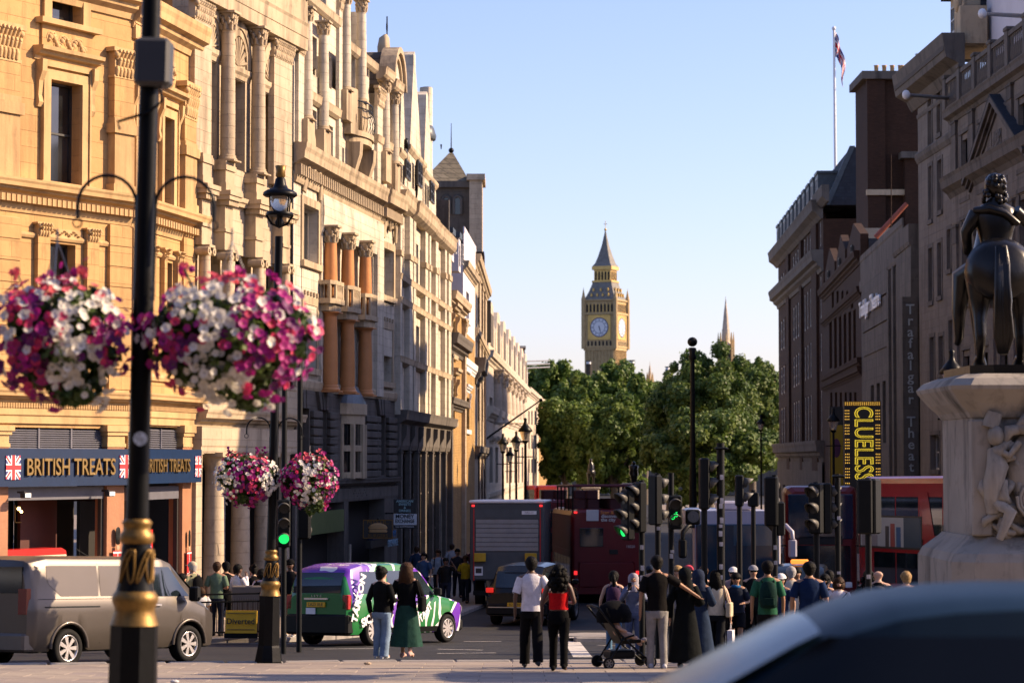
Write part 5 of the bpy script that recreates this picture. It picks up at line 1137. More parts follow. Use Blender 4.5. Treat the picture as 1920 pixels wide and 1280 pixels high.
potm = MB().lathe([(.16, 0), (.17, .35), (.2, .38), (.2, .45), (.14, .46)], 10).mesh('chimney_pot', plain('yellow_clay', (.45,.28,.12), .7))
for k in range(6): inst('chimney_pot', potm, ch, (X(1648+15*k if k < 4 else 1696+10*(k-4), Yc)-ch.location.x, -.1, zt+.5), sc=(.8, .8, .9))
q = empty('rooftop_mast', at(1671, 470, 140), 0, 'thin rusty mast standing on the theatre roof in front of the brick chimney', 'mast'); MB().cyl((0,0,0), tuple(at(1671, 290, 140)-at(1671, 470, 140)), .035, .02).build('pole', M['terra'], q)
q = empty('red_roof_strut', at(1642, 445, 141), 0, 'slanting red-brown beam across the brick chimney', 'beam'); MB().cyl((0,0,0), tuple(at(1700, 382, 141)-at(1642, 445, 141)), .16, .14, n=6).build('beam', plain('rust_red', (.25,.06,.03), .7), q)
q = empty('roof_guard_rail', at(1640, 480, 139), 0, 'thin grey guard rail along the theatre roof edge', 'railing'); m = MB()
pts = [at(1650, 470, 139), at(1686, 442, 130), at(1726, 442, 128)]
m.tube([tuple(p-q.location) for p in pts], .05, 5)
for p in pts[1:]: m.cyl(tuple(p-q.location), tuple(p-q.location-Vector((0,0,1.2))), .05, n=5)
m.build('rail', M['steel'], q)
q = empty('tv_aerial', at(1735, 110, 118), 0, 'small television aerial on the roof left of the grey stone building', 'aerial'); m = MB(); m.cyl((0,0,-1.5), (0,0,.5), .03); m.cyl((-.5,0,.2), (.35,0,.35), .03)
for k in range(5): m.cyl((-.45+.18*k, -.2, .2+.03*k), (-.45+.18*k, .2, .22+.03*k), .02)
m.build('antenna', M['steel'], q)
# flagpole with union flag
fp = empty('flagpole', at(1567, 330, 190), 0, 'tall white flagpole with drooping union flag on the brick block roof', 'flagpole'); top = at(1563.5, 56, 190)-at(1567, 330, 190)
MB().cyl((0,0,-3), tuple(top), .13, .09).build('pole', M['white'], fp); MB().ball(tuple(top+Vector((0,0,.1))), .17, 8, 6).build('finial', M['white'], fp)
fm = bpy.data.meshes.new('flag'); W_, H_ = 3.4, 1.7; nx, ny = 60, 40; vs = []; fs = []; mi = []
for i in range(nx+1):
    for j in range(ny+1):
        s_, t_ = i/nx, j/ny
        # drooping cloth: hoist at s=0, fly end hangs down
        xx = .1 + .75*s_ + .12*math.sin(9*s_+3*t_)*s_ ; yy = .22*math.sin(14*s_+2*t_)*(.2+s_); zz = -H_*1.15*t_*(1-.28*s_) - s_*s_*2.6 - .4*s_
        vs.append((xx*(1 - .1*t_), yy, zz))
def flagcol(u, v):
    x = (u-.5)*2; yv = (v-.5)
    if abs(yv) < .1 or abs(x) < .1: return 2
    if abs(yv) < .165 or abs(x) < .17: return 1
    d = abs(abs(x)/2 - abs(yv))
    if d < .035: return 2
    if d < .1: return 1
    return 0
for i in range(nx):
    for j in range(ny):
        a = i*(ny+1)+j; fs.append((a, a+ny+1, a+ny+2, a+1)); mi.append(flagcol((i+.5)/nx, (j+.5)/ny))
fm.from_pydata(vs, [], fs); fm.polygons.foreach_set('material_index', mi); [fm.materials.append(x) for x in FLM]; fm.polygons.foreach_set('use_smooth', [True]*len(fs))
o = inst('flag', fm, fp, tuple(top - Vector((0, 0, .2)))); sm = o.modifiers.new('s', 'SOLIDIFY'); sm.thickness = .015
# ================================================================ far: clock tower, spires, trees
YB = 965.0; zb_ = lambda py: Zp(1136, py, YB) - G(YB)
BT = empty('clock_tower', (X(1136, YB), YB, G(YB)), R(-23.4), 'great gothic clock tower with gilded dial and iron spire at the end of the street', 'clock tower')
S = 13.6/2
def sq(m, hw, z0, z1, hw2=None):
    h2 = hw if hw2 is None else hw2
    return m.loft([[(-hw,-hw,z0),(hw,-hw,z0),(hw,hw,z0),(-hw,hw,z0)], [(-h2,-h2,z1),(h2,-h2,z1),(h2,h2,z1),(-h2,h2,z1)]], True, True, False)
z = {k: zb_(v) for k, v in dict(shaft=655, stage=650, dial0=638, dialc=614, dial1=592, arc0=588, arc1=568, eave=563, r1=530, bel0=530, bel1=503, sp0=500, sp1=432, tip=414).items()}
m = MB(); sq(m, S*.93, 0, z['stage']); m.build('shaft', M['ben'], BT)
for r_ in range(4):
    for k in range(11):
        a = R(90)*r_; 
rib = MB()
for r_ in range(4):
    c, s_ = math.cos(R(90)*r_), math.sin(R(90)*r_)
    for k in range(9):
        x = -S*.85 + S*1.7*k/8; pts = [(x-.16, -S*.98), (x+.16, -S*.98), (x+.16, -S*.92), (x-.16, -S*.92)]
        rib.prism([(p[0]*c-p[1]*s_, p[0]*s_+p[1]*c) for p in pts], 20, z['stage']-1.5, 'z')
rib.build('stone_ribs', M['ben'], BT)
m = MB(); sq(m, S*1.0, z['stage']-1.6, z['stage']-.6); sq(m, S*1.04, z['stage']-.6, z['stage']); sq(m, S, z['stage'], z['dial1']+.2); m.build('clock_stage', M['ben'], BT)
for sx in (-1, 1):
    for sy in (-1, 1):
        MB().lathe([(.95, z['stage']-1), (.95, z['eave']+.5), (.7, z['eave']+1.2), (.12, z['eave']+4.2), (.03, z['eave']+5)], 8, (sx*S*1.0, sy*S*1.0, 0), False).build('corner_turret', M['ben'], BT)
m = MB(); sq(m, S*1.08, z['dial1']+.2, z['dial1']+.9); sq(m, S*.97, z['dial1']+.9, z['arc1']+.5); sq(m, S*1.05, z['arc1']+.5, z['eave']); m.build('arcade_stage', M['ben'], BT)
am = MB().prism([(-.36, 0), (.36, 0), (.36, 2.6), (0, 3.3), (-.36, 2.6)], -.06, 0).mesh('arch_opening', M['dark'])
gb = MB().prism([(-.13, 0), (.13, 0), (.13, 3.6), (-.13, 3.6)], -.12, 0).mesh('gilt_rib', M['gilt'])
for f in range(2):
    an = R(90)*f
    def on(x, y, zz): c, s_ = math.cos(an), math.sin(an); return (x*c-y*s_, x*s_+y*c, zz)
    for k in range(8):
        x = -S*.78 + S*1.56*k/7; inst('arch_opening', am, BT, on(x, -S*.97-.02, z['arc0']+.4), (0, 0, an)); inst('gilt_rib', gb, BT, on(x+.75, -S*.97-.02, z['arc0']+.2), (0, 0, an)) if k < 7 else None
    for k in range(7): x = -S*.7 + S*1.4*k/6; inst('arch_opening', am, BT, on(x, -S-.03, z['stage']+.15), (0, 0, an), (1, 1, .62))
    hs = (z['dial1']-z['dial0'])/2; zc = (z['dial1']+z['dial0'])/2
    fr = MB(); w_ = hs*.98
    for (a, b, c_, d_) in ((-w_, w_, zc-hs, zc-hs+.5), (-w_, w_, zc+hs-.5, zc+hs), (-w_, -w_+.5, zc-hs, zc+hs), (w_-.5, w_, zc-hs, zc+hs)): fr.box(a, b, -.25, 0, c_, d_)
    for sx in (-1, 1):
        for sz in (-1, 1): fr.prism([(sx*w_, zc+sz*hs), (sx*w_*.45, zc+sz*hs), (sx*w_, zc+sz*hs*.45)], -.14, 0)
    dl = empty('clock_dial', (0, 0, 0)); dl.parent = BT; dl.location = on(0, -S-.02, 0); dl.rotation_euler = (0, 0, an)
    fr.box(-w_+.5, w_-.5, -.1, 0, zc-hs+.5, zc+hs-.5); fr.build('gilded_frame', M['gilt'], dl)
    rd = 3.75; ring = lambda r0, r1, y: MB().loft([[(r0*math.cos(t), -y, zc+r0*math.sin(t)), (r1*math.cos(t), -y, zc+r1*math.sin(t))] for t in [2*math.pi*k/40 for k in range(41)]], False, False, False)
    MB().cyl((0, -.1, zc), (0, -.16, zc), rd, n=40, smooth=False).build('dial_face', plain('opal_dial', (.70,.70,.72), .5, noise=0), dl)
    bl_ = plain('dial_blue', (.03,.05,.14), .5, noise=0); a = ring(rd*.94, rd*1.04, .2); b = ring(rd*.62, rd*.66, .2)
    for k in range(12):
        t = 2*math.pi*k/12; t2 = .035
        for q in (-1, 0, 1): tt = t+q*.07; a.quad((rd*.68*math.cos(tt-t2*.4), -.19, zc+rd*.68*math.sin(tt-t2*.4)), (rd*.9*math.cos(tt-t2*.4), -.19, zc+rd*.9*math.sin(tt-t2*.4)), (rd*.9*math.cos(tt+t2*.4), -.19, zc+rd*.9*math.sin(tt+t2*.4)), (rd*.68*math.cos(tt+t2*.4), -.19, zc+rd*.68*math.sin(tt+t2*.4)))
    a.build('numeral_ring', bl_, dl); b.build('inner_ring', bl_, dl)
    for L, wd, ang in ((rd*.86, .22, R(90)-2*math.pi*27/60), (rd*.5, .34, R(90)-2*math.pi*(5.45/12))):
        d_ = Vector((math.cos(ang), math.sin(ang))); n_ = Vector((-d_.y, d_.x))*wd/2
        P = [-d_*.6-n_, d_*L-n_*.5, d_*L+n_*.5, -d_*.6+n_]; MB().prism([(p.x, zc+p.y) for p in P], -.3, -.24).build('clock_hand', bl_, dl)
m = MB(); hb = S*.66; m.loft([[(-h,-h,zz),(h,-h,zz),(h,h,zz),(-h,h,zz)] for h, zz in ((S*.98, z['eave']), (S*.86, z['eave']+1.6), (S*.74, z['eave']+3.6), (S*.60, z['r1']-.5), (S*.60, z['r1']))], True, True, False); m.build('lower_roof', M['benroof'], BT)
dm = MB().prism([(-.3, 0), (.3, 0), (.3, .8), (0, 1.3), (-.3, .8)], -.5, .4).mesh('lucarne', M['gilt'])
for f in range(2):
    an = R(90)*f; c, s_ = math.cos(an), math.sin(an)
    for row_, (hw, zz, n_) in enumerate(((S*.88, z['eave']+1.3, 4), (S*.76, z['eave']+3.4, 3))):
        for k in range(n_): x = -hw*.6+hw*1.2*k/(n_-1); inst('lucarne', dm, BT, (x*c+hw*s_, x*s_-hw*c, zz), (0, 0, an))
m = MB(); sq(m, S*.62, z['bel0'], z['bel0']+.7); sq(m, S*.52, z['bel0']+.7, z['bel1']-.8); sq(m, S*.62, z['bel1']-.8, z['sp0']); m.build('belfry', M['gilt'], BT)
bm2 = MB().prism([(-.32, 0), (.32, 0), (.32, 2.8), (0, 3.6), (-.32, 2.8)], -.06, 0).mesh('arch_opening', M['dark'])
for f in range(2):
    an = R(90)*f; c, s_ = math.cos(an), math.sin(an)
    for k in range(5): x = -S*.4+S*.8*k/4; inst('arch_opening', bm2, BT, (x*c+S*.53*s_, x*s_-S*.53*c, z['bel0']+.9), (0, 0, an))
m = MB(); m.loft([[(-h,-h,zz),(h,-h,zz),(h,h,zz),(-h,h,zz)] for h, zz in ((S*.60, z['sp0']), (S*.47, z['sp0']+1.3), (S*.34, z['sp0']+4), (S*.17, z['sp0']+8.5), (.12, z['sp1']))], True, True, False); m.build('spire', M['benroof'], BT)
m = MB(); m.ball((0, 0, z['sp1']+.3), .55, 10, 8); m.cyl((0,0,z['sp1']), (0,0,z['tip']), .12); m.box(-.8, .8, -.08, .08, z['tip']-1.4, z['tip']-1.2); m.build('finial', M['gilt'], BT)
def spire(px, pyt, pyb, wpx, Y, label, open_=True):
    g = Zp(px, pyb, Y) - 22; r = empty('gothic_spire', (X(px, Y), Y, g), R(20), label, 'spire'); k = Y/F_PX; w = wpx*k/2; H = Zp(px, pyt, Y)-g; hb = H*.5+11
    m = MB(); 
    hb = 22 + (pyb-pyt)*k*.42
    MB().lathe([(w*.95, 0), (w*.95, hb*.8), (w*.6, hb*.84), (w*.55, hb)], 8, smooth=False).build('lantern_stage', M['sand'], r)
    MB().lathe([(w*.5, hb), (w*.3, hb+(H-hb)*.45), (.1, H-1), (.05, H)], 8, smooth=False).build('spire', M['sand'], r)
    for j in range(8):
        a = math.pi*2*j/8+.39
        MB().lathe([(.5, hb*.4), (.5, hb*.84), (.05, hb*.84+4)], 6, (w*1.02*math.cos(a), w*1.02*math.sin(a), 0), False).build('pinnacle', M['ben'], r)
        MB().box(-.28*w, .28*w, -.1, .1, hb*.55, hb*.76).build('opening', M['dark'], r, (w*.93*math.cos(a+.39), w*.93*math.sin(a+.39), 0), (0, 0, a+.39+R(90)))
M['sand2'] = M['sand']
spire(1362, 555, 662, 28, 1010, 'slender gothic stone spire rising behind the dark right-hand tree')
spire(1219, 678, 712, 11, 980, 'tiny gothic pinnacle between the two tree masses')
spire(1453, 686, 722, 12, 1000, 'small gothic turret beside the brown brick block behind the tree')
for px, w_, Y, pt in ((1104, 12, 900, 676), (1185, 12, 900, 675), (1252, 10, 900, 687)):
    g = G(Y); r = empty('lantern_chimney', (X(px, Y), Y, g), 0, 'grey flue with glazed cap above the trees, %s' % {1104: 'left foot of the clock tower', 1185: 'right foot of the clock tower', 1252: 'left of the dark round tree'}[px], 'chimney', 'capped flues above the trees'); k = Y/F_PX; H = Zp(px, pt, Y)-g
    MB().lathe([(w_*k*.42, 0), (w_*k*.42, H-1.6), (w_*k*.5, H-1.5), (w_*k*.5, H-1.2)], 10).build('flue', M['greys'], r); MB().lathe([(w_*k*.36, H-1.2), (w_*k*.36, H-.3)], 10).build('lantern', M['white'], r); MB().lathe([(w_*k*.5, H-.3), (w_*k*.5, H)], 10).build('cap', M['iron'], r)
# ---- trees
def leafmat(name, a, b, c):
    m, t, bs = newmat(name); L = t.links; tc = t.nodes.new('ShaderNodeTexCoord')
    n1 = t.nodes.new('ShaderNodeTexNoise'); n1.inputs['Scale'].default_value = .45; n1.inputs['Detail'].default_value = 3
    n2 = t.nodes.new('ShaderNodeTexNoise'); n2.inputs['Scale'].default_value = 6; n2.inputs['Detail'].default_value = 2
    L.new(tc.outputs['Object'], n1.inputs[0]); L.new(tc.outputs['Object'], n2.inputs[0])
    ad = t.nodes.new('ShaderNodeMath'); ad.operation = 'MULTIPLY_ADD'; ad.inputs[1].default_value = .55; L.new(n2.outputs[0], ad.inputs[0]); L.new(n1.outputs[0], ad.inputs[2])
    cr = t.nodes.new('ShaderNodeValToRGB'); e = cr.color_ramp.elements; e[0].position = .55; e[0].color = (*a, 1); e[1].position = 1.0; e[1].color = (*c, 1); x = e.new(.76); x.color = (*b, 1)
    L.new(ad.outputs[0], cr.inputs[0]); L.new(cr.outputs[0], bs.inputs['Base Color']); bs.inputs['Roughness'].default_value = .55; bs.inputs['Specular IOR Level'].default_value = .3
    tr = t.nodes.new('ShaderNodeBsdfTranslucent'); L.new(cr.outputs[0], tr.inputs[0]); mx = t.nodes.new('ShaderNodeMixShader'); mx.inputs[0].default_value = .33
    out = t.nodes['Material Output']; L.new(bs.outputs[0], mx.inputs[1]); L.new(tr.outputs[0], mx.inputs[2]); L.new(mx.outputs[0], out.inputs[0]); return m
M['leaf1'] = leafmat('plane_tree_leaves', (.04,.08,.014), (.10,.16,.026), (.19,.235,.045))
M['leaf2'] = leafmat('dark_tree_leaves', (.03,.06,.013), (.075,.125,.022), (.17,.21,.045))
M['bark'] = plain('bark', (.10,.08,.06), .9, nscale=4, bump=.5)
def leaves(cl, n, size, seed):
    """cl: list of (cx,cy,cz,rx,ry,rz); leaf quads spread near the surface of many small clumps"""
    rs = np.random.RandomState(seed); cl = np.array(cl); vol = cl[:, 3]*cl[:, 5]; pk = rs.choice(len(cl), n, p=vol/vol.sum()); c = cl[pk]
    d = rs.normal(size=(n, 3)); d /= np.linalg.norm(d, axis=1)[:, None]; r = rs.uniform(.72, 1.0, n)[:, None]**.5*1.02; r *= 1+rs.normal(size=(n, 1))*.16
    pos = c[:, :3] + d*c[:, 3:]*r
    nrm = d + rs.normal(size=(n, 3))*.55 + np.array([0, 0, .25]); nrm /= np.linalg.norm(nrm, axis=1)[:, None]
    t = np.cross(nrm, rs.normal(size=(n, 3))); t /= np.linalg.norm(t, axis=1)[:, None]; b = np.cross(nrm, t); s = size*rs.uniform(.6, 1.35, n)[:, None]
    v = np.stack([pos-t*s*.5-b*s*.35, pos+t*s*.1-b*s*.6, pos+t*s*.65+b*s*.05, pos-t*s*.05+b*s*.6], 1).reshape(-1, 3)
    return v
def leafmesh(name, v, mat):
    n = len(v)//4; me = bpy.data.meshes.new(name); me.vertices.add(n*4); me.vertices.foreach_set('co', v.astype(np.float32).ravel()); me.loops.add(n*4); me.loops.foreach_set('vertex_index', np.arange(n*4, dtype=np.int32)); me.polygons.add(n)
    me.polygons.foreach_set('loop_start', np.arange(0, n*4, 4, dtype=np.int32)); me.materials.append(mat); me.update(calc_edges=True); me.validate(); return me
def tree(px, Y, pyt, pyb, wpx, n, label, mat, seed, blobs=None, size=.42):
    rg = random.Random(seed); k = Y/F_PX; g = G(Y); r = empty('plane_tree', (X(px, Y), Y, g), 0, label, 'tree', 'street trees beyond the traffic')
    zt = Zp(px, pyt, Y)-g; z0 = max(Zp(px, pyb, Y)-g, 1.2); W = wpx*k/2; H = (zt-z0)/2; zc = (zt+z0)/2
    cl = []; tries = 0
    while len(cl) < 190:
        tries += 1; d = Vector((rg.gauss(0,1), rg.gauss(0,1), rg.gauss(0,1))).normalized(); q = rg.uniform(.3, 1.0)**.6*.93*(1+.09*math.sin(5*d.x+seed)+.07*math.sin(9*d.z+seed*2))
        # broad domed outline
        zz = d.z*q; sx = 1.0 if zz < .2 else 1.0
        s_ = rg.uniform(.07, .2); cl.append((d.x*q*W, d.y*q*W*.9, zc+zz*H, s_*W*1.0, s_*W, s_*H*1.0*rg.uniform(.8, 1.1)))
    if tries < 0: pass
    v = leaves(cl, int(n*1.5), size*.76, seed); o = bpy.data.objects.new('crown', leafmesh('crown', v, mat)); link(o, r); o['kind'] = 'stuff'
    m = MB(); m.tube([(0,0,0), (.1,0,z0+1), (0,.1,zc)], [.55, .42, .25], 9); m.build('trunk', M['bark'], r)
    for j in range(6):
        a = j*1.05+rg.random(); m = MB(); m.tube([(0, 0, z0*.8+j*.3), (math.cos(a)*W*.3, math.sin(a)*W*.3, z0+H*.6), (math.cos(a)*W*.6, math.sin(a)*W*.5, zc+H*.3*rg.uniform(-.5, 1))], [.26, .16, .05], 6); m.build('limb', M['bark'], r)
    return r
tree(1035, 430, 668, 860, 150, 26000, 'green tree with highest crown against the ornate facades left of the clock tower', M['leaf1'], 1, size=.62)
tree(1160, 440, 672, 860, 170, 28000, 'broad green tree standing in front of the foot of the clock tower', M['leaf1'], 2, size=.62)
tree(1085, 400, 700, 880, 120, 18000, 'green tree in the dip between two taller crowns', M['leaf1'], 3, size=.58)
tree(1060, 340, 745, 915, 120, 24000, 'yellowish green low tree beside the far street lamps', M['leaf1'], 4, size=.48)
tree(1150, 330, 728, 920, 180, 34000, 'yellow-green tree with drooping crown above the far bronze statues', M['leaf1'], 5, size=.48)
tree(1325, 300, 652, 880, 215, 46000, 'large dark green tree with rounded top behind the traffic signals', M['leaf2'], 6, size=.42)
tree(1410, 320, 672, 890, 150, 30000, 'dark green tree touching the brown brick block', M['leaf2'], 7, size=.44)
tree(1255, 310, 690, 930, 110, 22000, 'dark shaded tree on the left flank of the large dark tree', M['leaf2'], 8, size=.44)
tree(1330, 285, 770, 940, 250, 30000, 'low shaded tree filling the gap under the large dark tree', M['leaf2'], 9, size=.5)
tree(1210, 420, 700, 880, 90, 14000, 'green tree at the seam between the bright and dark crowns', M['leaf1'], 10, size=.6)
hd = empty('far_street_block', (10, 560, G(560)), 0, 'dim stone government buildings closing the street behind the trees', 'building')
for k in range(14): MB().box(-75+11*k, -64.6+11*k, 0, 12, 0, 15 + (k*7) % 4).build('wall', M['greys'], hd)
# ================================================================ street furniture
LEAN = R(-1.15)
petal = {}
def flower_mesh(name, col, seed, centre=(.5,.45,.1)):
    m = MB(); rg = random.Random(seed); n = 5
    q = 15; rim = []
    for k in range(q):
        a = 2*math.pi*k/q; rr = 1.0 - (.14 if k % 3 == 0 else 0) + rg.uniform(-.04, .04); rim.append((math.cos(a)*rr, math.sin(a)*rr, .12+rg.uniform(-.09, .09)))
    m.add([(0, 0, -.3)]+[(x*.45, y*.45, .02) for x, y, z in rim]+rim, [(0, 1+k, 1+(k+1) % q) for k in range(q)]+[(1+k, 1+q+k, 1+q+(k+1) % q, 1+(k+1) % q) for k in range(q)], True)
    m.lathe([(.16, -.2), (.1, -.02)], 6, mi=1)
    return m.mesh('flower', [M[col], M['flcentre']])
for nm, c in (('flwhite', (.78,.74,.66)), ('flpink', (.60,.03,.12)), ('flmag', (.40,.01,.20)), ('flpurp', (.13,.008,.11)), ('flsalm', (.72,.10,.14)), ('flred', (.5,.02,.03)), ('flcentre', (.25,.2,.05))):
    M[nm], t_, b_ = newmat(nm); b_.inputs['Base Color'].default_value = (*c, 1); b_.inputs['Roughness'].default_value = .6
    tr = t_.nodes.new('ShaderNodeBsdfTranslucent'); tr.inputs[0].default_value = (*c, 1); mx = t_.nodes.new('ShaderNodeMixShader'); mx.inputs[0].default_value = .3; out = t_.nodes['Material Output']
    t_.links.new(b_.outputs[0], mx.inputs[1]); t_.links.new(tr.outputs[0], mx.inputs[2]); t_.links.new(mx.outputs[0], out.inputs[0])
M['leaf3'] = leafmat('basket_leaves', (.012,.03,.007), (.035,.07,.014), (.10,.14,.03))
FLW = {k: [flower_mesh(k, k, i) for i in range(2)] for k in ('flwhite', 'flpink', 'flmag', 'flpurp', 'flsalm', 'flred')}
def basket(cx, cy, cz, rx, rz, n, label, seed, fs=.045, trail=(0, 0), hook=None, group='hanging flower baskets'):
    r = empty('flower_basket', (cx, cy, cz), 0, label, 'flower basket', group); rs = np.random.RandomState(seed); rg = random.Random(seed)
    cl = []
    for k in range(60):
        d = Vector((rg.gauss(0,1), rg.gauss(0,1), rg.gauss(0,1))).normalized(); q = rg.uniform(.3, .82); s_ = rg.uniform(.14, .26)
        z_ = d.z*q; cl.append((d.x*q*rx, d.y*q*rx, z_*rz, s_*rx, s_*rx, s_*rz))
    for k in range(8): cl.append((trail[0]+rg.uniform(-.15, .15)*rx, rg.uniform(-.5, .2)*rx, -rz*(.8+.25*k/8*trail[1]), .16*rx, .16*rx, .16*rz))
    v = leaves(cl, int(9000*rx/.6), .05, seed); o = bpy.data.objects.new('foliage', leafmesh('foliage', v, M['leaf3'])); link(o, r); o['kind'] = 'stuff'
    MB().lathe([(.05, -rz*.6), (rx*.4, -rz*.5), (rx*.55, -rz*.1), (rx*.6, 0), (rx*.5, .01)], 14).build('liner', M['dark'], r)
    cnt = 0; fm_ = MB(); ks = list(FLW); tot = n+int(n*1.1)
    while cnt < tot:
        d = Vector((rg.gauss(0,1), rg.gauss(0,1)-.45, rg.gauss(0,1))).normalized()
        if d.y > .25: continue
        if math.sin(d.x*7+seed)*math.sin(d.z*8+seed*2)+math.sin(d.x*15+2*seed)*.5 < -.15 and rg.random() < .75: continue
        q = rg.uniform(.84, 1.06); z_ = d.z
        p = Vector((d.x*rx*q, d.y*rx*q, z_*rz*q))
        # bands of colour: pale on one flank, magenta and purple below, salmon geraniums on top
        w = math.sin(p.x*4.2/rx+seed*1.7) + .5*math.sin(p.z*5/rz+seed) + rg.gauss(0, .3)
        if z_ > .72: k = rg.choice(('flsalm', 'flsalm', 'flwhite', 'flpink'))
        elif w > .35: k = 'flwhite'
        elif z_ < -.25: k = rg.choice(('flmag', 'flpurp', 'flmag', 'flpurp', 'flpink'))
        else: k = rg.choice(('flmag', 'flmag', 'flpurp', 'flwhite', 'flpink'))
        if z_ < -.8 and rg.random() < .5: p += Vector((trail[0], 0, -rg.random()*rz*.25))
        s_ = fs*rg.uniform(.75, 1.2); nn = (d + Vector((rg.gauss(0,.35), -.35+rg.gauss(0,.3), rg.gauss(0,.35)+.1))).normalized()
        if cnt < n: f = inst('flower', rg.choice(FLW[k]), r, p, nn.to_track_quat('Z', 'Y').to_euler(), (s_, s_, s_))
        else:
            me_ = FLW[k][0]; mt_ = Matrix.Translation(p) @ nn.to_track_quat('Z', 'Y').to_matrix().to_4x4(); fm_.add([mt_ @ (v_.co*s_) for v_ in me_.vertices], [tuple(q_.vertices) for q_ in me_.polygons if q_.material_index == 0], True, ks.index(k))
        cnt += 1
    fo = fm_.build('flower_mass', [M[k_] for k_ in ks], r, fix=False); fo['kind'] = 'stuff'
    for k in range(5):
        a = rg.uniform(0, 6.28); x = math.cos(a)*rx*.5; y = math.sin(a)*rx*.4; h = rz*rg.uniform(.95, 1.14)
        st = MB().tube([(x*.8, y*.8, rz*.6), (x, y, h*.9), (x*1.08, y, h)], .006, 4).build('stem', M['leaf3'], r)
        for q in range(5): inst('flower', rg.choice(FLW['flsalm' if k % 2 else 'flmag']), st, (x*1.08+rg.gauss(0,.03), y+rg.gauss(0,.03), h+rg.gauss(0,.03)), (rg.uniform(-1.5,1.5), rg.uniform(-1.5,1.5), 0), (fs*.8,)*3)
    if hook is not None:
        hz = hook-cz; m = MB(); m.cyl((0,0,hz), (0,0,hz-.12), .008)
        for k in range(3): a = 2.1*k+.5; m.cyl((0,0,hz-.1), (math.cos(a)*rx*.5, math.sin(a)*rx*.5, 0), .006, n=5)
        m.build('chain', M['steel'], r)
    return r
def lamp_post(px, pyb, Y, top, label, lantern=True, box=False, hs=.0, pole_r=.078, xfoot=None):
    x = X(px, Y); g = G(Y)-.05 if Y < 40 else G(Y)-.1
    r = empty('street_lamp', (x, Y, g), 0, label, 'street lamp', 'cast iron lamp posts with flower baskets'); r.rotation_euler = (0, LEAN*-1, 0)
    r.rotation_euler = (0, -LEAN, 0)
    w = .185 ; H = 1.27
    m = MB(); m.lathe([(w*1.36, 0), (w*1.36, .12), (w*1.18, .3), (w*1.12, .36), (w*1.06, .4), (w*1.0, H)], 8, smooth=False, a0=R(22.5)); m.build('base', M['iron'], r)
    m = MB(); m.lathe([(w*1.02, H), (w*.92, H+.05), (w*.84, H+.1), (w*.84, H+.13), (w*.94, H+.17), (w*.98, H+.21), (w*.88, H+.24), (w*.80, H+.26)], 20); m.build('gold_collar', M['goldp'], r)
    m = MB(); m.lathe([(w*.80, H+.26), (w*.68, H+.36), (w*.66, H+.52), (w*.6, H+.62)], 20); b = m.build('decorated_drum', M['iron'], r)
    for a0 in (-1.9, -.75, .4):
        m = MB(); pts = []
        for k in range(26):
            t = k/25*2*math.pi*1.35; u_ = .085*math.cos(t*1.0)*(.6+.4*math.sin(t*.5)); v_ = .13*math.sin(t*1.5+.4); rr = w*.69+.006; pts.append((rr*math.cos(a0+u_/rr), rr*math.sin(a0+u_/rr), H+.45+v_))
        m.tube(pts, .009, 5); m.build('gilded_scroll', M['goldp'], b)
    m = MB(); m.lathe([(w*.62, H+.62), (w*.72, H+.64), (w*.70, H+.69), (w*.56, H+.72), (w*.58, H+.76), (w*.64, H+.78), (w*.5, H+.81)], 20); m.build('gold_collar', M['goldp'], r)
    m = MB(); m.lathe([(w*.48, H+.80), (pole_r*1.05, H+1.3), (pole_r*1.05, H+2.6), (pole_r, H+2.65), (pole_r*.9, top)], 16); m.build('pole', M['iron'], r)
    return r
# foreground lamp: pole axis passes px 268 at y 860
L1 = lamp_post(248, 1280, 18.6, 7.4, 'black and gold lamp post close to the camera carrying two large flower baskets')
def up(r_, px, py, Y): return at(px, py, Y).z - r_.location.z
xz = lambda r_, px, py, Y: at(px, py, Y).x - r_.location.x - math.sin(-LEAN)*up(r_, px, py, Y)
zb0 = up(L1, 290, 165, 18.6); zb1 = up(L1, 290, 75, 18.6)
MB().bevbox(-.13, .145, -.16, .1, zb0, zb1, .03).build('control_box', plain('grey_control_box', (.045,.045,.045), .5), L1, (.03, 0, 0))
MB().tube([(.1, -.1, zb0), (.12, -.12, zb0-.12), (.02, -.1, zb0-.2), (-.22, -.1, zb0-.28), (-.2, -.1, zb0-.34)], .012, 5).build('cable', M['iron'], L1)
MB().cyl((0, -.088, 0), (0, -.092, 0), .055, n=16).build('sticker', plain('pale_round_sticker', (.45,.5,.55), .5, noise=.6, nscale=30), L1, (.02, 0, up(L1, 275, 822, 18.6)))
def hoops(r_, Y, ztop, zclamp, zhook, rr, off=.06):
    for sx in (-1, 1):
        m = MB(); pts = [(sx*off, 0, zclamp-.35), (sx*off, 0, ztop-rr)]
        for k in range(1, 12): a = math.pi*k/12; pts.append((sx*(off+rr-rr*math.cos(a)), 0, ztop-rr+rr*math.sin(a)))
        pts += [(sx*(off+2*rr), 0, ztop-rr), (sx*(off+2*rr), 0, zhook+.05)]; m.tube(pts, .013, 6); o = m.build('basket_bracket', M['iron'], r_)
        MB().tube([(sx*(off+2*rr)+.035*math.cos(a), 0, zhook+.02+.035*math.sin(a)) for a in [k*math.pi/6 for k in range(13)]], .006, 5).build('ring', M['iron'], o)
        for zz in (zclamp, zclamp-.33): m2 = MB().box(min(0, sx*off), max(0, sx*off), -.012, .012, zz-.012, zz+.012).build('clamp', M['iron'], o)
hoops(L1, 18.6, up(L1, 268, 330, 18.6), up(L1, 268, 478, 18.6), up(L1, 268, 425, 18.6), .225, .075)
z_h = Zp(268, 425, 18.6)
cxl = at(108, 636, 18.6); cxr = at(434, 632, 18.5)
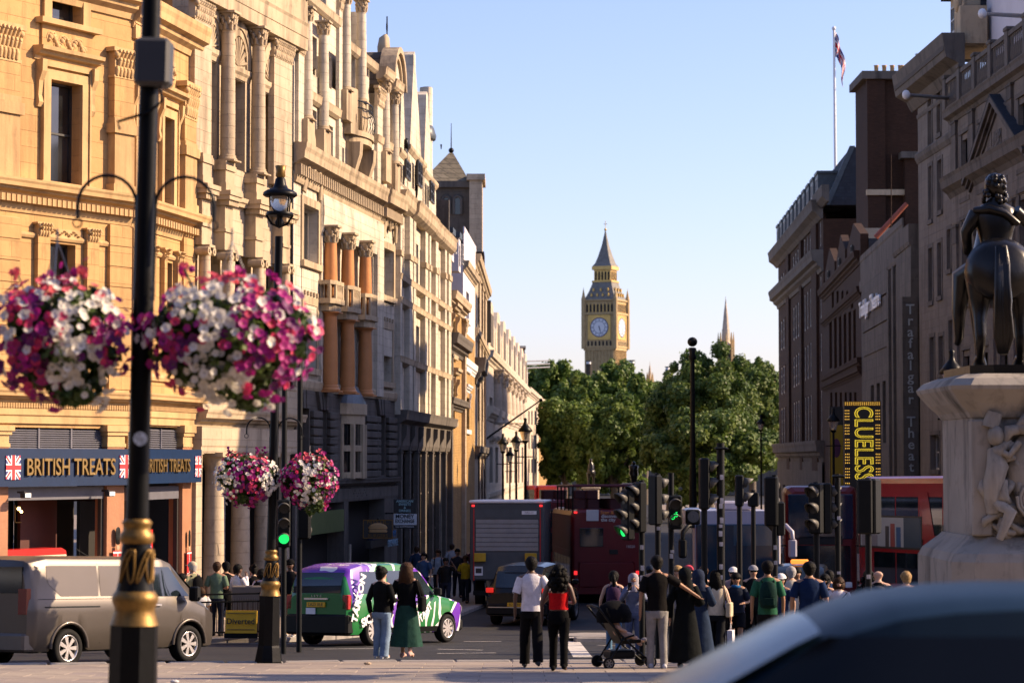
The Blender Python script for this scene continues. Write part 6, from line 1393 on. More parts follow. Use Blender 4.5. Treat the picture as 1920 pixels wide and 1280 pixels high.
basket(cxl.x, 18.55, cxl.z, .59, .46, 290, 'large basket of white and dark purple petunias left of the near lamp post', 11, .037, (.15, .7), Zp(148, 430, 18.6))
basket(cxr.x, 18.5, cxr.z, .68, .49, 294, 'large basket of white, magenta and pink petunias right of the near lamp post', 5, .037, (.12, .8), Zp(427, 430, 18.6))
# second lamp
L2 = lamp_post(505, 1235, 43.0, 7.65, 'black and gold lamp post with glass lantern and two smaller flower baskets')
Y2 = 43.0; zt = up(L2, 525, 405, Y2)
hx = (0, 0)
m = MB(); m.tube([(-.24, 0, zt+.02), (-.14, 0, zt-.14), (0, 0, zt-.2), (.14, 0, zt-.14), (.24, 0, zt+.02)], .02, 6); m.tube([(0, -.24, zt+.02), (0, -.14, zt-.14), (0, 0, zt-.2), (0, .14, zt-.14), (0, .24, zt+.02)], .02, 6); m.lathe([(.05, -.2), (.09, -.12), (.05, -.05), (.06, 0)], 10, (0, 0, zt)); m.build('lantern_cradle', M['iron'], L2)
lan = MB(); lan.lathe([(.23, .0), (.25, .04), (.23, .07)], 16, (0, 0, zt)); 
for k in range(4): a = R(45+90*k); lan.cyl((.22*math.cos(a), .22*math.sin(a), zt+.05), (.24*math.cos(a), .24*math.sin(a), zt+.36), .014, n=5)
lan.lathe([(.27, .34), (.31, .37), (.30, .42), (.24, .46), (.14, .50), (.11, .56), (.09, .66), (.06, .70)], 16, (0, 0, zt)); lo = lan.build('lantern', M['iron'], L2)
gl = plain('clear_lantern_glass', (.75,.7,.6), .08, noise=0, trans=.75); MB().lathe([(.04, .06), (.12, .08), (.17, .17), (.19, .3), (.19, .35)], 14, (0, 0, zt)).build('globe', gl, lo)
m = MB(); m.lathe([(.06, .68), (.09, .72), (.08, .80), (.10, .90), (.085, .90), (.02, .86)], 12, (0, 0, zt)); m.build('gilt_crown', M['goldp'], lo)
hoops(L2, Y2, up(L2, 512, 783, Y2), up(L2, 512, 845, Y2), up(L2, 512, 820, Y2), .21, .07)
b1, b2 = at(464, 896, Y2), at(581, 900, Y2)
basket(b1.x, Y2-.1, b1.z, .58, .44, 230, 'small basket of pink and white flowers left of the lamp with the lantern', 21, .034, (-.05, .3), Zp(465, 835, Y2))
basket(b2.x, Y2-.05, b2.z, .52, .46, 230, 'small basket trailing magenta flowers right of the lamp with the lantern', 23, .034, (.1, 1.6), Zp(580, 835, Y2))
# far street lamps
def far_lamp(px, pyt, pyb, Y, label, group, s=1.0):
    g = G(Y); r = empty('street_lamp', (X(px, Y), Y, g), 0, label, 'street lamp', group); H = Zp(px, pyt, Y)-g; k = s
    MB().lathe([(.3*k, 0), (.3*k, .3), (.2*k, .4), (.17*k, 1.4), (.1*k, 1.6), (.075*k, 3), (.06*k, H-1.2*k)], 10).build('pole', M['iron'], r)
    MB().lathe([(.08*k, H-1.25*k), (.16*k, H-1.15*k), (.16*k, H-1.1*k)], 10).build('lantern_base', M['iron'], r)
    o = MB().lathe([(.15*k, H-1.09*k), (.27*k, H-.68*k)], 10).build('globe', gl, r)
    MB().lathe([(.34*k, H-.68*k), (.36*k, H-.62*k), (.2*k, H-.42*k), (.1*k, H-.3*k), (.07*k, H-.15*k), (.09*k, H-.05*k), (.03*k, H)], 10).build('lantern_roof', M['iron'], r)
    MB().cyl((-.4*k, 0, H-1.9*k), (.4*k, 0, H-1.9*k), .03*k, n=6).build('ladder_bar', M['iron'], r)
GL = 'black lamps down the left pavement'
far_lamp(985, 783, 950, 130, 'nearest and tallest black street lamp before the ornate white facades', GL, 1.1)
far_lamp(968, 808, 950, 160, 'black street lamp just left of the tallest one on the left pavement', GL, 1.1)
far_lamp(943, 812, 950, 165, 'leftmost black street lamp against the ornate white facades', GL, 1.1)
far_lamp(956, 838, 950, 210, 'small black lamp seen between two larger ones', GL, 1.1)
far_lamp(1563, 765, 1000, 92, 'black street lamp silhouetted against the yellow theatre poster', 'black lamps on the right', .75)
far_lamp(1427, 778, 1000, 150, 'thin black lamp in front of the dark tree at right', 'black lamps on the right', .8)
far_lamp(1786, 655, 1100, 66, 'black lamp top with wide cap just left of the horse statue legs', 'black lamps on the right', 1.0)
# camera mast
r = empty('camera_mast', (X(1299, 120), 120, G(120)), 0, 'tall thin black mast with round camera head in front of the trees', 'mast'); H = Zp(1299, 640, 120)-r.location.z
MB().lathe([(.22, 0), (.2, 3), (.13, 6), (.11, H-.8)], 10).build('pole', M['matt'], r); MB().lathe([(.16, H-.9), (.2, H-.8), (.13, H-.6), (.2, H-.35), (.12, H-.3)], 12).build('collar', M['matt'], r); MB().ball((0, 0, H-.02), (.25, .25, .24), 14, 10).build('camera_head', M['matt'], r)
# ---- traffic signals
hous = plain('signal_housing', (.005,.006,.006), .5, spec=.2); visor = plain('faded_signal_visor', (.06,.055,.045), .55)
lens_off = plain('dark_signal_lens', (.03,.03,.03), .2); lens_on = plain('lit_green_lens', (.02,.5,.2), .3, emit=(.01, .8, .12), es=.8, noise=0)
def head(r, x, y, z1, rz, n=3, lit=None, w=.135, tag_='signal_head'):
    h = .31*n + .05; e = bpy.data.objects.new(tag_, MB().bevbox(-w, w, -.09, .09, -h, 0, .03).mesh(tag_, hous)); e.location = (x, y, z1); e.rotation_euler = (0, 0, rz); link(e, r)
    for k in range(n):
        zc = -.18-.31*k; MB().cyl((0, -.09, zc), (0, -.10, zc), .105, n=16).build('lens', lens_on if lit == k else lens_off, e)
        m = MB(); R_ = .125; rings = []
        for yy, dz in ((-.09, 0), (-.32, -.02)):
            rings.append([(R_*math.cos(a), yy if True else 0, zc+R_*math.sin(a)+dz) for a in [R(-35)+R(250)*i/12 for i in range(13)]])
        # upper edge reaches further out than the lower one
        rings[1] = [(p[0], -.12-.2*max(0, (p[2]-zc+.1)/.22), p[2]) for p in rings[1]]
        m.loft(rings, False, False, True); o = m.build('visor', visor, e, fix=False); md = o.modifiers.new('s', 'SOLIDIFY'); md.thickness = .008
    return e
def signal(px, pyt, Y, rz, label, n=3, lit=None, group='traffic signals at the junction', poletop=None, heads=None, pr=.057, stickers=0):
    g = G(Y)-.1; x = X(px, Y); z1 = Zp(px, pyt, Y)-g; r = empty('traffic_signal', (x, Y, g), 0, label, 'traffic signal', group)
    pt = z1+.05 if poletop is None else Zp(px, poletop, Y)-g
    MB().cyl((0,0,0), (0,0,pt), pr, n=12).build('pole', M['matt'], r)
    rg = random.Random(int(px))
    for k in range(stickers): MB().box(-.035, .035, -pr-.006, -pr+.01, 0, rg.uniform(.05, .12)).build('sticker', plain('sticker', (.5, .45, .42), .6, noise=.5, nscale=20), r, (rg.uniform(-.01, .02), 0, rg.uniform(1.2, pt-.6)))
    for (dx, dy, dz, a, nn, lt) in (heads or [(0, -.17, 0, 0, n, lit)]): head(r, dx, dy, z1+dz, rz+a, nn, lt)
    return r
signal(533, 936, 50, R(8), 'traffic signal showing green just right of the lamp with the lantern', lit=2, heads=[(0, -.05, 0, 0, 3, 2)], poletop=540)
signal(562, 950, 51, R(172), 'back of a dark traffic signal right of the green one, before the olive shopfront', heads=[(.1, 0, 0, 0, 2, None)], poletop=700)
signal(1203, 905, 47, R(-58), 'double-headed traffic signal with six dusty visors in front of the red bus', heads=[(-.05, -.1, .02, 0, 3, None), (-.28, -.18, -.12, 0, 3, 2)], poletop=900, stickers=4)
signal(1233, 890, 47.5, R(125), 'traffic signal seen from behind with narrow lit edge, right of the six visors', heads=[(-.05, 0, 0, 0, 3, None)], poletop=888, stickers=3)
r = signal(1258, 928, 48, R(3), 'cycle signal showing a green bicycle beside a round countdown unit', heads=[(.07, -.1, 0, 0, 2, None)], poletop=886, stickers=3)
zz = Zp(1265, 966, 48)-r.location.z
MB().tube([(.02+.035*math.cos(a), -.22, zz-.03+.035*math.sin(a)) for a in [k*math.pi/6 for k in range(13)]], .008, 5).build('cycle_symbol', lens_on, r); MB().tube([(.09+.025*math.cos(a), -.22, zz+.01+.025*math.sin(a)) for a in [k*math.pi/6 for k in range(13)]], .008, 5).tube([(.02, -.22, zz-.03), (.05, -.22, zz+.04), (.09, -.22, zz+.01), (.08, -.22, zz+.07), (.11, -.22, zz+.07)], .008, 5).build('cycle_symbol', lens_on, r)
xx = X(1299, 48)-r.location.x; z2 = Zp(1299, 968, 48)-r.location.z
MB().bevbox(xx-.15, xx+.14, -.1, .06, z2-.16, z2+.14, .03).build('countdown_box', hous, r); MB().cyl((xx, -.1, z2), (xx, -.12, z2), .115, n=18).build('countdown_face', plain('grey_led_face', (.10,.10,.10), .6, noise=.4, nscale=60), r)
m = MB()
for dx in (-.05, .012):
    for a in ((dx, dx+.04, z2-.05, z2-.042), (dx, dx+.04, z2-.003, z2+.005), (dx, dx+.04, z2+.042, z2+.05)): m.box(xx+a[0], xx+a[1], -.127, -.121, a[2], a[3])
m.build('dim_digits', plain('dim_led', (.16,.16,.15), .6), r)
signal(1320, 858, 46, R(95), 'tall boxy signal seen edge on with pale bright side strip', heads=[(0, 0, 0, R(0), 3, None)], poletop=858)
signal(1351, 838, 46, R(180), 'tall black pole covered in stickers standing before the white coach', n=0, heads=[], poletop=830, pr=.075, stickers=9)
signal(1386, 890, 52, R(88), 'signal edge with pale stone-coloured side above the white coach roof', heads=[(0, 0, 0, 0, 2, None)], poletop=892)
signal(1412, 922, 60, R(180), 'short wide dark signal back above the white coach', heads=[(0, 0, 0, 0, 1, None)], poletop=918)
signal(1452, 893, 48, R(160), 'tall dark signal back with looped cable right of the coach mirror', heads=[(-.06, 0, 0, 0, 3, None), (.1, .1, -.5, R(120), 2, None)], poletop=890, stickers=4)
signal(1530, 905, 47, R(-40), 'dark signal with three unlit visors in front of the blue-windowed bus', heads=[(-.02, -.1, 0, 0, 3, None), (.2, .05, 0, R(135), 3, None)], poletop=903)
signal(1570, 890, 47, R(180), 'plain black post with pink sticker left of the red bus front', n=0, heads=[], poletop=888, stickers=4)
signal(1627, 897, 43, R(175), 'large signal seen from behind, hiding part of the red bus advert', heads=[(-.06, 0, 0, 0, 3, None), (.12, .1, 0, R(60), 3, None)], poletop=895, stickers=3)
# ---- railings and the yellow sign
def railing(x0, y0, x1, y1, label):
    a, b = Vector((x0, y0)), Vector((x1, y1)); L = (b-a).length; an = math.atan2(y1-y0, x1-x0); g = G((y0+y1)/2)
    r = empty('pedestrian_railing', (x0, y0, g), an, label, 'railing', 'guard railings along the left kerb'); n = max(1, round(L/1.9))
    sl = math.asin((G(y1)-G(y0))/L) if L else 0
    for k in range(n+1): MB().box(-.03, .03, -.03, .03, 0, 1.08).build('post', M['iron'], r, (L*k/n, 0, 0))
    for zz in (1.04, .86, .14): MB().box(0, L, -.018, .018, zz-.02, zz+.02).build('rail', M['iron'], r)
    br = MB().box(-.008, .008, -.008, .008, .16, .84).mesh('bar', M['iron']); q = int(L/.12)
    for k in range(q): inst('bar', br, r, (.06+k*L/q, 0, 0))
railing(X(345, 57.2), 57.2, X(490, 57.9), 57.9, 'black guard railing between the van bonnet and the gold-collared lamp post')
s_ = empty('diversion_sign', (X(453, 57.35), 57.35, G(57.3)), R(-4), 'yellow temporary sign reading Diverted leaning behind the black railing', 'sign')
MB().bevbox(-.38, .38, 0, .02, .12, .66, .008).build('plate', M['yellow'], s_, rot=(R(-8), 0, 0)); MB().box(-.4, .4, .02, .04, 0, .12).build('stand', M['matt'], s_)
lettering('Diverted', M['dframe'], s_, (0, -.02, .40), .19, .002, bevel=.004); MB().box(-.33, .33, -.012, -.006, .2, .215).box(-.33, .33, -.012, -.006, .58, .595).build('border_line', M['dframe'], s_, rot=(R(-6), 0, 0))
cb = empty('utility_cabinet', (X(468, 58.6), 58.6, G(58.6)), 0, 'brown ribbed utility cabinet behind the yellow diversion sign', 'cabinet')
MB().bevbox(-.42, .42, 0, .4, 0, 1.22, .02).build('cabinet_body', plain('brown_cabinet', (.15,.12,.09), .6), cb)
for k in range(14): MB().box(-.38+.056*k, -.36+.056*k, -.015, 0, .1, .95).build('rib', plain('cabinet_rib', (.2,.17,.13), .6), cb) if k == 0 else inst('rib', cb.children[1].data, cb, (.056*k, 0, 0))
# ---- litter on the near pavement
for (px, py, c, lab) in ((330, 1277, (.55,.55,.55), 'crumpled white paper on the near pavement left of centre'), (690, 1243, (.4,.3,.2), 'scrap of brown paper on the near pavement')):
    Y = 36.5; t = (py-860)/F_PX; Y = 1.65/(t-.045); m = MB().ball((0, 0, .02), (.07, .05, .025), 7, 5); o = m.build('litter', plain('litter_paper', c, .8, nscale=30, bump=.8)); o.location = (X(px, Y), Y, G(Y)+.005); tag(o, lab, 'litter')
# ================================================================ statue on its pedestal
YS = 38.0; gx = X(1872, YS); gs = G(YS)
P = empty('statue_pedestal', (gx, YS, gs), 0, 'weathered white stone pedestal with carved coats of arms under the horse statue', 'pedestal')
ps = stone('weathered_pedestal_stone', (.31,.275,.225), (.06,.055,.045), None, grime=.95)
zz = lambda py: Zp(1860, py, YS)-gs
def oct_(hw, hd, c): return [(-hw+c, -hd), (hw-c, -hd), (hw, -hd+c), (hw, hd-c), (hw-c, hd), (-hw+c, hd), (-hw, hd-c), (-hw, -hd+c)]
def stack(lv, name, par=P, mt=ps):
    MB().loft([[(x, y, z_) for x, y in oct_(h, d, c)] for (h, d, c, z_) in lv], True, True, False).build(name, mt, par)
hw = (gx - X(1778, YS)) - .12; 
stack([(hw+.42, 1.9, .3, -.1), (hw+.42, 1.9, .3, .4), (hw+.38, 1.86, .3, .45)], 'step')
stack([(hw+.36, 1.8, .3, .452), (hw+.36, 1.8, .3, zz(1045)), (hw+.30, 1.75, .3, zz(1030)), (hw+.05, 1.5, .25, zz(1005)), (hw+.02, 1.45, .25, zz(1000))], 'plinth')
stack([(hw-.02, 1.4, .14, zz(1000)), (hw-.02, 1.4, .14, zz(785))], 'die')
for sx in (-1, 1): 
    MB().bevbox(sx*(hw-.12)-.15, sx*(hw-.12)+.15, -1.5, -1.2, zz(998), zz(790), .02).build('corner_pilaster', ps, P)
stack([(hw+.0, 1.45, .16, zz(785)), (hw+.05, 1.5, .16, zz(775)), (hw+.18, 1.6, .2, zz(760)), (hw+.34, 1.8, .26, zz(735)), (hw+.36, 1.82, .26, zz(728)), (hw+.26, 1.7, .24, zz(715)), (hw+.06, 1.5, .22, zz(706))], 'cornice')
stack([(hw-.02, 1.42, .3, zz(706)), (hw-.02, 1.42, .3, zz(690))], 'top_slab', mt=M['bronze'])
rg = random.Random(8); cz = zz(890); H_ = zz(795)-zz(985)
m = MB()
# carved trophy: crowned shield with supporters, drapery and scrolls
m.ball((.25, -1.45, cz+.1), (.42, .2, .62), 18, 12)
m.lathe([(.25, 0), (.32, .06), (.3, .14), (.2, .2), (.22, .24)], 12, (.25, -1.45, cz+.62))
for k in range(9): a = R(-20+k*27); m.tube([(.25+.5*math.cos(a), -1.5, cz+.1+.66*math.sin(a)), (.25+.62*math.cos(a+.3), -1.62, cz+.1+.78*math.sin(a+.3)), (.25+.56*math.cos(a+.6), -1.5, cz+.1+.72*math.sin(a+.6))], [.08, .1, .04], 7)
m.build('carved_shield', ps, P)
def figure(s_):
    m = MB(); x0 = .25 + s_*.62
    m.tube([(x0, -1.5, cz-.55), (x0+s_*.05, -1.55, cz-.2), (x0-s_*.04, -1.58, cz+.15), (x0, -1.5, cz+.4)], [.13, .15, .17, .11], 9); m.ball((x0-s_*.02, -1.56, cz+.6), (.13, .14, .16), 10, 8)
    m.tube([(x0, -1.55, cz+.4), (x0-s_*.2, -1.68, cz+.3), (x0-s_*.36, -1.62, cz+.5)], [.07, .06, .05], 7); m.tube([(x0, -1.55, cz-.4), (x0-s_*.2, -1.72, cz-.55), (x0-s_*.05, -1.62, cz-.95)], [.11, .1, .06], 7)
    m.tube([(x0-.05, -1.5, cz+.72), (x0-.02*s_, -1.5, cz+.95)], [.14, .12], 8)
    return m
for s_ in (-1, 1): figure(s_).build('carved_figure', ps, P)
for k in range(34):
    x = rg.uniform(-.45, 1.1); z_ = cz - H_*.5 + rg.uniform(.02, 1.3)**1.3*.8; m = MB(); a = rg.uniform(0, 6.28)
    m.tube([(x+.26*math.cos(a+j*.8)*(1-j*.1), -1.45-.12*math.sin(j*1.2), z_+.20*math.sin(a+j*.8)*(1-j*.08)) for j in range(6)], [.03, .055, .06, .05, .04, .02], 7); m.build('carved_drapery', ps, P)
for k in range(4):
    m = MB(); x = .25+(k-1.5)*.14; m.tube([(.25+(.16+.05*k)*math.cos(a_), -1.62-.01*k, cz-.35+(.16+.05*k)*math.sin(a_)) for a_ in [i*math.pi/6+k for i in range(10)]], .026, 6); m.build('carved_ring', ps, P)
# horse and rider, seen from behind: -y is towards the camera, rump near, head away
ST = empty('equestrian_statue', (gx, YS, gs+zz(690)), R(-6), 'dark bronze horse and rider seen from behind on the white stone pedestal', 'statue')
hz = lambda py: zz(py)-zz(690)
def skin(name, verts, edges, parent, mat, root=0, sub=2, loc=(0,0,0), rot=(0,0,0), scale=None):
    me = bpy.data.meshes.new(name); me.from_pydata([v[:3] for v in verts], edges, []); me.materials.append(mat)
    o = bpy.data.objects.new(name, me); link(o, parent); o.location = loc; o.rotation_euler = rot
    if scale: o.scale = scale
    md = o.modifiers.new('skin', 'SKIN'); md.use_smooth_shade = True
    if not me.skin_vertices: return o
    for i, v in enumerate(verts):
        sv = me.skin_vertices[0].data[i]; r_ = v[3]; sv.radius = (r_, v[4] if len(v) > 4 else r_); sv.use_root = (i == root)
    if sub: s2 = o.modifiers.new('sub', 'SUBSURF'); s2.levels = sub; s2.render_levels = sub
    return o
hgt = hz(465)     # height of rump top
m = MB()
# trunk as one loft from rump to chest to neck and head
tr = [(-.78, hgt-.55, .10, .20), (-.72, hgt-.44, .42, .42), (-.5, hgt-.38, .54, .50), (-.2, hgt-.42, .52, .50), (.25, hgt-.48, .43, .44), (.7, hgt-.46, .42, .46), (1.0, hgt-.32, .38, .44), (1.2, hgt-.05, .28, .38), (1.4, hgt+.25, .2, .32), (1.52, hgt+.5, .16, .25), (1.62, hgt+.66, .13, .18), (1.9, hgt+.5, .11, .13), (2.1, hgt+.32, .09, .1), (2.14, hgt+.26, .03, .04)]
rings = []
for i, (y, z_, rx, rz_) in enumerate(tr):
    rings.append([(rx*math.cos(2*math.pi*k/18), y + (0 if i < 6 else rz_*.4*math.sin(2*math.pi*k/18)*-1), z_+rz_*math.sin(2*math.pi*k/18)) for k in range(18)])
m.loft(rings, True, True, True)
def leg(m, x, y, pts): m.tube([(x+a, y+b, c) for a, b, c, r_ in pts], [r_ for *_, r_ in pts], 12)
leg(m, -.27, -.45, [(0, .05, hgt-.45, .27), (-.03, .05, hgt-.85, .17), (-.04, 0, hgt-1.15, .105), (-.04, -.12, hgt-1.38, .095), (-.04, -.08, hgt-1.75, .06), (-.04, 0, .16, .07), (-.04, .06, .09, .10), (-.04, .1, 0, .12)])
leg(m, .27, -.35, [(0, .05, hgt-.45, .27), (.05, .1, hgt-.85, .17), (.06, .15, hgt-1.15, .105), (.06, .05, hgt-1.38, .095), (.06, .1, hgt-1.75, .06), (.06, .2, .16, .07), (.06, .26, .09, .10), (.06, .3, 0, .12)])
leg(m, -.22, .8, [(0, 0, hgt-.6, .2), (0, .02, hgt-1.1, .12), (0, .03, hgt-1.35, .08), (0, 0, hgt-1.8, .05), (0, .05, .1, .09), (0, .08, 0, .1)])
leg(m, .22, .8, [(0, 0, hgt-.6, .2), (0, .3, hgt-.95, .12), (0, .55, hgt-1.05, .08), (0, .5, hgt-1.45, .05), (0, .42, hgt-1.6, .08)])
m.build('horse', M['bronze'], ST)
m = MB()
for k in range(11):
    a = (k-5)/5; m.tube([(a*.05, -.78, hgt-.05), (a*.07, -.96, hgt-.35), (a*.09+.02*math.sin(k*3), -1.0, hgt-.9), (a*.10+.03*math.sin(k*2), -.95, hgt-1.45), (a*.07, -.9, hgt-1.7)], [.05, .055, .05, .045, .012], 6)
m.ball((0, -.82, hgt-.38), (.12, .12, .1), 10, 6); m.build('tail', M['bronze'], ST)
# rider
zs_ = hgt-.24
m = MB()
rr = [(-.30, .30, .34, .34), (-.1, .18, .40, .28), (.1, .12, .30, .24), (.3, .1, .23, .18), (.5, .1, .28, .2), (.72, .1, .34, .2), (.88, .1, .30, .17), (.96, .1, .16, .13), (1.04, .1, .095, .1)]
m.loft([[(rx*math.cos(2*math.pi*k/16), y+ry*math.sin(2*math.pi*k/16), zs_+z_) for k in range(16)] for z_, y, rx, ry in rr], True, True, True)
m.lathe([(.03, 0), (.13, .05), (.165, .16), (.16, .29), (.09, .38), (.02, .40)], 14, (0, .12, zs_+1.04))
m.tube([(-.3, .1, zs_+.8), (-.46, .05, zs_+.5), (-.42, .3, zs_+.22), (-.3, .5, zs_+.2)], [.12, .1, .08, .06], 10)
m.tube([(.3, .1, zs_+.82), (.5, .2, zs_+.66), (.78, .42, zs_+.62), (.86, .46, zs_+.62)], [.12, .1, .075, .06], 10)
for s_ in (-1, 1): m.tube([(s_*.2, .2, zs_-.02), (s_*.5, .5, zs_-.18), (s_*.56, .42, zs_-.75), (s_*.56, .4, zs_-1.15), (s_*.57, .58, zs_-1.22)], [.2, .17, .11, .07, .06], 10)
m.build('rider', M['bronze'], ST)
m = MB(); rg = random.Random(4)
for k in range(46):
    a = rg.uniform(0, 6.28); q = rg.uniform(0, 1); x = .175*math.cos(a)*(1-.3*q*q); y = .12+.17*math.sin(a); z_ = zs_+1.02+.42*q-.06
    if math.sin(a) > .5 and q < .6: continue
    m.ball((x, y, z_), (.045, .045, .05), 6, 4)
m.build('curled_hair', M['bronze'], ST)
m = MB(); m.tube([(.9, .46, zs_+.45), (.78, .5, zs_+.0), (.6, .55, zs_-.3)], .02, 6); m.build('sword', M['bronze'], ST)
m = MB(); m.tube([(-.34, .0, zs_+.84), (-.1, -.12, zs_+.85), (.12, -.1, zs_+.78), (.34, .0, zs_+.62)], [.05, .07, .07, .05], 7); m.build('sash', M['bronze'], ST)
# far bronze statues
for px, pyt, pyb, Y, lab in ((1188, 865, 905, 210, 'small bronze standing statue on pale plinth above the red bus'), (1108, 858, 912, 260, 'dark equestrian statue in the shade under the yellow-green tree')):
    k = Y/F_PX; g = G(Y); r = empty('far_statue', (X(px, Y), Y, g), 0, lab, 'statue', 'statues in the middle of Whitehall'); z0 = Zp(px, pyb, Y)-g; H = (pyb-pyt)*k
    MB().bevbox(-.85, .85, -.85, .85, 0, z0-.25, .1).build('plinth', M['sand'], r); MB().bevbox(-1.0, 1.0, -1.0, 1.0, z0-.25, z0, .08).build('plinth_cap', M['sand'], r)
    m = MB()
    if px == 1188: m.tube([(-.1, 0, z0), (-.12, 0, z0+H*.28), (-.05, 0, z0+H*.5)], [.12, .17, .3], 8); m.tube([(.15, 0, z0), (.17, 0, z0+H*.28), (.05, 0, z0+H*.5)], [.12, .17, .3], 8); m.tube([(0,0,z0+H*.35), (0,0,z0+H*.6), (0,0,z0+H*.8), (0,0,z0+H*.86)], [.42, .36, .42, .12], 10); m.ball((0,0,z0+H*.92), .17, 8, 6)
    else:
        m.loft([[(rx*math.cos(a), y, z0+z_+rz*math.sin(a)) for a in [2*math.pi*q/10 for q in range(10)]] for y, z_, rx, rz in ((-.8, 1.5, .1, .15), (-.6, 1.55, .45, .42), (.3, 1.45, .42, .4), (.9, 1.7, .35, .42), (1.2, 2.2, .2, .3), (1.5, 2.4, .12, .15))]); 
        for sx in (-1, 1):
            for y in (-.5, .7): m.tube([(sx*.28, y, z0+1.4), (sx*.28, y+.05, z0+.7), (sx*.28, y, z0)], [.2, .1, .09], 7)
        m.tube([(0, 0, z0+1.7), (0, 0, z0+2.3), (0, 0, z0+2.7)], [.35, .33, .12], 9); m.ball((0, 0, z0+2.85), .17, 8, 6)
    m.build('bronze_figure', M['bronze'], r)
# ================================================================ vehicles (x forward, y left, z up from the road)
def lerp_tab(tab, x):
    if x <= tab[0][0]: return tab[0][1]
    for (a, va), (b, vb) in zip(tab, tab[1:]):
        if x <= b: return va + (vb-va)*(x-a)/(b-a)
    return tab[-1][1]
class Car:
    def __init__(s, L, top, belt, hw, hwt, sill, wheels, R_, rr=.09, roofcrown=.03):
        s.L = L; s.top = top; s.belt = belt; s.hw = hw; s.hwt = hwt; s.sill = sill; s.wh = wheels; s.R = R_; s.rr = rr; s.cr = roofcrown
    def sec(s, x):
        t, b, w, wt = (lerp_tab(q, x) for q in (s.top, s.belt, s.hw, s.hwt)); lo = s.sill; b = min(b, t-.12); low = lo
        for xw in s.wh:
            d = abs(x-xw)
            if d < s.R: low = max(low, math.sqrt(s.R**2-d**2) + s.wr)
        r = s.rr
        P = [(w*.94, lo), (w*.99, lo+.14), (w*1.0, lo+.14+(b-lo-.14)*.35), (w*1.0, lo+.14+(b-lo-.14)*.7), (w*.985, b), (w*.97, b+.03)]
        if wt > w*.9: wt2 = wt
        P += [(w*.97+(wt-w*.97)*.5, b+.03+(t-r-b-.03)*.5), (wt, t-r), (wt-r*.35, t-r*.3), (wt-r*1.2, t), (wt*.5, t+s.cr*.75), (0, t+s.cr)]
        return [(y, max(z, low)) if i < 5 else (y, max(z, low)) for i, (y, z) in enumerate(P)]
    def y_at(s, x, z):
        P = s.sec(x); P = P[4:9] if z > P[4][1] else P[:5]
        for (y0, z0), (y1, z1) in zip(P, P[1:]):
            if z0 <= z <= z1 and z1 > z0: return y0 + (y1-y0)*(z-z0)/(z1-z0)
        return P[-1][0] if z > P[-1][1] else P[0][0]
    def body(s, root, mat, wr=.34, name='body'):
        s.wr = wr; xs = set(); n = 44
        for i in range(n+1): xs.add(round(-s.L/2 + s.L*i/n, 4))
        for xw in s.wh:
            for k in range(-9, 10): xs.add(round(xw + s.R*math.sin(k*math.pi/18), 4))
        for q in (s.top, s.belt, s.hw): 
            for x, _ in q: xs.add(round(x, 4))
        xs = sorted(x for x in xs if -s.L/2 <= x <= s.L/2); rings = []
        for x in xs: P = s.sec(x); rings.append([(x, -y, z) for y, z in P] + [(x, y, z) for y, z in reversed(P[:-1])])
        m = MB(); m.loft(rings, False, False, True)
        for ri in (rings[0], rings[-1]): m.add(ri, [tuple(range(len(ri)))], False)
        o = m.build(name, mat, root); md = o.modifiers.new('e', 'EDGE_SPLIT'); md.split_angle = R(42)
        # dark underbody
        MB().box(-s.L/2+.25, s.L/2-.25, -lerp_tab(s.hw, 0)*.8, lerp_tab(s.hw, 0)*.8, s.sill-.03, s.sill+.45).build('underbody', M['matt'], root)
        return o
    def patch(s, root, name, mat, side, z0, z1, xa, xb, off=.006, nz=5, nx=10):
        m = MB(); rows = []
        for i in range(nz+1):
            z = z0+(z1-z0)*i/nz; a = xa(z) if callable(xa) else xa; b = xb(z) if callable(xb) else xb
            rows.append([(a+(b-a)*j/nx, side*(s.y_at(a+(b-a)*j/nx, z)+off), z) for j in range(nx+1)])
        m.loft(rows, False, False, True); return m.build(name, mat, root)
    def topq(s, root, name, mat, x0, x1, w0, w1, off=.008, n=8, yc=0, ins=0):
        """panel following the top line (windscreen, rear window, bonnet seam)"""
        m = MB(); rows = []; dx = x1-x0; dz = lerp_tab(s.top, x1)-lerp_tab(s.top, x0); l = math.hypot(dx, dz); nx, nz_ = -dz/l, dx/l
        if nz_ < 0: nx, nz_ = -nx, -nz_
        for i in range(n+1):
            x = x0+dx*i/n; w = w0+(w1-w0)*i/n; z = lerp_tab(s.top, x)
            rows.append([(x+nx*off, yc+w*k, z+s.cr*max(0, 1-k*k*1.0)+nz_*off+.004) for k in (-1, -.7, -.35, 0, .35, .7, 1)])
        m.loft(rows, False, False, True); return m.build(name, mat, root)
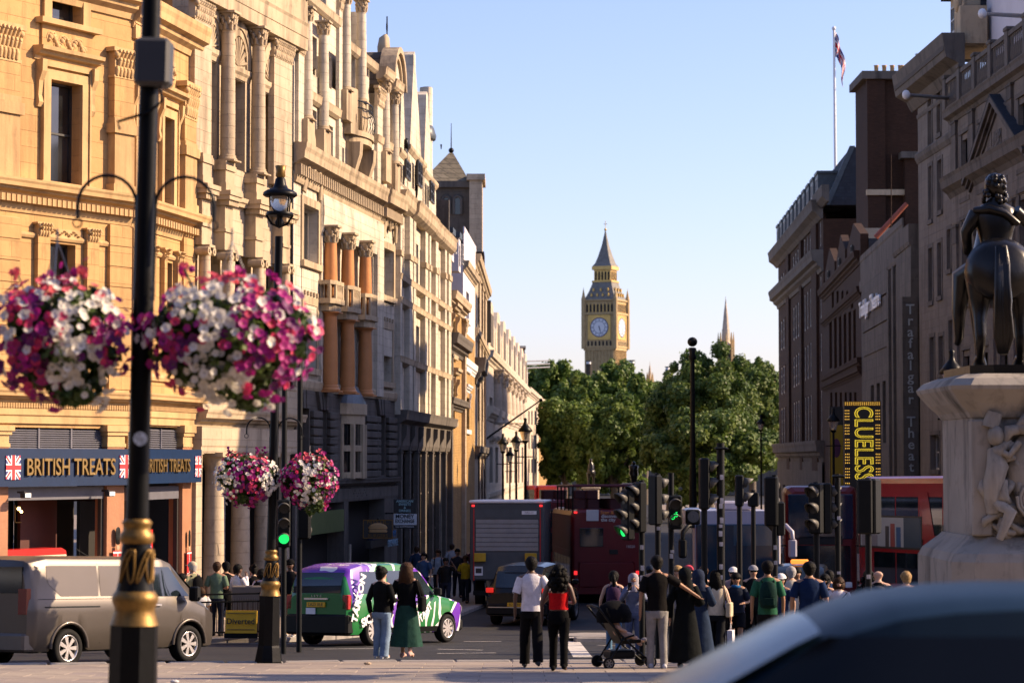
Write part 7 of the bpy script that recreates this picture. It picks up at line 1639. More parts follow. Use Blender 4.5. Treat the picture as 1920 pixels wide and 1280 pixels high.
def wheel(root, x, y, r, w=.22, spokes=7, rimmat='chrome', side=1, name='wheel'):
    m = MB(); sgn = 1 if y > 0 else -1; rings = []
    for (rr_, yy) in ((r*.68, -w/2), (r*.95, -w/2), (r, -w*.32), (r, w*.32), (r*.95, w/2), (r*.68, w/2), (r*.66, w*.3)):
        rings.append([(rr_*math.cos(a), yy*sgn, rr_*math.sin(a)) for a in [2*math.pi*k/26 for k in range(26)]])
    m.loft(rings, False, True, True); o = m.build(name, M['rubber'], root, (x, y, r)); d = MB()
    d.cyl((0, sgn*w*.05, 0), (0, sgn*w*.08, 0), r*.67, n=24, smooth=False); d.build('hub_back', M['matt'], o)
    rm = MB(); rings = []
    for rr_, yy in ((r*.69, w*.46), (r*.66, w*.5), (r*.6, w*.44), (r*.6, w*.1)): rings.append([(rr_*math.cos(a), yy*sgn, rr_*math.sin(a)) for a in [2*math.pi*k/26 for k in range(26)]])
    rm.loft(rings, False, True, True)
    rm.cyl((0, sgn*w*.1, 0), (0, sgn*w*.42, 0), r*.15, r*.12, n=12)
    for k in range(spokes):
        a = 2*math.pi*k/spokes; c, s_ = math.cos(a), math.sin(a); P = []
        for rr_, ww in ((r*.1, r*.06), (r*.62, r*.12)):
            for q in (-1, 1): P.append((rr_*c - q*ww*s_, rr_*s_ + q*ww*c))
        for (yy0, yy1) in ((w*.3, w*.43),):
            v = [(P[0][0], sgn*yy0, P[0][1]), (P[1][0], sgn*yy0, P[1][1]), (P[3][0], sgn*yy0, P[3][1]), (P[2][0], sgn*yy0, P[2][1])]; v2 = [(a_, sgn*yy1, b_) for a_, _, b_ in v]
            rm.add(v+v2, [(0,1,2,3), (4,5,6,7), (0,1,5,4), (1,2,6,5), (2,3,7,6), (3,0,4,7)])
    rm.build('rim', M[rimmat], o); return o
def vroot(name, x, y, head, label, cat, group=None, dz=-.105):
    r = empty(name, (x, y, G(y)+dz), R(head), label, cat, group); sl = (G(y+1)-G(y-1))/2
    r.rotation_euler = (math.atan(-sl*math.cos(R(head)))*-1*-1, math.atan(-sl*math.sin(R(head))), R(head)); r.rotation_euler[0] = math.atan(sl*math.cos(R(head))); return r
def seam(s, root, side, pts, w=.012, mat='matt'):
    m = MB(); 
    m.tube([(x, side*(s.y_at(x, z)+.001), z) for x, z in pts], w*.5, 4, False); return m.build('panel_gap', M[mat], root)
# ---- grey panel van
vanm = plain('bronze_grey_metallic_paint', (.078,.066,.055), .36, metal=.45, coat=.1, noise=.04)
vp = plain('van_panel', (.095,.08,.067), .32, metal=.45, coat=.1, noise=.03)
V = vroot('panel_van', -7.75, 44.9, 54.4, 'grey-bronze panel van waiting at the far left', 'van')
c = Car(5.05, [(-2.525, 1.72), (-2.42, 1.88), (-2.0, 1.95), (.9, 1.95), (1.15, 1.88), (1.85, 1.30), (2.0, 1.17), (2.4, 1.02), (2.525, .72)],
        [(-2.525, 1.2), (.9, 1.2), (1.6, 1.12), (2.0, 1.0), (2.4, .86), (2.525, .6)],
        [(-2.525, .93), (-2.35, .985), (1.5, .985), (2.0, .96), (2.35, .82), (2.525, .62)],
        [(-2.525, .84), (-2.3, .87), (.9, .87), (1.5, .83), (2.0, .84), (2.4, .7), (2.525, .55)], .30, (-1.55, 1.55), .43, .12)
c.body(V, vanm, .34)
for x in (-1.55, 1.55):
    for y in (-.86, .86): wheel(V, x, y, .345, .23, 7)
for sd_ in (-1, 1):
    c.patch(V, 'side_panel_recess', vp, sd_, 1.26, 1.80, lambda z: -2.05+max(0, (1.5-z))*1.3, -.82, .005)
    c.patch(V, 'sliding_door_panel', vp, sd_, 1.26, 1.80, -.76, .42, .005)
    c.patch(V, 'side_window', M['glassb'], sd_, 1.24, 1.78, .62, lambda z: 1.62-(z-1.2)*.95, .006)
    for a in ([(-.79, .42), (-.79, 1.84)], [(.5, .36), (.5, 1.84)], [(-2.3, 1.21), (-.8, 1.21), (1.5, 1.19)], [(1.35, .75), (1.35, 1.2)]): seam(c, V, sd_, a)
    c.patch(V, 'door_rail', M['matt'], sd_, 1.06, 1.085, -2.15, -.80, .006, 1, 6)
    m = MB(); m.bevbox(-.12, .12, -.02, .02, -.02, .02, .006); m.build('door_handle', M['chrome'], V, (.64, sd_*1.0, 1.08))
    mr = MB().bevbox(-.08, .06, -.12, .1, -.14, .14, .03).build('door_mirror', M['matt'], V, (1.5, sd_*1.14, 1.28)); MB().box(-.02, .02, -.15, .0, -.1, -.06).build('mirror_arm', M['matt'], mr)
    m = MB()
    for xw in (-1.55, 1.55):
        pts = [(xw+.45*math.cos(a), .345+.45*math.sin(a)) for a in [math.pi*k/14 for k in range(15)]]
        MB().tube([(x, sd_*(c.y_at(x, min(max(z, .5), 1.1))+.0), max(z, .34)) for x, z in pts], .035, 6).build('arch_lip', vanm, V)
    MB().box(-2.54, -2.44, sd_*.72, sd_*.93, .95, 1.40).build('tail_light', plain('dark_red_lens', (.12,.005,.005), .2, coat=.5), V)
    MB().box(-2.55, -2.45, sd_*.66, sd_*.9, .48, .53).build('reflector', M['red'], V)
MB().bevbox(-2.62, -2.3, -.94, .94, .30, .62, .04).build('rear_bumper', plain('grey_bumper', (.10,.09,.08), .4, metal=.2), V)
MB().box(-2.535, -2.5, -.8, -.03, 1.32, 1.78).box(-2.535, -2.5, .03, .8, 1.32, 1.78).build('rear_window', M['glassb'], V)
MB().box(-2.537, -2.5, -.012, .012, .62, 1.88).build('panel_gap', M['matt'], V)
c.topq(V, 'windscreen', M['glassb'], 1.17, 1.84, .74, .8, .012)
for x0 in (-.55,): MB().cyl((x0, -.4, 1.97), (x0-.3, -.4, 2.1), .01, n=5).build('aerial', M['matt'], V)
# ---- liveried taxi
def livery():
    m, t, b = newmat('green_purple_white_livery'); L = t.links; N = t.nodes; b.inputs['Roughness'].default_value = .25; b.inputs['Coat Weight'].default_value = .15
    tc = N.new('ShaderNodeTexCoord'); sp = N.new('ShaderNodeSeparateXYZ'); L.new(tc.outputs['Object'], sp.inputs[0])
    n = N.new('ShaderNodeTexNoise'); n.inputs['Scale'].default_value = 1.3; L.new(tc.outputs['Object'], n.inputs[0])
    def M_(op, a, b_=None, c_=None):
        x = N.new('ShaderNodeMath'); x.operation = op
        for i, v in enumerate((a, b_, c_)):
            if v is None: continue
            if isinstance(v, bpy.types.NodeSocket): L.new(v, x.inputs[i])
            else: x.inputs[i].default_value = v
        return x.outputs[0]
    q = M_('ADD', M_('MULTIPLY_ADD', sp.outputs[0], .62, M_('MULTIPLY', sp.outputs[2], -.75)), M_('MULTIPLY', n.outputs[0], .55))
    s = M_('FRACT', M_('MULTIPLY', q, .62)); purple = M_('MULTIPLY', M_('GREATER_THAN', s, .46), M_('LESS_THAN', s, .86))
    edge = M_('LESS_THAN', M_('ABSOLUTE', M_('SUBTRACT', M_('ABSOLUTE', M_('SUBTRACT', s, .66)), .225)), .02)
    w = N.new('ShaderNodeTexWave'); w.inputs['Scale'].default_value = 1.1; w.inputs['Distortion'].default_value = 9; w.inputs['Detail'].default_value = 1; w.inputs['Detail Scale'].default_value = 1.2; L.new(tc.outputs['Object'], w.inputs[0])
    wl = M_('MULTIPLY', M_('GREATER_THAN', w.outputs['Fac'], .80), M_('GREATER_THAN', n.outputs[0], .52)); white = M_('MAXIMUM', edge, wl)
    side = M_('GREATER_THAN', sp.outputs[0], -2.28); white = M_('MULTIPLY', white, side); purple = M_('MULTIPLY', purple, side)
    m1 = N.new('ShaderNodeMix'); m1.data_type = 'RGBA'; m1.inputs[6].default_value = (.012,.15,.035,1); m1.inputs[7].default_value = (.13,.03,.36,1); L.new(purple, m1.inputs[0])
    m2 = N.new('ShaderNodeMix'); m2.data_type = 'RGBA'; m2.inputs[7].default_value = (.72,.72,.72,1); L.new(white, m2.inputs[0]); L.new(m1.outputs[2], m2.inputs[6]); L.new(m2.outputs[2], b.inputs['Base Color']); return m
def cab(x, y, head, mat, label, rear_lights=True, plate='LA23 XLE', group=None, dark=True):
    V = vroot('taxi', x, y, head, label, 'taxi', group)
    c = Car(4.86, [(-2.43, 1.15), (-2.36, 1.5), (-2.15, 1.76), (-1.7, 1.85), (-.2, 1.87), (.45, 1.80), (.75, 1.66), (1.25, 1.20), (1.4, 1.12), (2.1, 1.02), (2.35, .88), (2.43, .6)],
            [(-2.43, .95), (-2.2, 1.13), (.9, 1.08), (1.4, 1.0), (2.1, .9), (2.35, .72), (2.43, .5)],
            [(-2.43, .84), (-2.25, .92), (1.6, .925), (2.1, .87), (2.35, .70), (2.43, .5)],
            [(-2.43, .74), (-2.1, .75), (-.2, .76), (.7, .70), (1.3, .74), (2.1, .72), (2.43, .45)], .26, (-1.48, 1.5), .40, .11)
    c.body(V, mat, .33)
    for xx in (-1.48, 1.5):
        for yy in (-.83, .83): wheel(V, xx, yy, .335, .21, 9)
    MB().bevbox(-2.48, -2.2, -.90, .90, .26, .72, .05).build('rear_bumper', M['matt'], V)
    MB().bevbox(2.2, 2.47, -.72, .72, .26, .55, .05).build('front_bumper', M['matt'], V)
    for sd_ in (-1, 1):
        c.patch(V, 'sill_trim', M['matt'], sd_, .27, .40, -1.05, 1.08, .008, 2, 8)
        c.patch(V, 'rear_side_window', M['glassb'], sd_, 1.18, 1.68, lambda z: -1.95+(z-1.18)*.25, -.92, .006)
        c.patch(V, 'door_window', M['glassb'], sd_, 1.15, 1.70, -.84, .08, .006); c.patch(V, 'door_window', M['glassb'], sd_, 1.13, 1.68, .15, lambda z: 1.14-(z-1.13)*.98, .006)
        for a in ([(-.88, .45), (-.88, 1.74)], [(.12, .45), (.12, 1.74)], [(1.12, .62), (1.12, 1.08)]): seam(c, V, sd_, a)
        mr = MB().bevbox(-.07, .05, -.09, .1, -.09, .1, .03).build('door_mirror', M['matt'], V, (.95, sd_*1.02, 1.2))
        for xx in (-.75, .25): MB().bevbox(-.08, .08, -.012, .018, -.018, .018, .006).build('door_handle', M['matt'], V, (xx, sd_*.935, .98))
        tl = MB().bevbox(-2.43, -2.28, sd_*.80-.085, sd_*.80+.085, .82, 1.16, .02).build('tail_light', plain('red_lens', (.35,.01,.012), .15, coat=.6, noise=.05), V)
        hl = MB().lathe([(.0, 0), (.12, .02), (.14, -.04)], 14).build('headlight', M['chrome'], V, (2.38, sd_*.6, .78), (0, R(90), 0))
    MB().loft([[(dx, y_, z_) for y_ in (-.68, -.3, 0, .3, .68)] for dx, z_ in ((-2.435, 1.2), (-2.39, 1.46), (-2.28, 1.66))], False, False, True).build('rear_window', M['glassb'], V)
    c.topq(V, 'windscreen', M['glassb'], .50, 1.22, .62, .72, .012)
    MB().bevbox(-2.47, -2.44, -.26, .26, .88, .99, .004).build('number_plate', M['yellow'], V); lettering(plate, M['dframe'], V, (-2.474, 0, .935), .1, .002, rot=(R(90), 0, R(-90)))
    MB().bevbox(-2.47, -2.43, -.34, .34, 1.045, 1.085, .004).build('boot_strip', M['chrome'], V); MB().box(-2.468, -2.44, .02, .28, .72, .86).build('licence_plate', M['white'], V)
    return V, c
T1, c = cab(-3.12, 57.2, 57, livery(), 'green, purple and white liveried taxi crossing behind the two strolling women')
lettering('TARTON', M['white'], T1, (-2.10, -.955, 1.08), .28, .004, rot=(R(90), R(-72), R(0)), bevel=.012)
lettering('SION', M['white'], T1, (-1.72, -.96, .60), .26, .004, rot=(R(90), R(-20), 0), bevel=.012)
lettering('TART', M['white'], T1, (.55, -.935, .72), .24, .003, rot=(R(90), R(-38), 0), bevel=.01)
lettering('LEVC', M['chrome'], T1, (-2.44, 0, 1.13), .07, .004, rot=(R(90), 0, R(-90)), spacing=2.2)
blk = plain('black_car_paint', (.004,.005,.006), .2, spec=.4, noise=.05)
T2, c = cab(12.0*.55+1.3, 66.5, 262, blk, 'black cab facing the camera with orange roof light beneath the blue-windowed bus')
MB().bevbox(.25, .42, -.24, .24, 1.87, 2.0, .03).build('roof_sign', plain('taxi_sign_lit', (.8,.25,.03), emit=(1, .28, .04), es=.8, noise=0), T2)
# ---- black SUV ahead of the truck
S = vroot('black_suv', X(1003, 74), 74, 76, 'black SUV with yellow rear plate driving away beyond the couple', 'car')
c = Car(4.7, [(-2.35, .95), (-2.27, 1.1), (-2.05, 1.55), (-1.75, 1.74), (-.2, 1.80), (.4, 1.75), (1.1, 1.18), (1.3, 1.1), (2.1, 1.0), (2.35, .7)], [(-2.35, .9), (-2.2, 1.08), (1.1, 1.05), (2.1, .88), (2.35, .6)],
        [(-2.35, .88), (-2.15, .95), (1.6, .95), (2.1, .9), (2.35, .7)], [(-2.35, .8), (-2.1, .74), (-.2, .74), (.8, .72), (1.3, .78), (2.35, .6)], .30, (-1.4, 1.45), .42, .1)
c.body(S, blk, .36)
for xx in (-1.4, 1.45):
    for yy in (-.85, .85): wheel(S, xx, yy, .365, .24, 5, 'steel')
for sd_ in (-1, 1):
    c.patch(S, 'door_window', M['glassb'], sd_, 1.12, 1.58, -1.0, -.1, .006); c.patch(S, 'door_window', M['glassb'], sd_, 1.12, 1.58, -.03, lambda z: 1.0-(z-1.12)*.95, .006); c.patch(S, 'quarter_window', M['glassb'], sd_, 1.16, 1.55, -1.85, -1.08, .006)
    MB().bevbox(-2.37, -2.3, sd_*.85-.14, sd_*.85+.08, .98, 1.12, .01).build('tail_light', plain('red_lens2', (.3,.01,.01), .15, emit=(1, .03, .02), es=.3, noise=0), S)
    MB().bevbox(.75, .9, sd_*1.08-.1, sd_*1.08+.1, 1.12, 1.28, .03).build('door_mirror', blk, S)
MB().bevbox(-2.42, -2.2, -.92, .92, .32, .66, .04).build('rear_bumper', M['matt'], S); MB().box(-2.425, -2.41, -.85, .85, .54, .565).build('chrome_strip', M['chrome'], S)
MB().loft([[(x_, y_, z_) for y_ in (-.66, -.3, 0, .3, .66)] for x_, z_ in ((-2.29, 1.13), (-2.18, 1.38), (-2.02, 1.6))], False, False, True).build('rear_window', M['glassb'], S)
MB().bevbox(-2.435, -2.42, -.26, .26, .58, .69, .003).build('number_plate', M['yellow'], S); lettering('BD74 RFX', M['dframe'], S, (-2.438, 0, .635), .1, .002, rot=(R(90), 0, R(-90)))
MB().tube([(-2.37, .02+.09*math.cos(a), 1.0+.045*math.sin(a)) for a in [k*math.pi/8 for k in range(17)]], .008, 5).cyl((-2.375, -.02, .97), (-2.375, .0, 1.03), .008).cyl((-2.375, .04, .97), (-2.375, .06, 1.03), .008).build('badge', M['chrome'], S)
# ---- box truck
Yk = 82; K = vroot('box_truck', X(960, Yk), Yk+3.2, 87, 'grey box truck with white roller shutter ahead of the black SUV', 'truck'); H = Zp(960, 945, Yk)-K.location.z; xr = -3.2; wk = 1.26
M['shut'] = plain('shutter_grey_white', (.24,.235,.225), .5)
grey = plain('truck_grey', (.05,.057,.06), .5); 
MB().bevbox(xr, 3.0, -wk, wk, .95, H, .03).build('cargo_box', grey, K); MB().bevbox(3.1, 4.8, -1.1, 1.1, .4, 2.6, .1).build('cab', M['white'], K)
MB().bevbox(xr-.03, 3.0, -wk-.03, wk+.03, H, H+.1, .03).build('roof_cap', M['white'], K)
zs0, zs1 = Zp(950, 1035, Yk)-K.location.z, Zp(950, 975, Yk)-K.location.z
for k in range(7): MB().bevbox(xr-.035, xr-.005, -wk+.2, wk-.2, zs0+(zs1-zs0)*k/7+.008, zs0+(zs1-zs0)*(k+1)/7-.008, .006).build('shutter_slat', M['shut'], K)
MB().box(xr-.03, xr-.002, -wk+.16, wk-.16, zs1+.02, H-.22).build('header_panel', plain('dark_grey_panel', (.06,.07,.075), .5), K)
MB().box(xr-.03, xr-.002, -wk+.16, wk-.16, 1.0, zs0-.03).build('tail_lift', plain('dark_grey_panel', (.06,.07,.075), .5), K)
for a in ((-wk+.12, -wk+.15), (wk-.15, wk-.12)): MB().box(xr-.035, xr-.002, a[0], a[1], .95, H-.18).build('red_edge_line', M['red'], K)
for y_ in (-wk+.45, wk-.35): MB().bevbox(xr-.2, xr-.05, y_-.2, y_+.2, zs0-.35, zs0-.06, .02).build('yellow_flag', plain('dull_yellow', (.45,.28,.01), .6), K)
MB().box(xr-.045, xr-.031, .82, 1.1, 1.12, 1.42).build('square_sticker', M['white'], K); MB().box(xr-.05, xr-.046, .86, 1.06, 1.2, 1.36).build('vehicle_pictogram', M['dframe'], K)
MB().box(xr-.045, xr-.031, -1.0, -.5, H-.38, H-.26).build('white_label', M['white'], K); lettering('IVECO', M['steel'], K, (xr-.05, -.75, H-.32), .1, .002, rot=(R(90), 0, R(-90)))
for y_ in (-1.15, 1.15): MB().bevbox(xr-.05, xr, y_-.05, y_+.05, H-.12, H-.05, .01).build('marker_lamp', plain('red_marker_lamp', (.5,.02,.02), emit=(1, .03, .03), es=.8, noise=0), K)
MB().box(-2.8, 2.8, -.5, .5, .5, .95).build('chassis', M['matt'], K); MB().box(xr, xr+.1, -1.15, 1.15, .45, .6).build('rear_bumper', M['matt'], K)
for xx in (-1.9, 3.9):
    for yy in (-1.0, 1.0): wheel(K, xx, yy, .46, .3, 6, 'steel')
# ---- double deck buses
def bus(name, x, y, head, L, H, label, mat, group='red double-decker buses', open_top=False, side_panels=True, wid=1.26, front=True):
    B = vroot(name, x, y, head, label, 'bus', group); r_ = .22
    def sec(xx, ins=0, hh=H): return [(xx, yy, zz) for yy, zz in [(-wid+ins, .32), (-wid+ins, hh-r_-ins), (-wid+ins+r_*.3, hh-r_*.3-ins), (-wid+ins+r_, hh-ins), (wid-ins-r_, hh-ins), (wid-ins-r_*.3, hh-r_*.3-ins), (wid-ins, hh-r_-ins), (wid-ins, .32)]]
    m = MB(); m.loft([sec(-L/2, .12), sec(-L/2+.08, .03), sec(-L/2+.25), sec(L/2-.5), sec(L/2-.2, .05), sec(L/2, .2)], True, True, False); m.build('body', mat, B)
    for xx in (-L/2+2.6, L/2-2.4):
        for yy in (-wid+.13, wid-.13): wheel(B, xx, yy, .48, .3, 8, 'steel')
    up0, up1, lo0, lo1 = H*.605, H*.86, H*.27, H*.48
    n = int((L-1.2)/1.55)
    for sd_ in (-1, 1):
        for k in range(n):
            a = -L/2+.6+1.55*k
            if not open_top: MB().box(a, a+1.47, sd_*(wid-.01), sd_*(wid+.008), up0, up1).build('upper_window', M['glassb'], B)
            MB().box(a, a+1.47, sd_*(wid-.01), sd_*(wid+.008), lo0, lo1).build('lower_window', M['glassb'], B)
        MB().box(-L/2+.3, L/2-.5, sd_*(wid-.01), sd_*(wid+.012), H*.545, H*.555).build('waist_moulding', mat, B)
    return B
def bus_front(B, L, H, mat, blind=''):
    m = MB(); w = 1.0; x = L/2
    for (a, b, n_) in ((H*.60, H*.88, 'upper_windscreen'), (H*.20, H*.50, 'windscreen')):
        MB().bevbox(x-.06, x+.012, -w-.02, w+.02, a, b, .01).build(n_, M['glassb'], B)
    MB().bevbox(x-.05, x+.02, -.75, .75, H*.51, H*.58, .01).build('destination_blind', M['dark'], B)
    if blind: lettering(blind, plain('amber_blind', (.5,.3,.02), emit=(1, .5, .05), es=.4, noise=0), B, (x+.025, 0, H*.545), .2, .003, rot=(R(90), 0, R(90)))
    for sd_ in (-1, 1):
        MB().bevbox(x-.1, x+.02, sd_*.95-.12, sd_*.95+.12, .62, .82, .02).build('headlight', M['white'], B)
        q = MB().tube([(x, sd_*1.2, H*.5), (x+.25, sd_*1.42, H*.5), (x+.3, sd_*1.45, H*.44)], .025, 6).build('mirror_arm', M['matt'], B); MB().bevbox(x+.24, x+.36, sd_*1.45-.11, sd_*1.45+.11, H*.33, H*.44, .02).build('mirror', M['matt'], q)
    MB().box(x-.02, x+.01, -.03, .03, H*.60, H*.88).build('window_bar', mat, B)
# red tour bus (rear view, open top)
Y_ = 86; L = 10.2; xc = X(1137, Y_-.0); hd = 93; HB = 3.32
cx_, cy_ = xc + math.cos(R(hd))*L/2, Y_ + math.sin(R(hd))*L/2
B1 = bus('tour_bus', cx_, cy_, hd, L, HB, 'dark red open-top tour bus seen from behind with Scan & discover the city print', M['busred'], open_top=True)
x = -L/2-.002
MB().bevbox(x-.03, x+.02, .12, .95, HB*.60, HB*.80, .01).build('rear_window', M['glassb'], B1); MB().bevbox(x-.03, x+.02, -.4, -.1, HB*.52, HB*.57, .01).build('rear_vent', M['dark'], B1)
wm = plain('off_white_print', (.45,.45,.45), .5, noise=0)
MB().bevbox(x-.02, x+.02, .28, .72, HB-.42, HB-.02, .01).build('blank_square_panel', wm, B1)
lettering('Scan &', plain('orange_print', (.45,.16,.03), .5, noise=0), B1, (x-.02, -.02, HB-.12), .17, .004, rot=(R(90), 0, R(-90)), bevel=.004)
lettering('discover', wm, B1, (x-.02, -.1, HB-.25), .17, .004, rot=(R(90), 0, R(-90)), bevel=.004); lettering('the city', wm, B1, (x-.02, -.06, HB-.38), .17, .004, rot=(R(90), 0, R(-90)), bevel=.004)
lettering('15020', wm, B1, (x-.02, -.85, HB*.60), .13, .004, rot=(R(90), 0, R(-90))); lettering('TOOTBUS', wm, B1, (x-.02, -.6, HB*.33), .16, .004, rot=(R(90), 0, R(-90)), bevel=.004)
MB().bevbox(x-.03, x+.02, -1.0, 1.0, .55, HB*.44, .04).build('engine_cover', M['busred'], B1)
for y_ in (-1.1, 1.1): MB().bevbox(x-.02, x+.02, y_-.06, y_+.06, HB-.15, HB-.08, .01).build('marker_lamp', plain('red_marker_lamp', (.5,.02,.02), emit=(1, .03, .03), es=.8, noise=0), B1); MB().bevbox(x-.02, x+.02, y_-.06, y_+.06, 1.0, 1.14, .01).build('tail_light', plain('red_marker_lamp', (.5,.02,.02), emit=(1, .03, .03), es=.6, noise=0), B1)
cn = MB(); cn.bevbox(-L/2+.1, L/2-2, -1.2, 1.2, HB+.78, HB+.88, .03); cn.build('canopy', plain('canopy_dark_red', (.08,.01,.015), .5), B1)
for k in range(5):
    for sd_ in (-1, 1): MB().cyl((-L/2+.2+1.9*k, sd_*1.18, HB-.1), (-L/2+.2+1.9*k, sd_*1.18, HB+.8), .03, n=6).build('canopy_post', M['matt'], B1)
seat_ = MB().bevbox(-.05, .05, -.22, .22, -.3, .38, .03).mesh('seat', plain('maroon_seat', (.05,.008,.01), .7))
for k in range(6):
    for y_ in (-.9, -.4, .4, .9): inst('seat', seat_, B1, (-L/2+.8+.85*k, y_, HB-.02))
# second red bus left of it
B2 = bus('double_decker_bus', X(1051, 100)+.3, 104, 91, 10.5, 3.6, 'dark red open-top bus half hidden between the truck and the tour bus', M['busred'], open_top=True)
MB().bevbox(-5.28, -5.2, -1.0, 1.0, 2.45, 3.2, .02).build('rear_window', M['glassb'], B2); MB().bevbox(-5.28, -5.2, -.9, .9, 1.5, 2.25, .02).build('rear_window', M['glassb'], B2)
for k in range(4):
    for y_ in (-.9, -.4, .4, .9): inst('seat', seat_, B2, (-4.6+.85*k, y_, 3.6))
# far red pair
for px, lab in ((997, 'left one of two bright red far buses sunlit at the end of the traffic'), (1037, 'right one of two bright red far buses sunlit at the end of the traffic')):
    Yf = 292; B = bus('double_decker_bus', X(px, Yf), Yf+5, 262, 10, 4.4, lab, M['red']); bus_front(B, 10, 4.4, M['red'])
# white coach
Yc_ = 70; HC = Zp(1380, 957, Yc_)-(G(Yc_)-.1); C1 = vroot('white_coach', X(1382, Yc_)+.2, Yc_+6, 268, 'white coach with huge dark blue windscreen facing the camera', 'coach')
wf = plain('coach_white', (.38,.36,.42), .35, noise=.05)
def csec(xx, ins): return [(xx, yy, zz) for yy, zz in [(-1.27+ins, .35), (-1.27+ins, HC-.3), (-1.2+ins, HC-.05), (-1.05+ins, HC), (1.05-ins, HC), (1.2-ins, HC-.05), (1.27-ins, HC-.3), (1.27-ins, .35)]]
MB().loft([csec(-6, .05), csec(5.8, 0), csec(6.0, .06)], True, True, False).build('body', wf, C1)
MB().bevbox(5.9, 6.06, -1.18, 1.18, 1.15, HC-.38, .03).build('windscreen', plain('blue_tinted_screen', (.003,.025,.05), .08, spec=.7), C1); MB().box(6.055, 6.07, -.02, .02, 1.2, HC-.9).build('wiper', M['matt'], C1)
MB().box(6.062, 6.066, -.1, 1.1, HC-1.0, HC-.42).build('sun_band', plain('blue_sun_band', (.008,.05,.09), .1, coat=1), C1)
for y_ in (-.95, .95): MB().cyl((6.02, y_, HC-.17), (6.07, y_, HC-.17), .05, n=12).build('marker_lamp', M['matt'], C1)
MB().bevbox(3.4, 5.6, -.5, .5, HC, HC+.28, .06).build('roof_unit', wf, C1); MB().bevbox(5.95, 6.1, -1.15, 1.15, .4, 1.1, .04).build('front_panel', wf, C1)
for sd_ in (-1, 1):
    m = MB().tube([(5.9, sd_*1.22, HC-.45), (6.15, sd_*1.4, HC-.42), (6.3, sd_*1.56, HC-.6), (6.3, sd_*1.58, HC-.8)], [.06, .07, .07, .06], 8).build('mirror_arm', wf if sd_ > 0 else M['matt'], C1)
    MB().bevbox(6.2, 6.36, sd_*1.58-.12, sd_*1.58+.12, HC-1.35, HC-.8, .05).build('mirror', wf if sd_ > 0 else M['matt'], C1); MB().bevbox(6.05, 6.12, sd_*.9-.16, sd_*.9+.16, .6, .8, .02).build('headlight', M['chrome'], C1)
    for k in range(7): MB().box(-5.5+1.6*k, -3.98+1.6*k, sd_*1.26, sd_*1.28, 1.5, HC-.5).build('side_window', M['glassb'], C1)
    for xx in (-3.2, 3.6): wheel(C1, xx, sd_*1.1, .5, .3, 6, 'steel')
# red double-deckers at right
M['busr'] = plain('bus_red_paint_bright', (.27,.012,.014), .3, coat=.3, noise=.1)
B3 = bus('double_decker_bus', 13.62, 71.1, 107, 11.2, 4.42, 'red double-decker with side advert and Go lettering partly behind the stone pedestal', M['busr'], wid=1.27)
L = 11.2; H = 4.42
MB().box(.9, 5.2, 1.278, 1.30, H*.505, H*.505+1.0).build('advert_frame', M['dframe'], B3)
ad = MB().box(1.0, 5.1, 1.30, 1.308, H*.505+.06, H*.505+.94).build('advert', plain('pale_advert', (.30,.34,.36), .4, noise=0), B3)
for (a, b, c0, c1, cc) in ((1.0, 2.1, 0, .88, (.03,.06,.09)), (2.3, 2.6, 0, .6, (.03,.09,.2)), (2.7, 3.0, 0, .7, (.25,.06,.05)), (3.1, 3.35, 0, .62, (.05,.05,.05)), (3.9, 5.0, 0, .35, (.2,.2,.22))):
    MB().bevbox(a, b, 1.309, 1.313, H*.505+.06+c0, H*.505+.06+c1, .001).build('advert_print', plain('advert_print', cc, .4, noise=0), ad)
MB().prism([(-.3, 1.2), (1.0, 1.2), (-.3, 3.75), (-1.7, 3.75), (-1.7, 2.6)], -1.295, -1.28).build('stair_glazing', M['glassb'], B3, rot=(0, 0, R(180))) if 0 else None
MB().prism([(.55, .9), (-.55, .9), (-1.5, 3.0), (-.4, 3.0)], 1.282, 1.292).build('stair_glazing', M['glassb'], B3)
MB().prism([(1.0, 2.55), (.1, 2.55), (.55, 3.95), (1.1, 3.95)], 1.284, 1.296).build('diagonal_pillar', M['busr'], B3)
lettering('Go', M['white'], B3, (-2.15, 1.30, 2.35), .55, .004, rot=(R(90), 0, R(180)), bevel=.01); lettering('Ahead', M['white'], B3, (-2.75, 1.30, 2.32), .18, .004, rot=(R(90), 0, R(180)))
MB().bevbox(-3.5, -1.0, -.8, .8, H, H+.14, .04).build('roof_pod', M['white'], B3)
MB().tube([(5.42, 1.22, 2.6), (5.40, 1.24, 3.3), (5.2, 1.22, 3.9), (4.95, 1.1, 4.28)], .025, 6).build('cream_edge_trim', plain('cream_trim', (.5,.42,.3), .5), B3)
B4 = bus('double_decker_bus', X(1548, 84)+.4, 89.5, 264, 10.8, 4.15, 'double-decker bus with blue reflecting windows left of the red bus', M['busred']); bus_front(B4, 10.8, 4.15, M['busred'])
MB().bevbox(5.3, 5.42, -1.12, 1.12, 2.3, 3.85, .02).build('upper_windscreen', plain('blue_glass', (.006,.022,.045), .06, coat=1), B4)
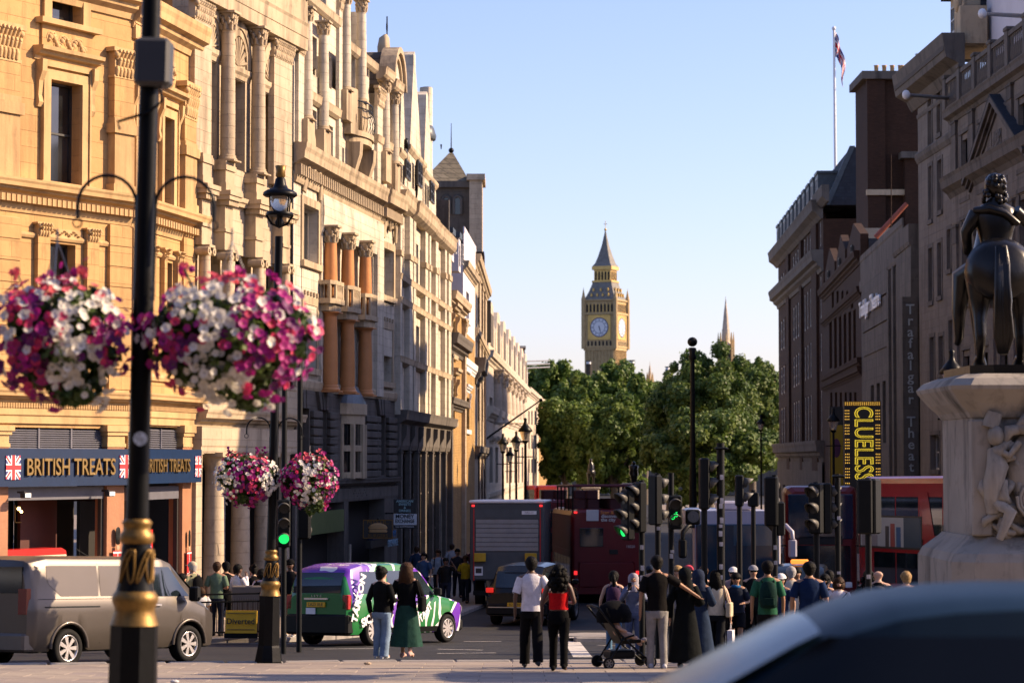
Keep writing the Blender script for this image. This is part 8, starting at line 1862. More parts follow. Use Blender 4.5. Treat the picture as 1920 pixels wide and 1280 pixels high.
# motorbike rider shape behind signals is left to people; foreground car
navy = plain('dark_blue_car_paint', (.003,.014,.028), .42, spec=.16, noise=.03)
M['tint'] = plain('tinted_side_glass', (.002,.003,.004), .25, spec=.25, noise=0)
FC = empty('dark_blue_car', (2.24, 9.9, -2.095), R(180), 'out-of-focus dark blue car roof in the bottom right corner', 'car')
xo = lambda wx: -(wx-2.0)      # world x to car x
top_ = [(-2.4, .95), (-2.2, 1.15), (-1.6, 1.36), (-.9, 1.51), (-.1, 1.556), (.30, 1.556), (.53, 1.545), (.75, 1.52), (.93, 1.47), (1.15, 1.37), (1.5, 1.18), (1.9, 1.0), (2.1, .95), (2.9, .84), (3.1, .6)]
c = Car(5.6, [(x_-.35 if 0 else x_, z_) for x_, z_ in top_], [(-2.4, .8), (-2.0, .95), (1.8, .92), (2.8, .7)], [(-2.8, .8), (-2.4, .9), (2.2, .92), (2.8, .75)], [(-2.8, .6), (-1.6, .64), (.6, .66), (1.5, .70), (2.2, .8), (2.8, .6)], .25, (-1.5, 1.75), .40, .13, .035)
c.body(FC, navy, .33)
for xx in (-1.5, 1.75):
    for yy in (-.82, .82): wheel(FC, xx, yy, .33, .22, 7)
for sd_ in (-1, 1):
    c.patch(FC, 'front_door_window', M['tint'], sd_, .98, 1.42, -.1, lambda z: 1.72-(z-.98)*1.55, .006, 8, 14); c.patch(FC, 'rear_door_window', M['tint'], sd_, .98, 1.40, lambda z: -1.5+(z-.98)*1.1, -.18, .006, 8, 14)
    MB().bevbox(-.1, .08, -.12, .1, -.08, .08, .03).build('door_mirror', navy, FC, (1.5, sd_*1.02, 1.0))
    MB().bevbox(-.1, .1, -.02, .02, -.015, .015, .005).build('door_handle', navy, FC, (-.0, sd_*.93, .86))
c.topq(FC, 'windscreen', plain('windscreen_glass', (.004,.012,.02), .22, spec=.28, noise=0), 1.05, 1.88, .58, .70, .012)
# ================================================================ people
SK = {'l': plain('light_skin', (.50,.30,.20), .55, noise=.08), 'm': plain('tan_skin', (.34,.18,.10), .55, noise=.08), 'd': plain('dark_skin', (.10,.05,.03), .5, noise=.08)}
CM = {}
def cloth(c, rough=.85):
    if c not in CM:
        CM[c] = plain('cloth_%d' % len(CM), tuple(v*(.5 if max(c) < .03 else .9) for v in c), rough, spec=.08, noise=.22, nscale=7, bump=.5)
    return CM[c]
HAIR = {'bk': plain('black_hair', (.004,.0035,.003), .6, spec=.1, noise=.4, nscale=30, bump=.6), 'br': plain('brown_hair', (.04,.02,.01), .55, spec=.1, noise=.4, nscale=30, bump=.6), 'bl': plain('fair_hair', (.30,.19,.08), .5, spec=.1, noise=.4, nscale=30, bump=.6), 'gr': plain('grey_hair', (.32,.30,.28), .6, spec=.1, noise=.3, nscale=30, bump=.5)}
BLK, NAVY, WHT = (.008,.008,.009), (.012,.02,.05), (.70,.68,.72)
def person(px, pyt, Y, face, label, h=1.72, skin_='m', hair='bk', top=BLK, bottom=BLK, shoes=(.02,.02,.02), pose='stand', arms=('down', 'down'), style='trousers', sleeve='short', hairstyle='short', extras=(), fem=False, sit=0, width=1.0, group=None, drop=None):
    """face: heading in degrees (90 = away from the camera); feet stand on the ground under the pixel column"""
    x = X(px, Y); g = G(Y) - (.1 if drop is None else drop)
    r = empty('person', (x, Y, g), R(face-90), label, 'person', group); k = h/1.75; rg = random.Random(px*7+int(Y*10)); r.scale = (width, width, 1)
    st = {'stand': .03, 'walk': .27, 'step': .14}[pose]; sw = .105*(.9 if fem else 1)
    hip, kn, an = .90*k, .49*k, .09*k
    sh = (.17 if fem else .20)
    J = {}
    for s_, f in ((-1, st), (1, -st)):
        J[s_] = dict(hip=(s_*.09, 0, hip), knee=(s_*sw*.95, f*.55+.04, kn), ank=(s_*sw, f-(.04 if f < 0 else 0), an+(.05 if f < -.1 else 0)), toe=(s_*(sw+.02), f+.15-(.03 if f < -.1 else 0), .03*k), shd=(s_*sh, 0, 1.42*k))
    AP = {'down': ((.27, -.02, 1.13), (.27, .06, .87)), 'swing_f': ((.27, .07, 1.14), (.25, .25, .95)), 'swing_b': ((.26, -.14, 1.15), (.26, -.22, .92)), 'bent': ((.26, -.02, 1.13), (.16, .24, 1.12)), 'mouth': ((.24, .12, 1.18), (.08, .2, 1.46)), 'phone': ((.24, .14, 1.2), (.1, .33, 1.42)), 'out': ((.42, .05, 1.28), (.66, .06, 1.13)), 'hip': ((.34, -.08, 1.17), (.17, -.02, 1.0)), 'pram': ((.27, .08, 1.15), (.22, .4, 1.02)), 'up': ((.36, .06, 1.32), (.24, .14, 1.55))}
    A = {}
    for s_, nm in ((-1, arms[0]), (1, arms[1])):
        e, w_ = AP[nm]; A[s_] = dict(el=(s_*e[0], e[1], e[2]*k), wr=(s_*w_[0], w_[1], w_[2]*k))
    # --- body: one skinned surface
    V = [(0, 0, .96*k, .12)]; E = []
    def add(p, rad, par): V.append((*p, rad)); E.append((par, len(V)-1)); return len(V)-1
    b1 = add((0, .0, 1.12*k), .11, 0); b2 = add((0, 0, 1.30*k), .125, b1); b3 = add((0, 0, 1.42*k), .09, b2); nk = add((0, .01, 1.51*k), .052, b3); j0 = add((0, .03, 1.565*k), .062, nk); hd = add((0, .025, 1.635*k), .086, j0); tp = add((0, .01, 1.71*k), .055, hd)
    add((0, .128, 1.615*k), .012, hd)
    for s_ in (-1, 1):
        add((s_*.088, .0, 1.63*k), .016, hd)
        a = add(J[s_]['hip'], .085, 0); b_ = add(J[s_]['knee'], .056, a); c_ = add(J[s_]['ank'], .036, b_); add(J[s_]['toe'], .03, c_)
        a = add(J[s_]['shd'], .055, b3); e = add(A[s_]['el'], .038, a); w_ = add(A[s_]['wr'], .026, e)
        d = (Vector(A[s_]['wr'])-Vector(A[s_]['el'])).normalized(); p = Vector(A[s_]['wr'])+d*.06; pm = add(tuple(p), .028, w_)
        sd = Vector((0, 1, 0)) - d*d.y
        sd = sd.normalized() if sd.length > .2 else Vector((1, 0, 0)); up = d.cross(sd)
        for q in range(4):
            t = (q-1.5)*.019; f0 = p + sd*t + d*.035; f1 = f0 + d*(.034-.004*abs(q-1.2)) + up*.006*s_; f2 = f1 + d*.022 + up*.014*s_; i0 = add(tuple(f0), .0085, pm); i1 = add(tuple(f1), .008, i0); add(tuple(f2), .007, i1)
        th = p + sd*.036 - d*.01; i0 = add(tuple(th), .010, pm); add(tuple(th + d*.04 + sd*.01), .008, i0)
    skin('body', V, E, r, SK[skin_], sub=1)
    # face details
    if hairstyle != 'hijab' or True:
        for s_ in (-1, 1):
            if 'shades' in extras: MB().bevbox(-.032, .032, -.006, .006, -.02, .02, .004).build('sunglass_lens', M['matt'], r, (s_*.038, .112, 1.645*k))
            else: MB().ball((0,0,0), (.014, .008, .009), 8, 6).build('eye', M['matt'], r, (s_*.034, .104, 1.642*k))
        MB().ball((0,0,0), (.026, .008, .007), 8, 5).build('mouth', plain('lips', (.25,.07,.05), .5) if 'lips' not in CM else CM['lips'], r, (0, .103, 1.582*k))
    # --- hair
    hc = HAIR[hair] if hair in HAIR else None
    def hair_cap(sc=1.0, low=-.02, mt=hc, nm='hair'):
        m = MB(); rings = []
        for i in range(9):
            ph = math.pi/2*i/8; rr_ = math.cos(ph); rings.append([((.105*sc*rr_)*math.cos(a), .01-.012+(.118*sc*rr_)*math.sin(a), 1.655*k + .112*sc*math.sin(ph)) for a in [2*math.pi*j/20 for j in range(20)]])
        # back of the head lower than the forehead
        base = []
        for j in range(20):
            a = 2*math.pi*j/20; b = max(0, -math.sin(a)+.15); base.append((.100*sc*math.cos(a)*(1-.1*b), .0+.112*sc*math.sin(a)*(1-.08*b), 1.655*k - .115*b + (.03 if math.sin(a) > .6 else 0)))
        m.loft([base]+rings, False, True, True)
        for v in range(len(m.v)): m.v[v] = tuple(c + rg.gauss(0, .0022) for c in m.v[v])
        return m.build(nm, mt, r)
    if hairstyle in ('short', 'long', 'pony', 'curly', 'bob', 'bun'): hair_cap(1.04 if hairstyle == 'short' else 1.08)
    if hairstyle == 'long':
        m = MB(); m.loft([[(w_*math.cos(a), -.055+d_*math.sin(a), z_*k) for a in [2*math.pi*j/14 for j in range(14)]] for z_, w_, d_ in ((1.70, .08, .07), (1.6, .115, .09), (1.5, .125, .075), (1.4, .13, .06), (1.28, .12, .05), (1.18, .08, .03))], True, True, True)
        for v in range(len(m.v)): m.v[v] = tuple(c + rg.gauss(0, .006) for c in m.v[v])
        m.build('long_hair', hc, r)
    if hairstyle == 'bob': MB().ball((0, -.02, 1.6*k), (.125, .12, .12), 14, 10).build('bob_hair', hc, r)
    if hairstyle == 'bun': MB().ball((0, -.09, 1.75*k), (.06, .06, .055), 10, 8).build('hair_bun', hc, r)
    if hairstyle == 'pony': MB().tube([(0, -.1, 1.68*k), (0, -.16, 1.62*k), (.01, -.15, 1.5*k), (0, -.13, 1.34*k)], [.035, .045, .04, .012], 8).build('ponytail', hc, r)
    if hairstyle == 'curly':
        q = MB()
        for i in range(110):
            d = Vector((rg.gauss(0,1), rg.gauss(0,1)-.5, rg.gauss(0,1)+.0)).normalized(); t = rg.random(); q.ball((d.x*.14, -.05+d.y*.10, (1.60-.17*t+d.z*.12)*k), rg.uniform(.035, .055), 6, 4)
        q.build('curly_hair', hc, r)
    if hairstyle == 'cap' or 'cap' in [e[0] for e in extras if isinstance(e, tuple)]:
        cc = [e[1] for e in extras if isinstance(e, tuple) and e[0] == 'cap']; cc = cc[0] if cc else BLK
        hair_cap(.99, mt=hc); hair_o = MB(); rings = []
        for i in range(7):
            ph = math.pi/2*i/6; rr_ = math.cos(ph); rings.append([((.112*rr_)*math.cos(a), (.122*rr_)*math.sin(a), 1.675*k + .105*math.sin(ph)) for a in [2*math.pi*j/18 for j in range(18)]])
        hair_o.loft(rings, False, True, True); o = hair_o.build('cap', cloth(cc), r); MB().prism([(.09*math.cos(a), .1+.11*math.sin(a)) for a in [math.pi*j/8 for j in range(9)]], 1.668*k, 1.68*k, 'z').build('peak', cloth(cc), o)
    if hairstyle == 'hat':
        hair_cap(.99, mt=hc); MB().lathe([(.2, 0), (.19, .01), (.12, .03), (.115, .1), (.08, .13), (.01, .135)], 18, (0, 0, 1.67*k)).build('sun_hat', cloth([e[1] for e in extras if isinstance(e, tuple) and e[0] == 'hat'][0]), r)
    if hairstyle == 'hijab':
        cc = [e[1] for e in extras if isinstance(e, tuple) and e[0] == 'hijab'][0]; m = MB()
        m.loft([[(w_*math.cos(a), y_+d_*math.sin(a), z_*k) for a in [2*math.pi*j/18 for j in range(18)]] for z_, w_, d_, y_ in ((1.36, .2, .14, 0), (1.45, .15, .13, 0), (1.53, .105, .11, -.005), (1.60, .112, .112, -.022), (1.67, .112, .115, -.022), (1.73, .09, .095, -.015), (1.765, .04, .05, -.01))], True, True, True); m.build('headscarf', cloth(cc), r)
    # --- top
    def ringz(z_, rx, ry, y_=0, n=20): return [(rx*math.cos(2*math.pi*j/n)*(1+.0), y_+ry*math.sin(2*math.pi*j/n), z_*k + rg.gauss(0, .003)) for j in range(n)]
    fm = .88 if fem else 1.0
    if top is not None:
        if style == 'strapless': tor = [(1.02, .155, .12), (1.1, .15, .115), (1.2, .155, .125), (1.29, .165, .125)]
        else: tor = [(.86, .168, .125), (.95, .172, .128), (1.08, .158*(.95 if fem else 1), .118), (1.2, .165, .125), (1.32, .185*fm+.012, .13), (1.41, .19*fm+.012, .105), (1.455, .15*fm, .085), (1.49, .075, .07)]
        if style in ('coat', 'abaya', 'dress'): tor = [({'coat': .62, 'abaya': .1, 'dress': .45}[style], .24 if style != 'abaya' else .3, .19 if style != 'abaya' else .26), (.8, .2, .15)] + tor[2:]
        m = MB(); m.loft([ringz(z_, rx, ry) for z_, rx, ry in tor], True, True, True)
        if style != 'strapless' and sleeve != 'none':
            for s_ in (-1, 1):
                a = Vector(J[s_]['shd']) + Vector((-s_*.03, 0, .0)); e = Vector(A[s_]['el']); w_ = Vector(A[s_]['wr'])
                if sleeve == 'short': m.tube([tuple(a), tuple(a+(e-a)*.35), tuple(a+(e-a)*.82)], [.07, .076, .07], 12)
                else:
                    lw = .078 if style in ('coat', 'abaya') else .058
                    m.tube([tuple(a), tuple(a+(e-a)*.4), tuple(e), tuple(e+(w_-e)*.5), tuple(e+(w_-e)*.95)], [.07, .07, lw*.95, lw*.85, lw*.75], 12)
        o = m.build('abaya' if style == 'abaya' else 'coat' if style == 'coat' else 'dress' if style == 'dress' else 'top', cloth(top), r)
    # --- bottom
    if style not in ('abaya',) and bottom is not None:
        m = MB()
        if style in ('skirt', 'coat_skirt'):
            n = 36; rows = []
            for z_, rr_ in ((.98, .15), (.85, .185), (.6, .215), (.35, .25), (.22, .27)): rows.append([(rr_*(1+.05*math.cos(9*2*math.pi*j/n)*(1-z_))*math.cos(2*math.pi*j/n), rr_*.85*(1+.05*math.cos(9*2*math.pi*j/n)*(1-z_))*math.sin(2*math.pi*j/n), z_*k) for j in range(n)])
            m.loft(rows, True, True, True); m.build('skirt', cloth(bottom) if not isinstance(bottom, bpy.types.Material) else bottom, r)
        elif style == 'shorts' or 'shorts' in extras:
            m.loft([ringz(1.0, .15, .11), ringz(.92, .17, .125), ringz(.84, .175, .13)], True, True, True)
            for s_ in (-1, 1): h_ = Vector(J[s_]['hip']); kk = Vector(J[s_]['knee']); m.tube([tuple(h_-Vector((0,0,.02))), tuple(h_+(kk-h_)*.4), tuple(h_+(kk-h_)*.8)], [.105, .105, .1], 12)
            m.build('shorts', cloth(bottom), r)
        elif style != 'dress':
            m.loft([ringz(1.0, .15, .11), ringz(.92, .168, .125), ringz(.84, .172, .13), ringz(.78, .14, .11)], True, True, True); wd = 1.35 if 'wide' in extras else 1.0
            for s_ in (-1, 1):
                h_ = Vector(J[s_]['hip']); kk = Vector(J[s_]['knee']); aa = Vector(J[s_]['ank'])
                m.tube([tuple(h_-Vector((0,0,.02))), tuple(h_+(kk-h_)*.5), tuple(kk), tuple(kk+(aa-kk)*.35+Vector((0, -.015, 0))), tuple(kk+(aa-kk)*.7), tuple(aa-Vector((0,0,.035)))], [.104, .088, .068*wd, .066*wd, .058*wd*1.05, .062*wd*1.05], 12)
            o = m.build('trousers', cloth(bottom), r)
    for s_ in (-1, 1):
        a = Vector(J[s_]['ank']); t = Vector(J[s_]['toe'])
        m = MB(); m.loft([[(a.x + w_*math.cos(q), a.y+y_, max(0, a.z-an+.0)+z0_+hh*(.5+.5*math.sin(q))) for q in [2*math.pi*j/12 for j in range(12)]] for y_, w_, z0_, hh in ((-.09, .025, .0, .05), (-.07, .04, 0, .085), (.0, .045, 0, .10), (.07, .046, 0, .075), (.14, .045, 0, .05), (.185, .025, .0, .035))], True, True, True)
        m.build('shoe', cloth(shoes), r)
    if 'sole' in extras: pass
    for e in extras:
        if not isinstance(e, tuple): continue
        if e[0] == 'backpack':
            b = MB(); b.loft([[(w_*math.cos(q)*1.0, -.13-.07+d_*math.sin(q), z_*k) for q in [2*math.pi*j/14 for j in range(14)]] for z_, w_, d_ in ((1.0, .10, .06), (1.02, .14, .09), (1.15, .15, .105), (1.3, .145, .09), (1.4, .11, .06), (1.43, .05, .03))], True, True, True)
            bo = b.build('backpack', cloth(e[1]), r); MB().bevbox(-.1, .1, -.33, -.28, 1.04*k, 1.18*k, .02).build('front_pocket', cloth(e[1]), bo); 
            for s_ in (-1, 1): MB().tube([(s_*.1, -.1, 1.42*k), (s_*.11, .02, 1.475*k), (s_*.12, .13, 1.38*k), (s_*.14, .1, 1.2*k), (s_*.13, -.08, 1.08*k)], .018, 6).build('strap', cloth(e[1]), bo)
        if e[0] == 'bag':   # shoulder bag: colour, side
            s_ = e[2]; bo = MB().bevbox(-.05, .05, -.14, .14, -.28, 0, .02).build('shoulder_bag', cloth(e[1]), r, (s_*.27, -.05, 1.15*k)); MB().tube([(0, -.12, 0), (-s_*.06, -.08, .2), (-s_*.1, 0, .31), (-s_*.06, .1, .18), (0, .12, 0)], .011, 6).build('strap', cloth(e[1]), bo)
        if e[0] == 'shopper':
            s_ = e[2]; w_ = A[s_]['wr']; bo = MB().loft([[(a_, b_, z_) for a_, b_ in ((-.05, -.13), (.05, -.13), (.05, .13), (-.05, .13))] for z_ in (-.34, 0)], True, True, False).build('carrier_bag', cloth(e[1]), r, (w_[0], w_[1]+.03, w_[2]-.26)); MB().tube([(0, -.06, 0), (0, -.04, .14), (0, .04, .14), (0, .06, 0)], .006, 5).build('handle', cloth(e[1]), bo)
        if e[0] == 'sling': MB().tube([(-.15, .11, 1.44*k), (0, .145, 1.25*k), (.16, .1, 1.0*k)], .012, 5).build('strap', cloth(e[1]), r) or MB().tube([(-.15, -.09, 1.45*k), (0, -.145, 1.28*k), (.16, -.12, 1.0*k)], .014, 5).build('strap', cloth(e[1]), r)
        if e[0] == 'phone': w_ = A[1]['wr']; MB().bevbox(-.04, .04, -.006, .006, -.08, .08, .005).build('phone', M['matt'], r, (w_[0]-.02, w_[1]+.06, w_[2]+.07))
        if e[0] == 'scarf': MB().tube([(.07*math.cos(a), .01+.07*math.sin(a), (1.47+.01*math.sin(2*a))*k) for a in [math.pi*j/6 for j in range(13)]], .035, 7).build('scarf', cloth(e[1]), r)
    return r
plaid = plain('green_plaid', (.012,.05,.035), .8, noise=.7, nscale=14)
# foreground walkers
P_ = person
YP = 41.0
P_(996, 1040, 40.6, 92, 'man in white T-shirt and black trousers walking away arm in arm at centre', 1.84, 'd', 'bk', WHT, (.010,.010,.012), (.05,.05,.05), 'step', ('down', 'hip'), extras=('wide',), drop=0)
P_(1047, 1045, 39.2, 86, 'woman in red strapless top with long curly black hair walking away', 1.70, 'd', 'bk', (.55,.01,.012), (.006,.006,.007), (.01,.01,.01), 'step', ('down', 'bent'), style='strapless', hairstyle='curly', fem=True, drop=0)
P_(716, 1052, 44.6, 62, 'person in black jumper and pale blue wide jeans with hair tied back', 1.66, 'l', 'bk', (.012,.013,.014), (.20,.28,.38), (.6,.6,.6), 'stand', ('down', 'bent'), sleeve='long', hairstyle='bun', extras=('wide',), fem=True, drop=0)
P_(763, 1040, 44.9, 80, 'woman with long brown hair, black coat and dark green plaid skirt with shoulder bag', 1.74, 'l', 'br', (.009,.010,.011), (.02,.06,.045), (.55,.35,.3), 'step', ('down', 'bent'), style='coat_skirt', sleeve='long', hairstyle='long', extras=(('bag', (.01,.01,.01), 1),), fem=True, drop=0, width=1.12)
# left pavement group
YL = 59.5
LG = 'people standing by the portico railings'
P_(545, 1050, 58.9, 262, 'man in black long-sleeved top and khaki trousers wearing sunglasses', 1.86, 'd', 'bk', (.012,.012,.014), (.34,.23,.11), (.5,.5,.5), 'stand', ('down', 'down'), sleeve='long', extras=('shades', ('cap', BLK)), group=LG, drop=0)
P_(569, 1078, 60.2, 250, 'woman in pale bucket hat half hidden behind the man in khaki trousers', 1.58, 'l', 'br', (.35,.28,.28), (.01,.01,.012), hairstyle='hat', extras=(('hat', (.55,.48,.38)),), fem=True, group=LG, drop=0)
P_(408, 1057, 59.4, 85, 'man in sage green T-shirt facing away by the railing', 1.80, 'm', 'br', (.13,.19,.12), (.012,.015,.03), group=LG, drop=0, arms=('down', 'bent'))
P_(425, 1058, 60.6, 110, 'man in black cap and black T-shirt beside the green T-shirt man', 1.80, 'm', 'bk', BLK, BLK, extras=(('cap', BLK),), group=LG, drop=0)
P_(447, 1066, 59.6, 40, 'man in white long-sleeved shirt raising food to his mouth', 1.74, 'd', 'bk', (.72,.70,.72), (.012,.012,.014), arms=('bent', 'mouth'), sleeve='long', group=LG, drop=0)
P_(362, 1055, 59.2, 140, 'man in beige cap and olive T-shirt with black backpack', 1.80, 'l', 'gr', (.24,.24,.14), (.05,.045,.035), extras=(('cap', (.5,.40,.28)), ('backpack', BLK)), group=LG, drop=0, arms=('bent', 'bent'))
P_(343, 1086, 58.6, 50, 'dark-haired girl in white T-shirt behind the van bonnet', 1.50, 'l', 'bk', WHT, (.3,.32,.36), hairstyle='pony', fem=True, group=LG, drop=0)
P_(476, 1066, 61.2, 120, 'woman in black vest with hair up beside the white-shirted man', 1.72, 'l', 'bk', BLK, BLK, hairstyle='bun', fem=True, sleeve='none', group=LG, drop=0)
P_(492, 1080, 60.0, 70, 'woman in pale lilac shirt carrying a dark backpack next to the lamp post', 1.62, 'm', 'bk', (.42,.36,.42), BLK, hairstyle='bob', fem=True, extras=(('backpack', BLK),), group=LG, drop=0)
P_(304, 1068, 60.0, 200, 'man with black hair seen above the van windscreen', 1.76, 'd', 'bk', (.4,.15,.06), BLK, group=LG, drop=0)
P_(378, 1130, 59.0, 130, 'child in pale grey top sitting low behind the railing bars', 1.15, 'l', 'br', (.45,.45,.47), (.3,.28,.25), fem=True, group=LG, drop=0, arms=('bent', 'bent'))
# shaded pavement crowd along Whitehall
WG = 'people on the shaded left pavement'
for i, (px, Y, f, hh, tp, lab) in enumerate(((795, 84, 250, 1.72, (.05,.10,.20), 'man in blue shirt in the shade right behind the taxi roof'), (822, 86, 265, 1.78, (.30,.38,.48), 'man in pale blue shirt with rucksack straps in the shade'), (836, 80, 270, 1.66, (.02,.02,.02), 'woman raising her hand, dark clothes, in front of the pale blue shirt'), (782, 92, 80, 1.75, (.03,.05,.09), 'dark figure nearest the money exchange sign'), (858, 88, 275, 1.76, (.03,.03,.04), 'dark-clothed man on the shaded kerb'), (873, 84, 260, 1.62, (.35,.28,.02), 'person in yellow top on the shaded kerb beside the truck'), (886, 92, 90, 1.80, (.06,.02,.03), 'tall figure in maroon walking away beside the truck'), (848, 98, 85, 1.7, (.40,.40,.42), 'distant person in white top against the dark shops'), (905, 101, 90, 1.74, (.02,.03,.05), 'distant figure just left of the truck box'))):
    P_(px, 0, Y, f, lab, hh, 'lmd'[i % 3], ('bk', 'br')[i % 2], tp, (.015,.018,.03), pose='step', arms=('up', 'down') if i == 2 else ('down', 'bent'), group=WG, drop=0, fem=(i in (2, 5)), extras=(('backpack', BLK),) if i == 1 else ())
# right hand crowd
RG = 'crowd crossing at the right'
P_(1150, 1060, 50.5, 88, 'woman with long dark ponytail, purple rucksack and blue jeans walking away', 1.68, 'l', 'bk', (.03,.03,.07), (.10,.20,.32), (.6,.55,.55), 'step', ('down', 'down'), hairstyle='pony', extras=(('backpack', (.05,.025,.06)),), fem=True, group=RG, sleeve='none')
P_(1187, 1066, 50.0, 268, 'woman in grey headscarf holding a phone to take a photo', 1.64, 'm', 'bk', (.15,.17,.26), (.10,.12,.20), arms=('phone', 'phone'), hairstyle='hijab', style='trousers', sleeve='long', extras=(('hijab', (.33,.30,.33)), ('phone',)), fem=True, group=RG)
P_(1231, 1040, 40.3, 95, 'man in black T-shirt and light grey trousers, arm around his companion', 1.86, 'm', 'bk', (.014,.012,.012), (.26,.25,.24), (.5,.5,.52), 'stand', ('down', 'out'), group=RG, drop=0)
P_(1284, 1062, 40.6, 80, 'woman in long black robe and dark headscarf held by the man in grey trousers', 1.66, 'l', 'bk', (.010,.013,.014), None, arms=('down', 'bent'), hairstyle='hijab', style='abaya', sleeve='long', extras=(('hijab', (.015,.018,.02)),), fem=True, group=RG, drop=0)
P_(1309, 1063, 42.5, 70, 'woman in dark blue long dress close beside the black robe', 1.62, 'm', 'br', (.02,.035,.07), None, arms=('down', 'bent'), style='abaya', sleeve='long', hairstyle='hijab', extras=(('hijab', (.02,.03,.06)),), fem=True, group=RG, drop=0)
P_(1341, 1046, 46, 75, 'woman in cream sleeveless top with long black hair, cream tote and white carrier bag', 1.70, 'l', 'bk', (.62,.54,.40), (.02,.022,.025), arms=('down', 'down'), pose='step', sleeve='none', hairstyle='long', extras=(('bag', (.55,.45,.30), 1), ('shopper', WHT, 1), 'wide'), fem=True, group=RG)
P_(1318, 1045, 50, 265, 'man with brown hair and sunglasses facing the camera behind the cream top woman', 1.78, 'l', 'br', (.02,.02,.02), BLK, extras=('shades',), group=RG)
P_(1270, 1044, 50.5, 215, 'fair-haired man in profile above the arm-in-arm group', 1.80, 'l', 'bl', (.3,.28,.27), (.1,.1,.12), group=RG)
P_(1290, 1046, 52, 250, 'man in pink cap behind the black-robed woman', 1.80, 'l', 'bk', BLK, BLK, extras=(('cap', (.5,.06,.09)),), group=RG)
P_(1379, 1062, 50, 262, 'woman in sunglasses with bright blue scarf and dark shorts', 1.64, 'm', 'bk', (.02,.025,.04), (.012,.014,.02), pose='step', arms=('bent', 'down'), hairstyle='long', style='shorts', extras=('shades', ('scarf', (.02,.12,.30))), fem=True, group=RG)
P_(1374, 1046, 54, 262, 'person in white cap directly behind the blue scarf woman', 1.76, 'l', 'br', (.3,.2,.2), BLK, extras=(('cap', (.7,.68,.66)), 'shades'), group=RG)
P_(1411, 1046, 53, 270, 'man in dark cap with white front and sunglasses facing the camera', 1.80, 'l', 'bk', (.02,.02,.02), BLK, extras=(('cap', (.25,.25,.27)), 'shades'), group=RG)
P_(1438, 1040, 42, 88, 'man in green polo shirt with dark green rucksack facing away', 1.88, 'm', 'bk', (.03,.13,.07), (.02,.02,.02), arms=('down', 'down'), extras=(('backpack', (.008,.03,.025)),), group=RG)
P_(1463, 1070, 49, 250, 'woman in white cap and navy top at the green polo shirt man\'s elbow', 1.62, 'm', 'bk', (.03,.045,.10), BLK, extras=(('cap', (.7,.7,.7)),), fem=True, group=RG)
P_(1471, 1066, 51, 266, 'dark-haired woman with glasses and black top in the crowd', 1.62, 'm', 'bk', (.015,.012,.02), BLK, hairstyle='bob', extras=('shades',), fem=True, group=RG)
P_(1482, 1050, 50, 92, 'grey-haired man in cream jacket facing away', 1.78, 'l', 'gr', (.62,.56,.45), (.1,.1,.1), sleeve='long', group=RG)
P_(1493, 1056, 53, 262, 'man in dark green top looking over the cream jacket', 1.76, 'm', 'bk', (.01,.03,.02), BLK, group=RG)
P_(1516, 1038, 41.5, 88, 'broad man in navy polo shirt facing away', 1.86, 'm', 'bk', (.010,.025,.075), (.015,.02,.03), group=RG, width=1.1)
P_(1545, 1064, 48, 258, 'woman with glasses looking past the navy polo shirt', 1.62, 'l', 'bk', (.02,.02,.03), BLK, hairstyle='bob', extras=('shades',), fem=True, group=RG)
P_(1553, 1062, 50, 85, 'person in mid-blue shirt behind the woman with glasses', 1.70, 'm', 'bk', (.05,.10,.22), BLK, group=RG)
P_(1571, 1078, 47, 265, 'girl in white T-shirt touching her hair', 1.56, 'l', 'br', (.72,.68,.70), BLK, hairstyle='bob', arms=('down', 'up'), extras=(('sling', BLK),), fem=True, group=RG)
P_(1645, 1052, 47, 82, 'bald man in black T-shirt with grey rucksack facing away', 1.74, 'l', 'x', (.018,.02,.02), BLK, hairstyle='bald', extras=(('backpack', (.05,.05,.05)),), group=RG, width=1.08)
P_(1627, 1060, 49.5, 95, 'dark curly-haired person left of the bald man', 1.70, 'm', 'bk', (.02,.03,.03), BLK, hairstyle='curly', group=RG)
P_(1697, 1062, 46, 95, 'fair-haired person in white T-shirt with dark cross strap', 1.68, 'l', 'bl', (.72,.68,.72), (.1,.1,.12), extras=(('sling', (.02,.03,.08)),), group=RG)
P_(1219, 1055, 56, 95, 'dark figure in helmet behind the traffic signals', 1.80, 'm', 'bk', BLK, BLK, extras=(('cap', (.02,.03,.05)),), group=RG)
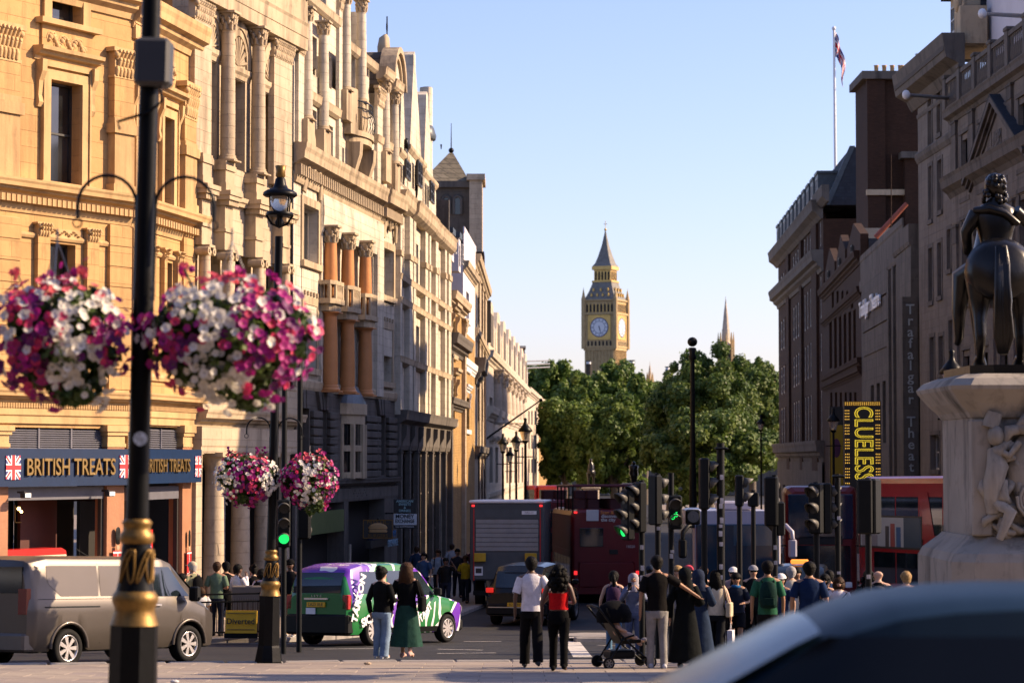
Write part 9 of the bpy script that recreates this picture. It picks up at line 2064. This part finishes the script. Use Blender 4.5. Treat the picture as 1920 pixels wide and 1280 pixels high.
# pushchair
pr = empty('pushchair', (X(1163, 40.6), 40.6, G(40.6)), R(200), 'black three-wheeled pushchair with a child\'s leg sticking out', 'pushchair')
m = MB(); m.tube([(-.45, -.2, .1), (-.05, -.24, .42), (.28, -.24, .75), (.5, -.24, 1.02)], .018, 6); m.tube([(-.45, .2, .1), (-.05, .24, .42), (.28, .24, .75), (.5, .24, 1.02)], .018, 6); m.tube([(.5, -.24, 1.02), (.53, 0, 1.05), (.5, .24, 1.02)], .02, 6)
m.tube([(.32, -.24, .1), (.05, -.24, .5), (-.15, -.22, .55)], .018, 6); m.tube([(.32, .24, .1), (.05, .24, .5), (-.15, .22, .55)], .018, 6); m.cyl((-.45, -.2, .1), (-.45, .2, .1), .015); m.cyl((.32, -.24, .1), (.32, .24, .1), .015); m.build('frame', M['matt'], pr)
for x_, y_ in ((-.45, -.22), (-.45, .22), (.32, -.26), (.32, .26)): wheel(pr, x_, y_, .1, .05, 6, 'steel')
MB().loft([[(x_+.0, y_, z_+h_) for y_, h_ in ((-.2, 0), (-.21, .06), (.21, .06), (.2, 0))] for x_, z_ in ((-.28, .42), (.05, .40), (.25, .75), (.32, .95))], True, True, False).build('seat', M['matt'], pr)
MB().lathe([(.30, -.02), (.31, .12), (.24, .26), (.1, .33), (.01, .34)], 14, (.12, 0, .78), ell=.8).build('hood', cloth((.009,.009,.011)), pr)
MB().bevbox(-.2, .25, -.18, .18, .16, .3, .03).build('basket', M['matt'], pr)
ch = empty('person', (X(1160, 40.5), 40.5, G(40.5)+.5), R(200), 'small child riding in the pushchair, one bare leg and pale shoe showing', 'person'); V_ = [(0, 0, 0, .09), (.08, 0, .22, .09), (.1, 0, .3, .045), (.1, 0, .4, .085), (-.2, -.07, .05, .05), (-.42, -.07, -.08, .035), (-.5, -.07, -.06, .03), (-.2, .07, .03, .05), (-.34, .08, -.1, .035), (-.38, .08, -.14, .03), (.02, .12, .15, .03), (-.1, .12, .1, .025), (.02, -.12, .15, .03), (-.1, -.12, .1, .025)]
skin('body', V_, [(0, 1), (1, 2), (2, 3), (0, 4), (4, 5), (5, 6), (0, 7), (7, 8), (8, 9), (1, 10), (10, 11), (1, 12), (12, 13)], ch, SK['l'], sub=1)
MB().ball((-.5, -.07, -.05), (.075, .035, .035), 8, 6).build('shoe', cloth((.55,.5,.5)), ch)
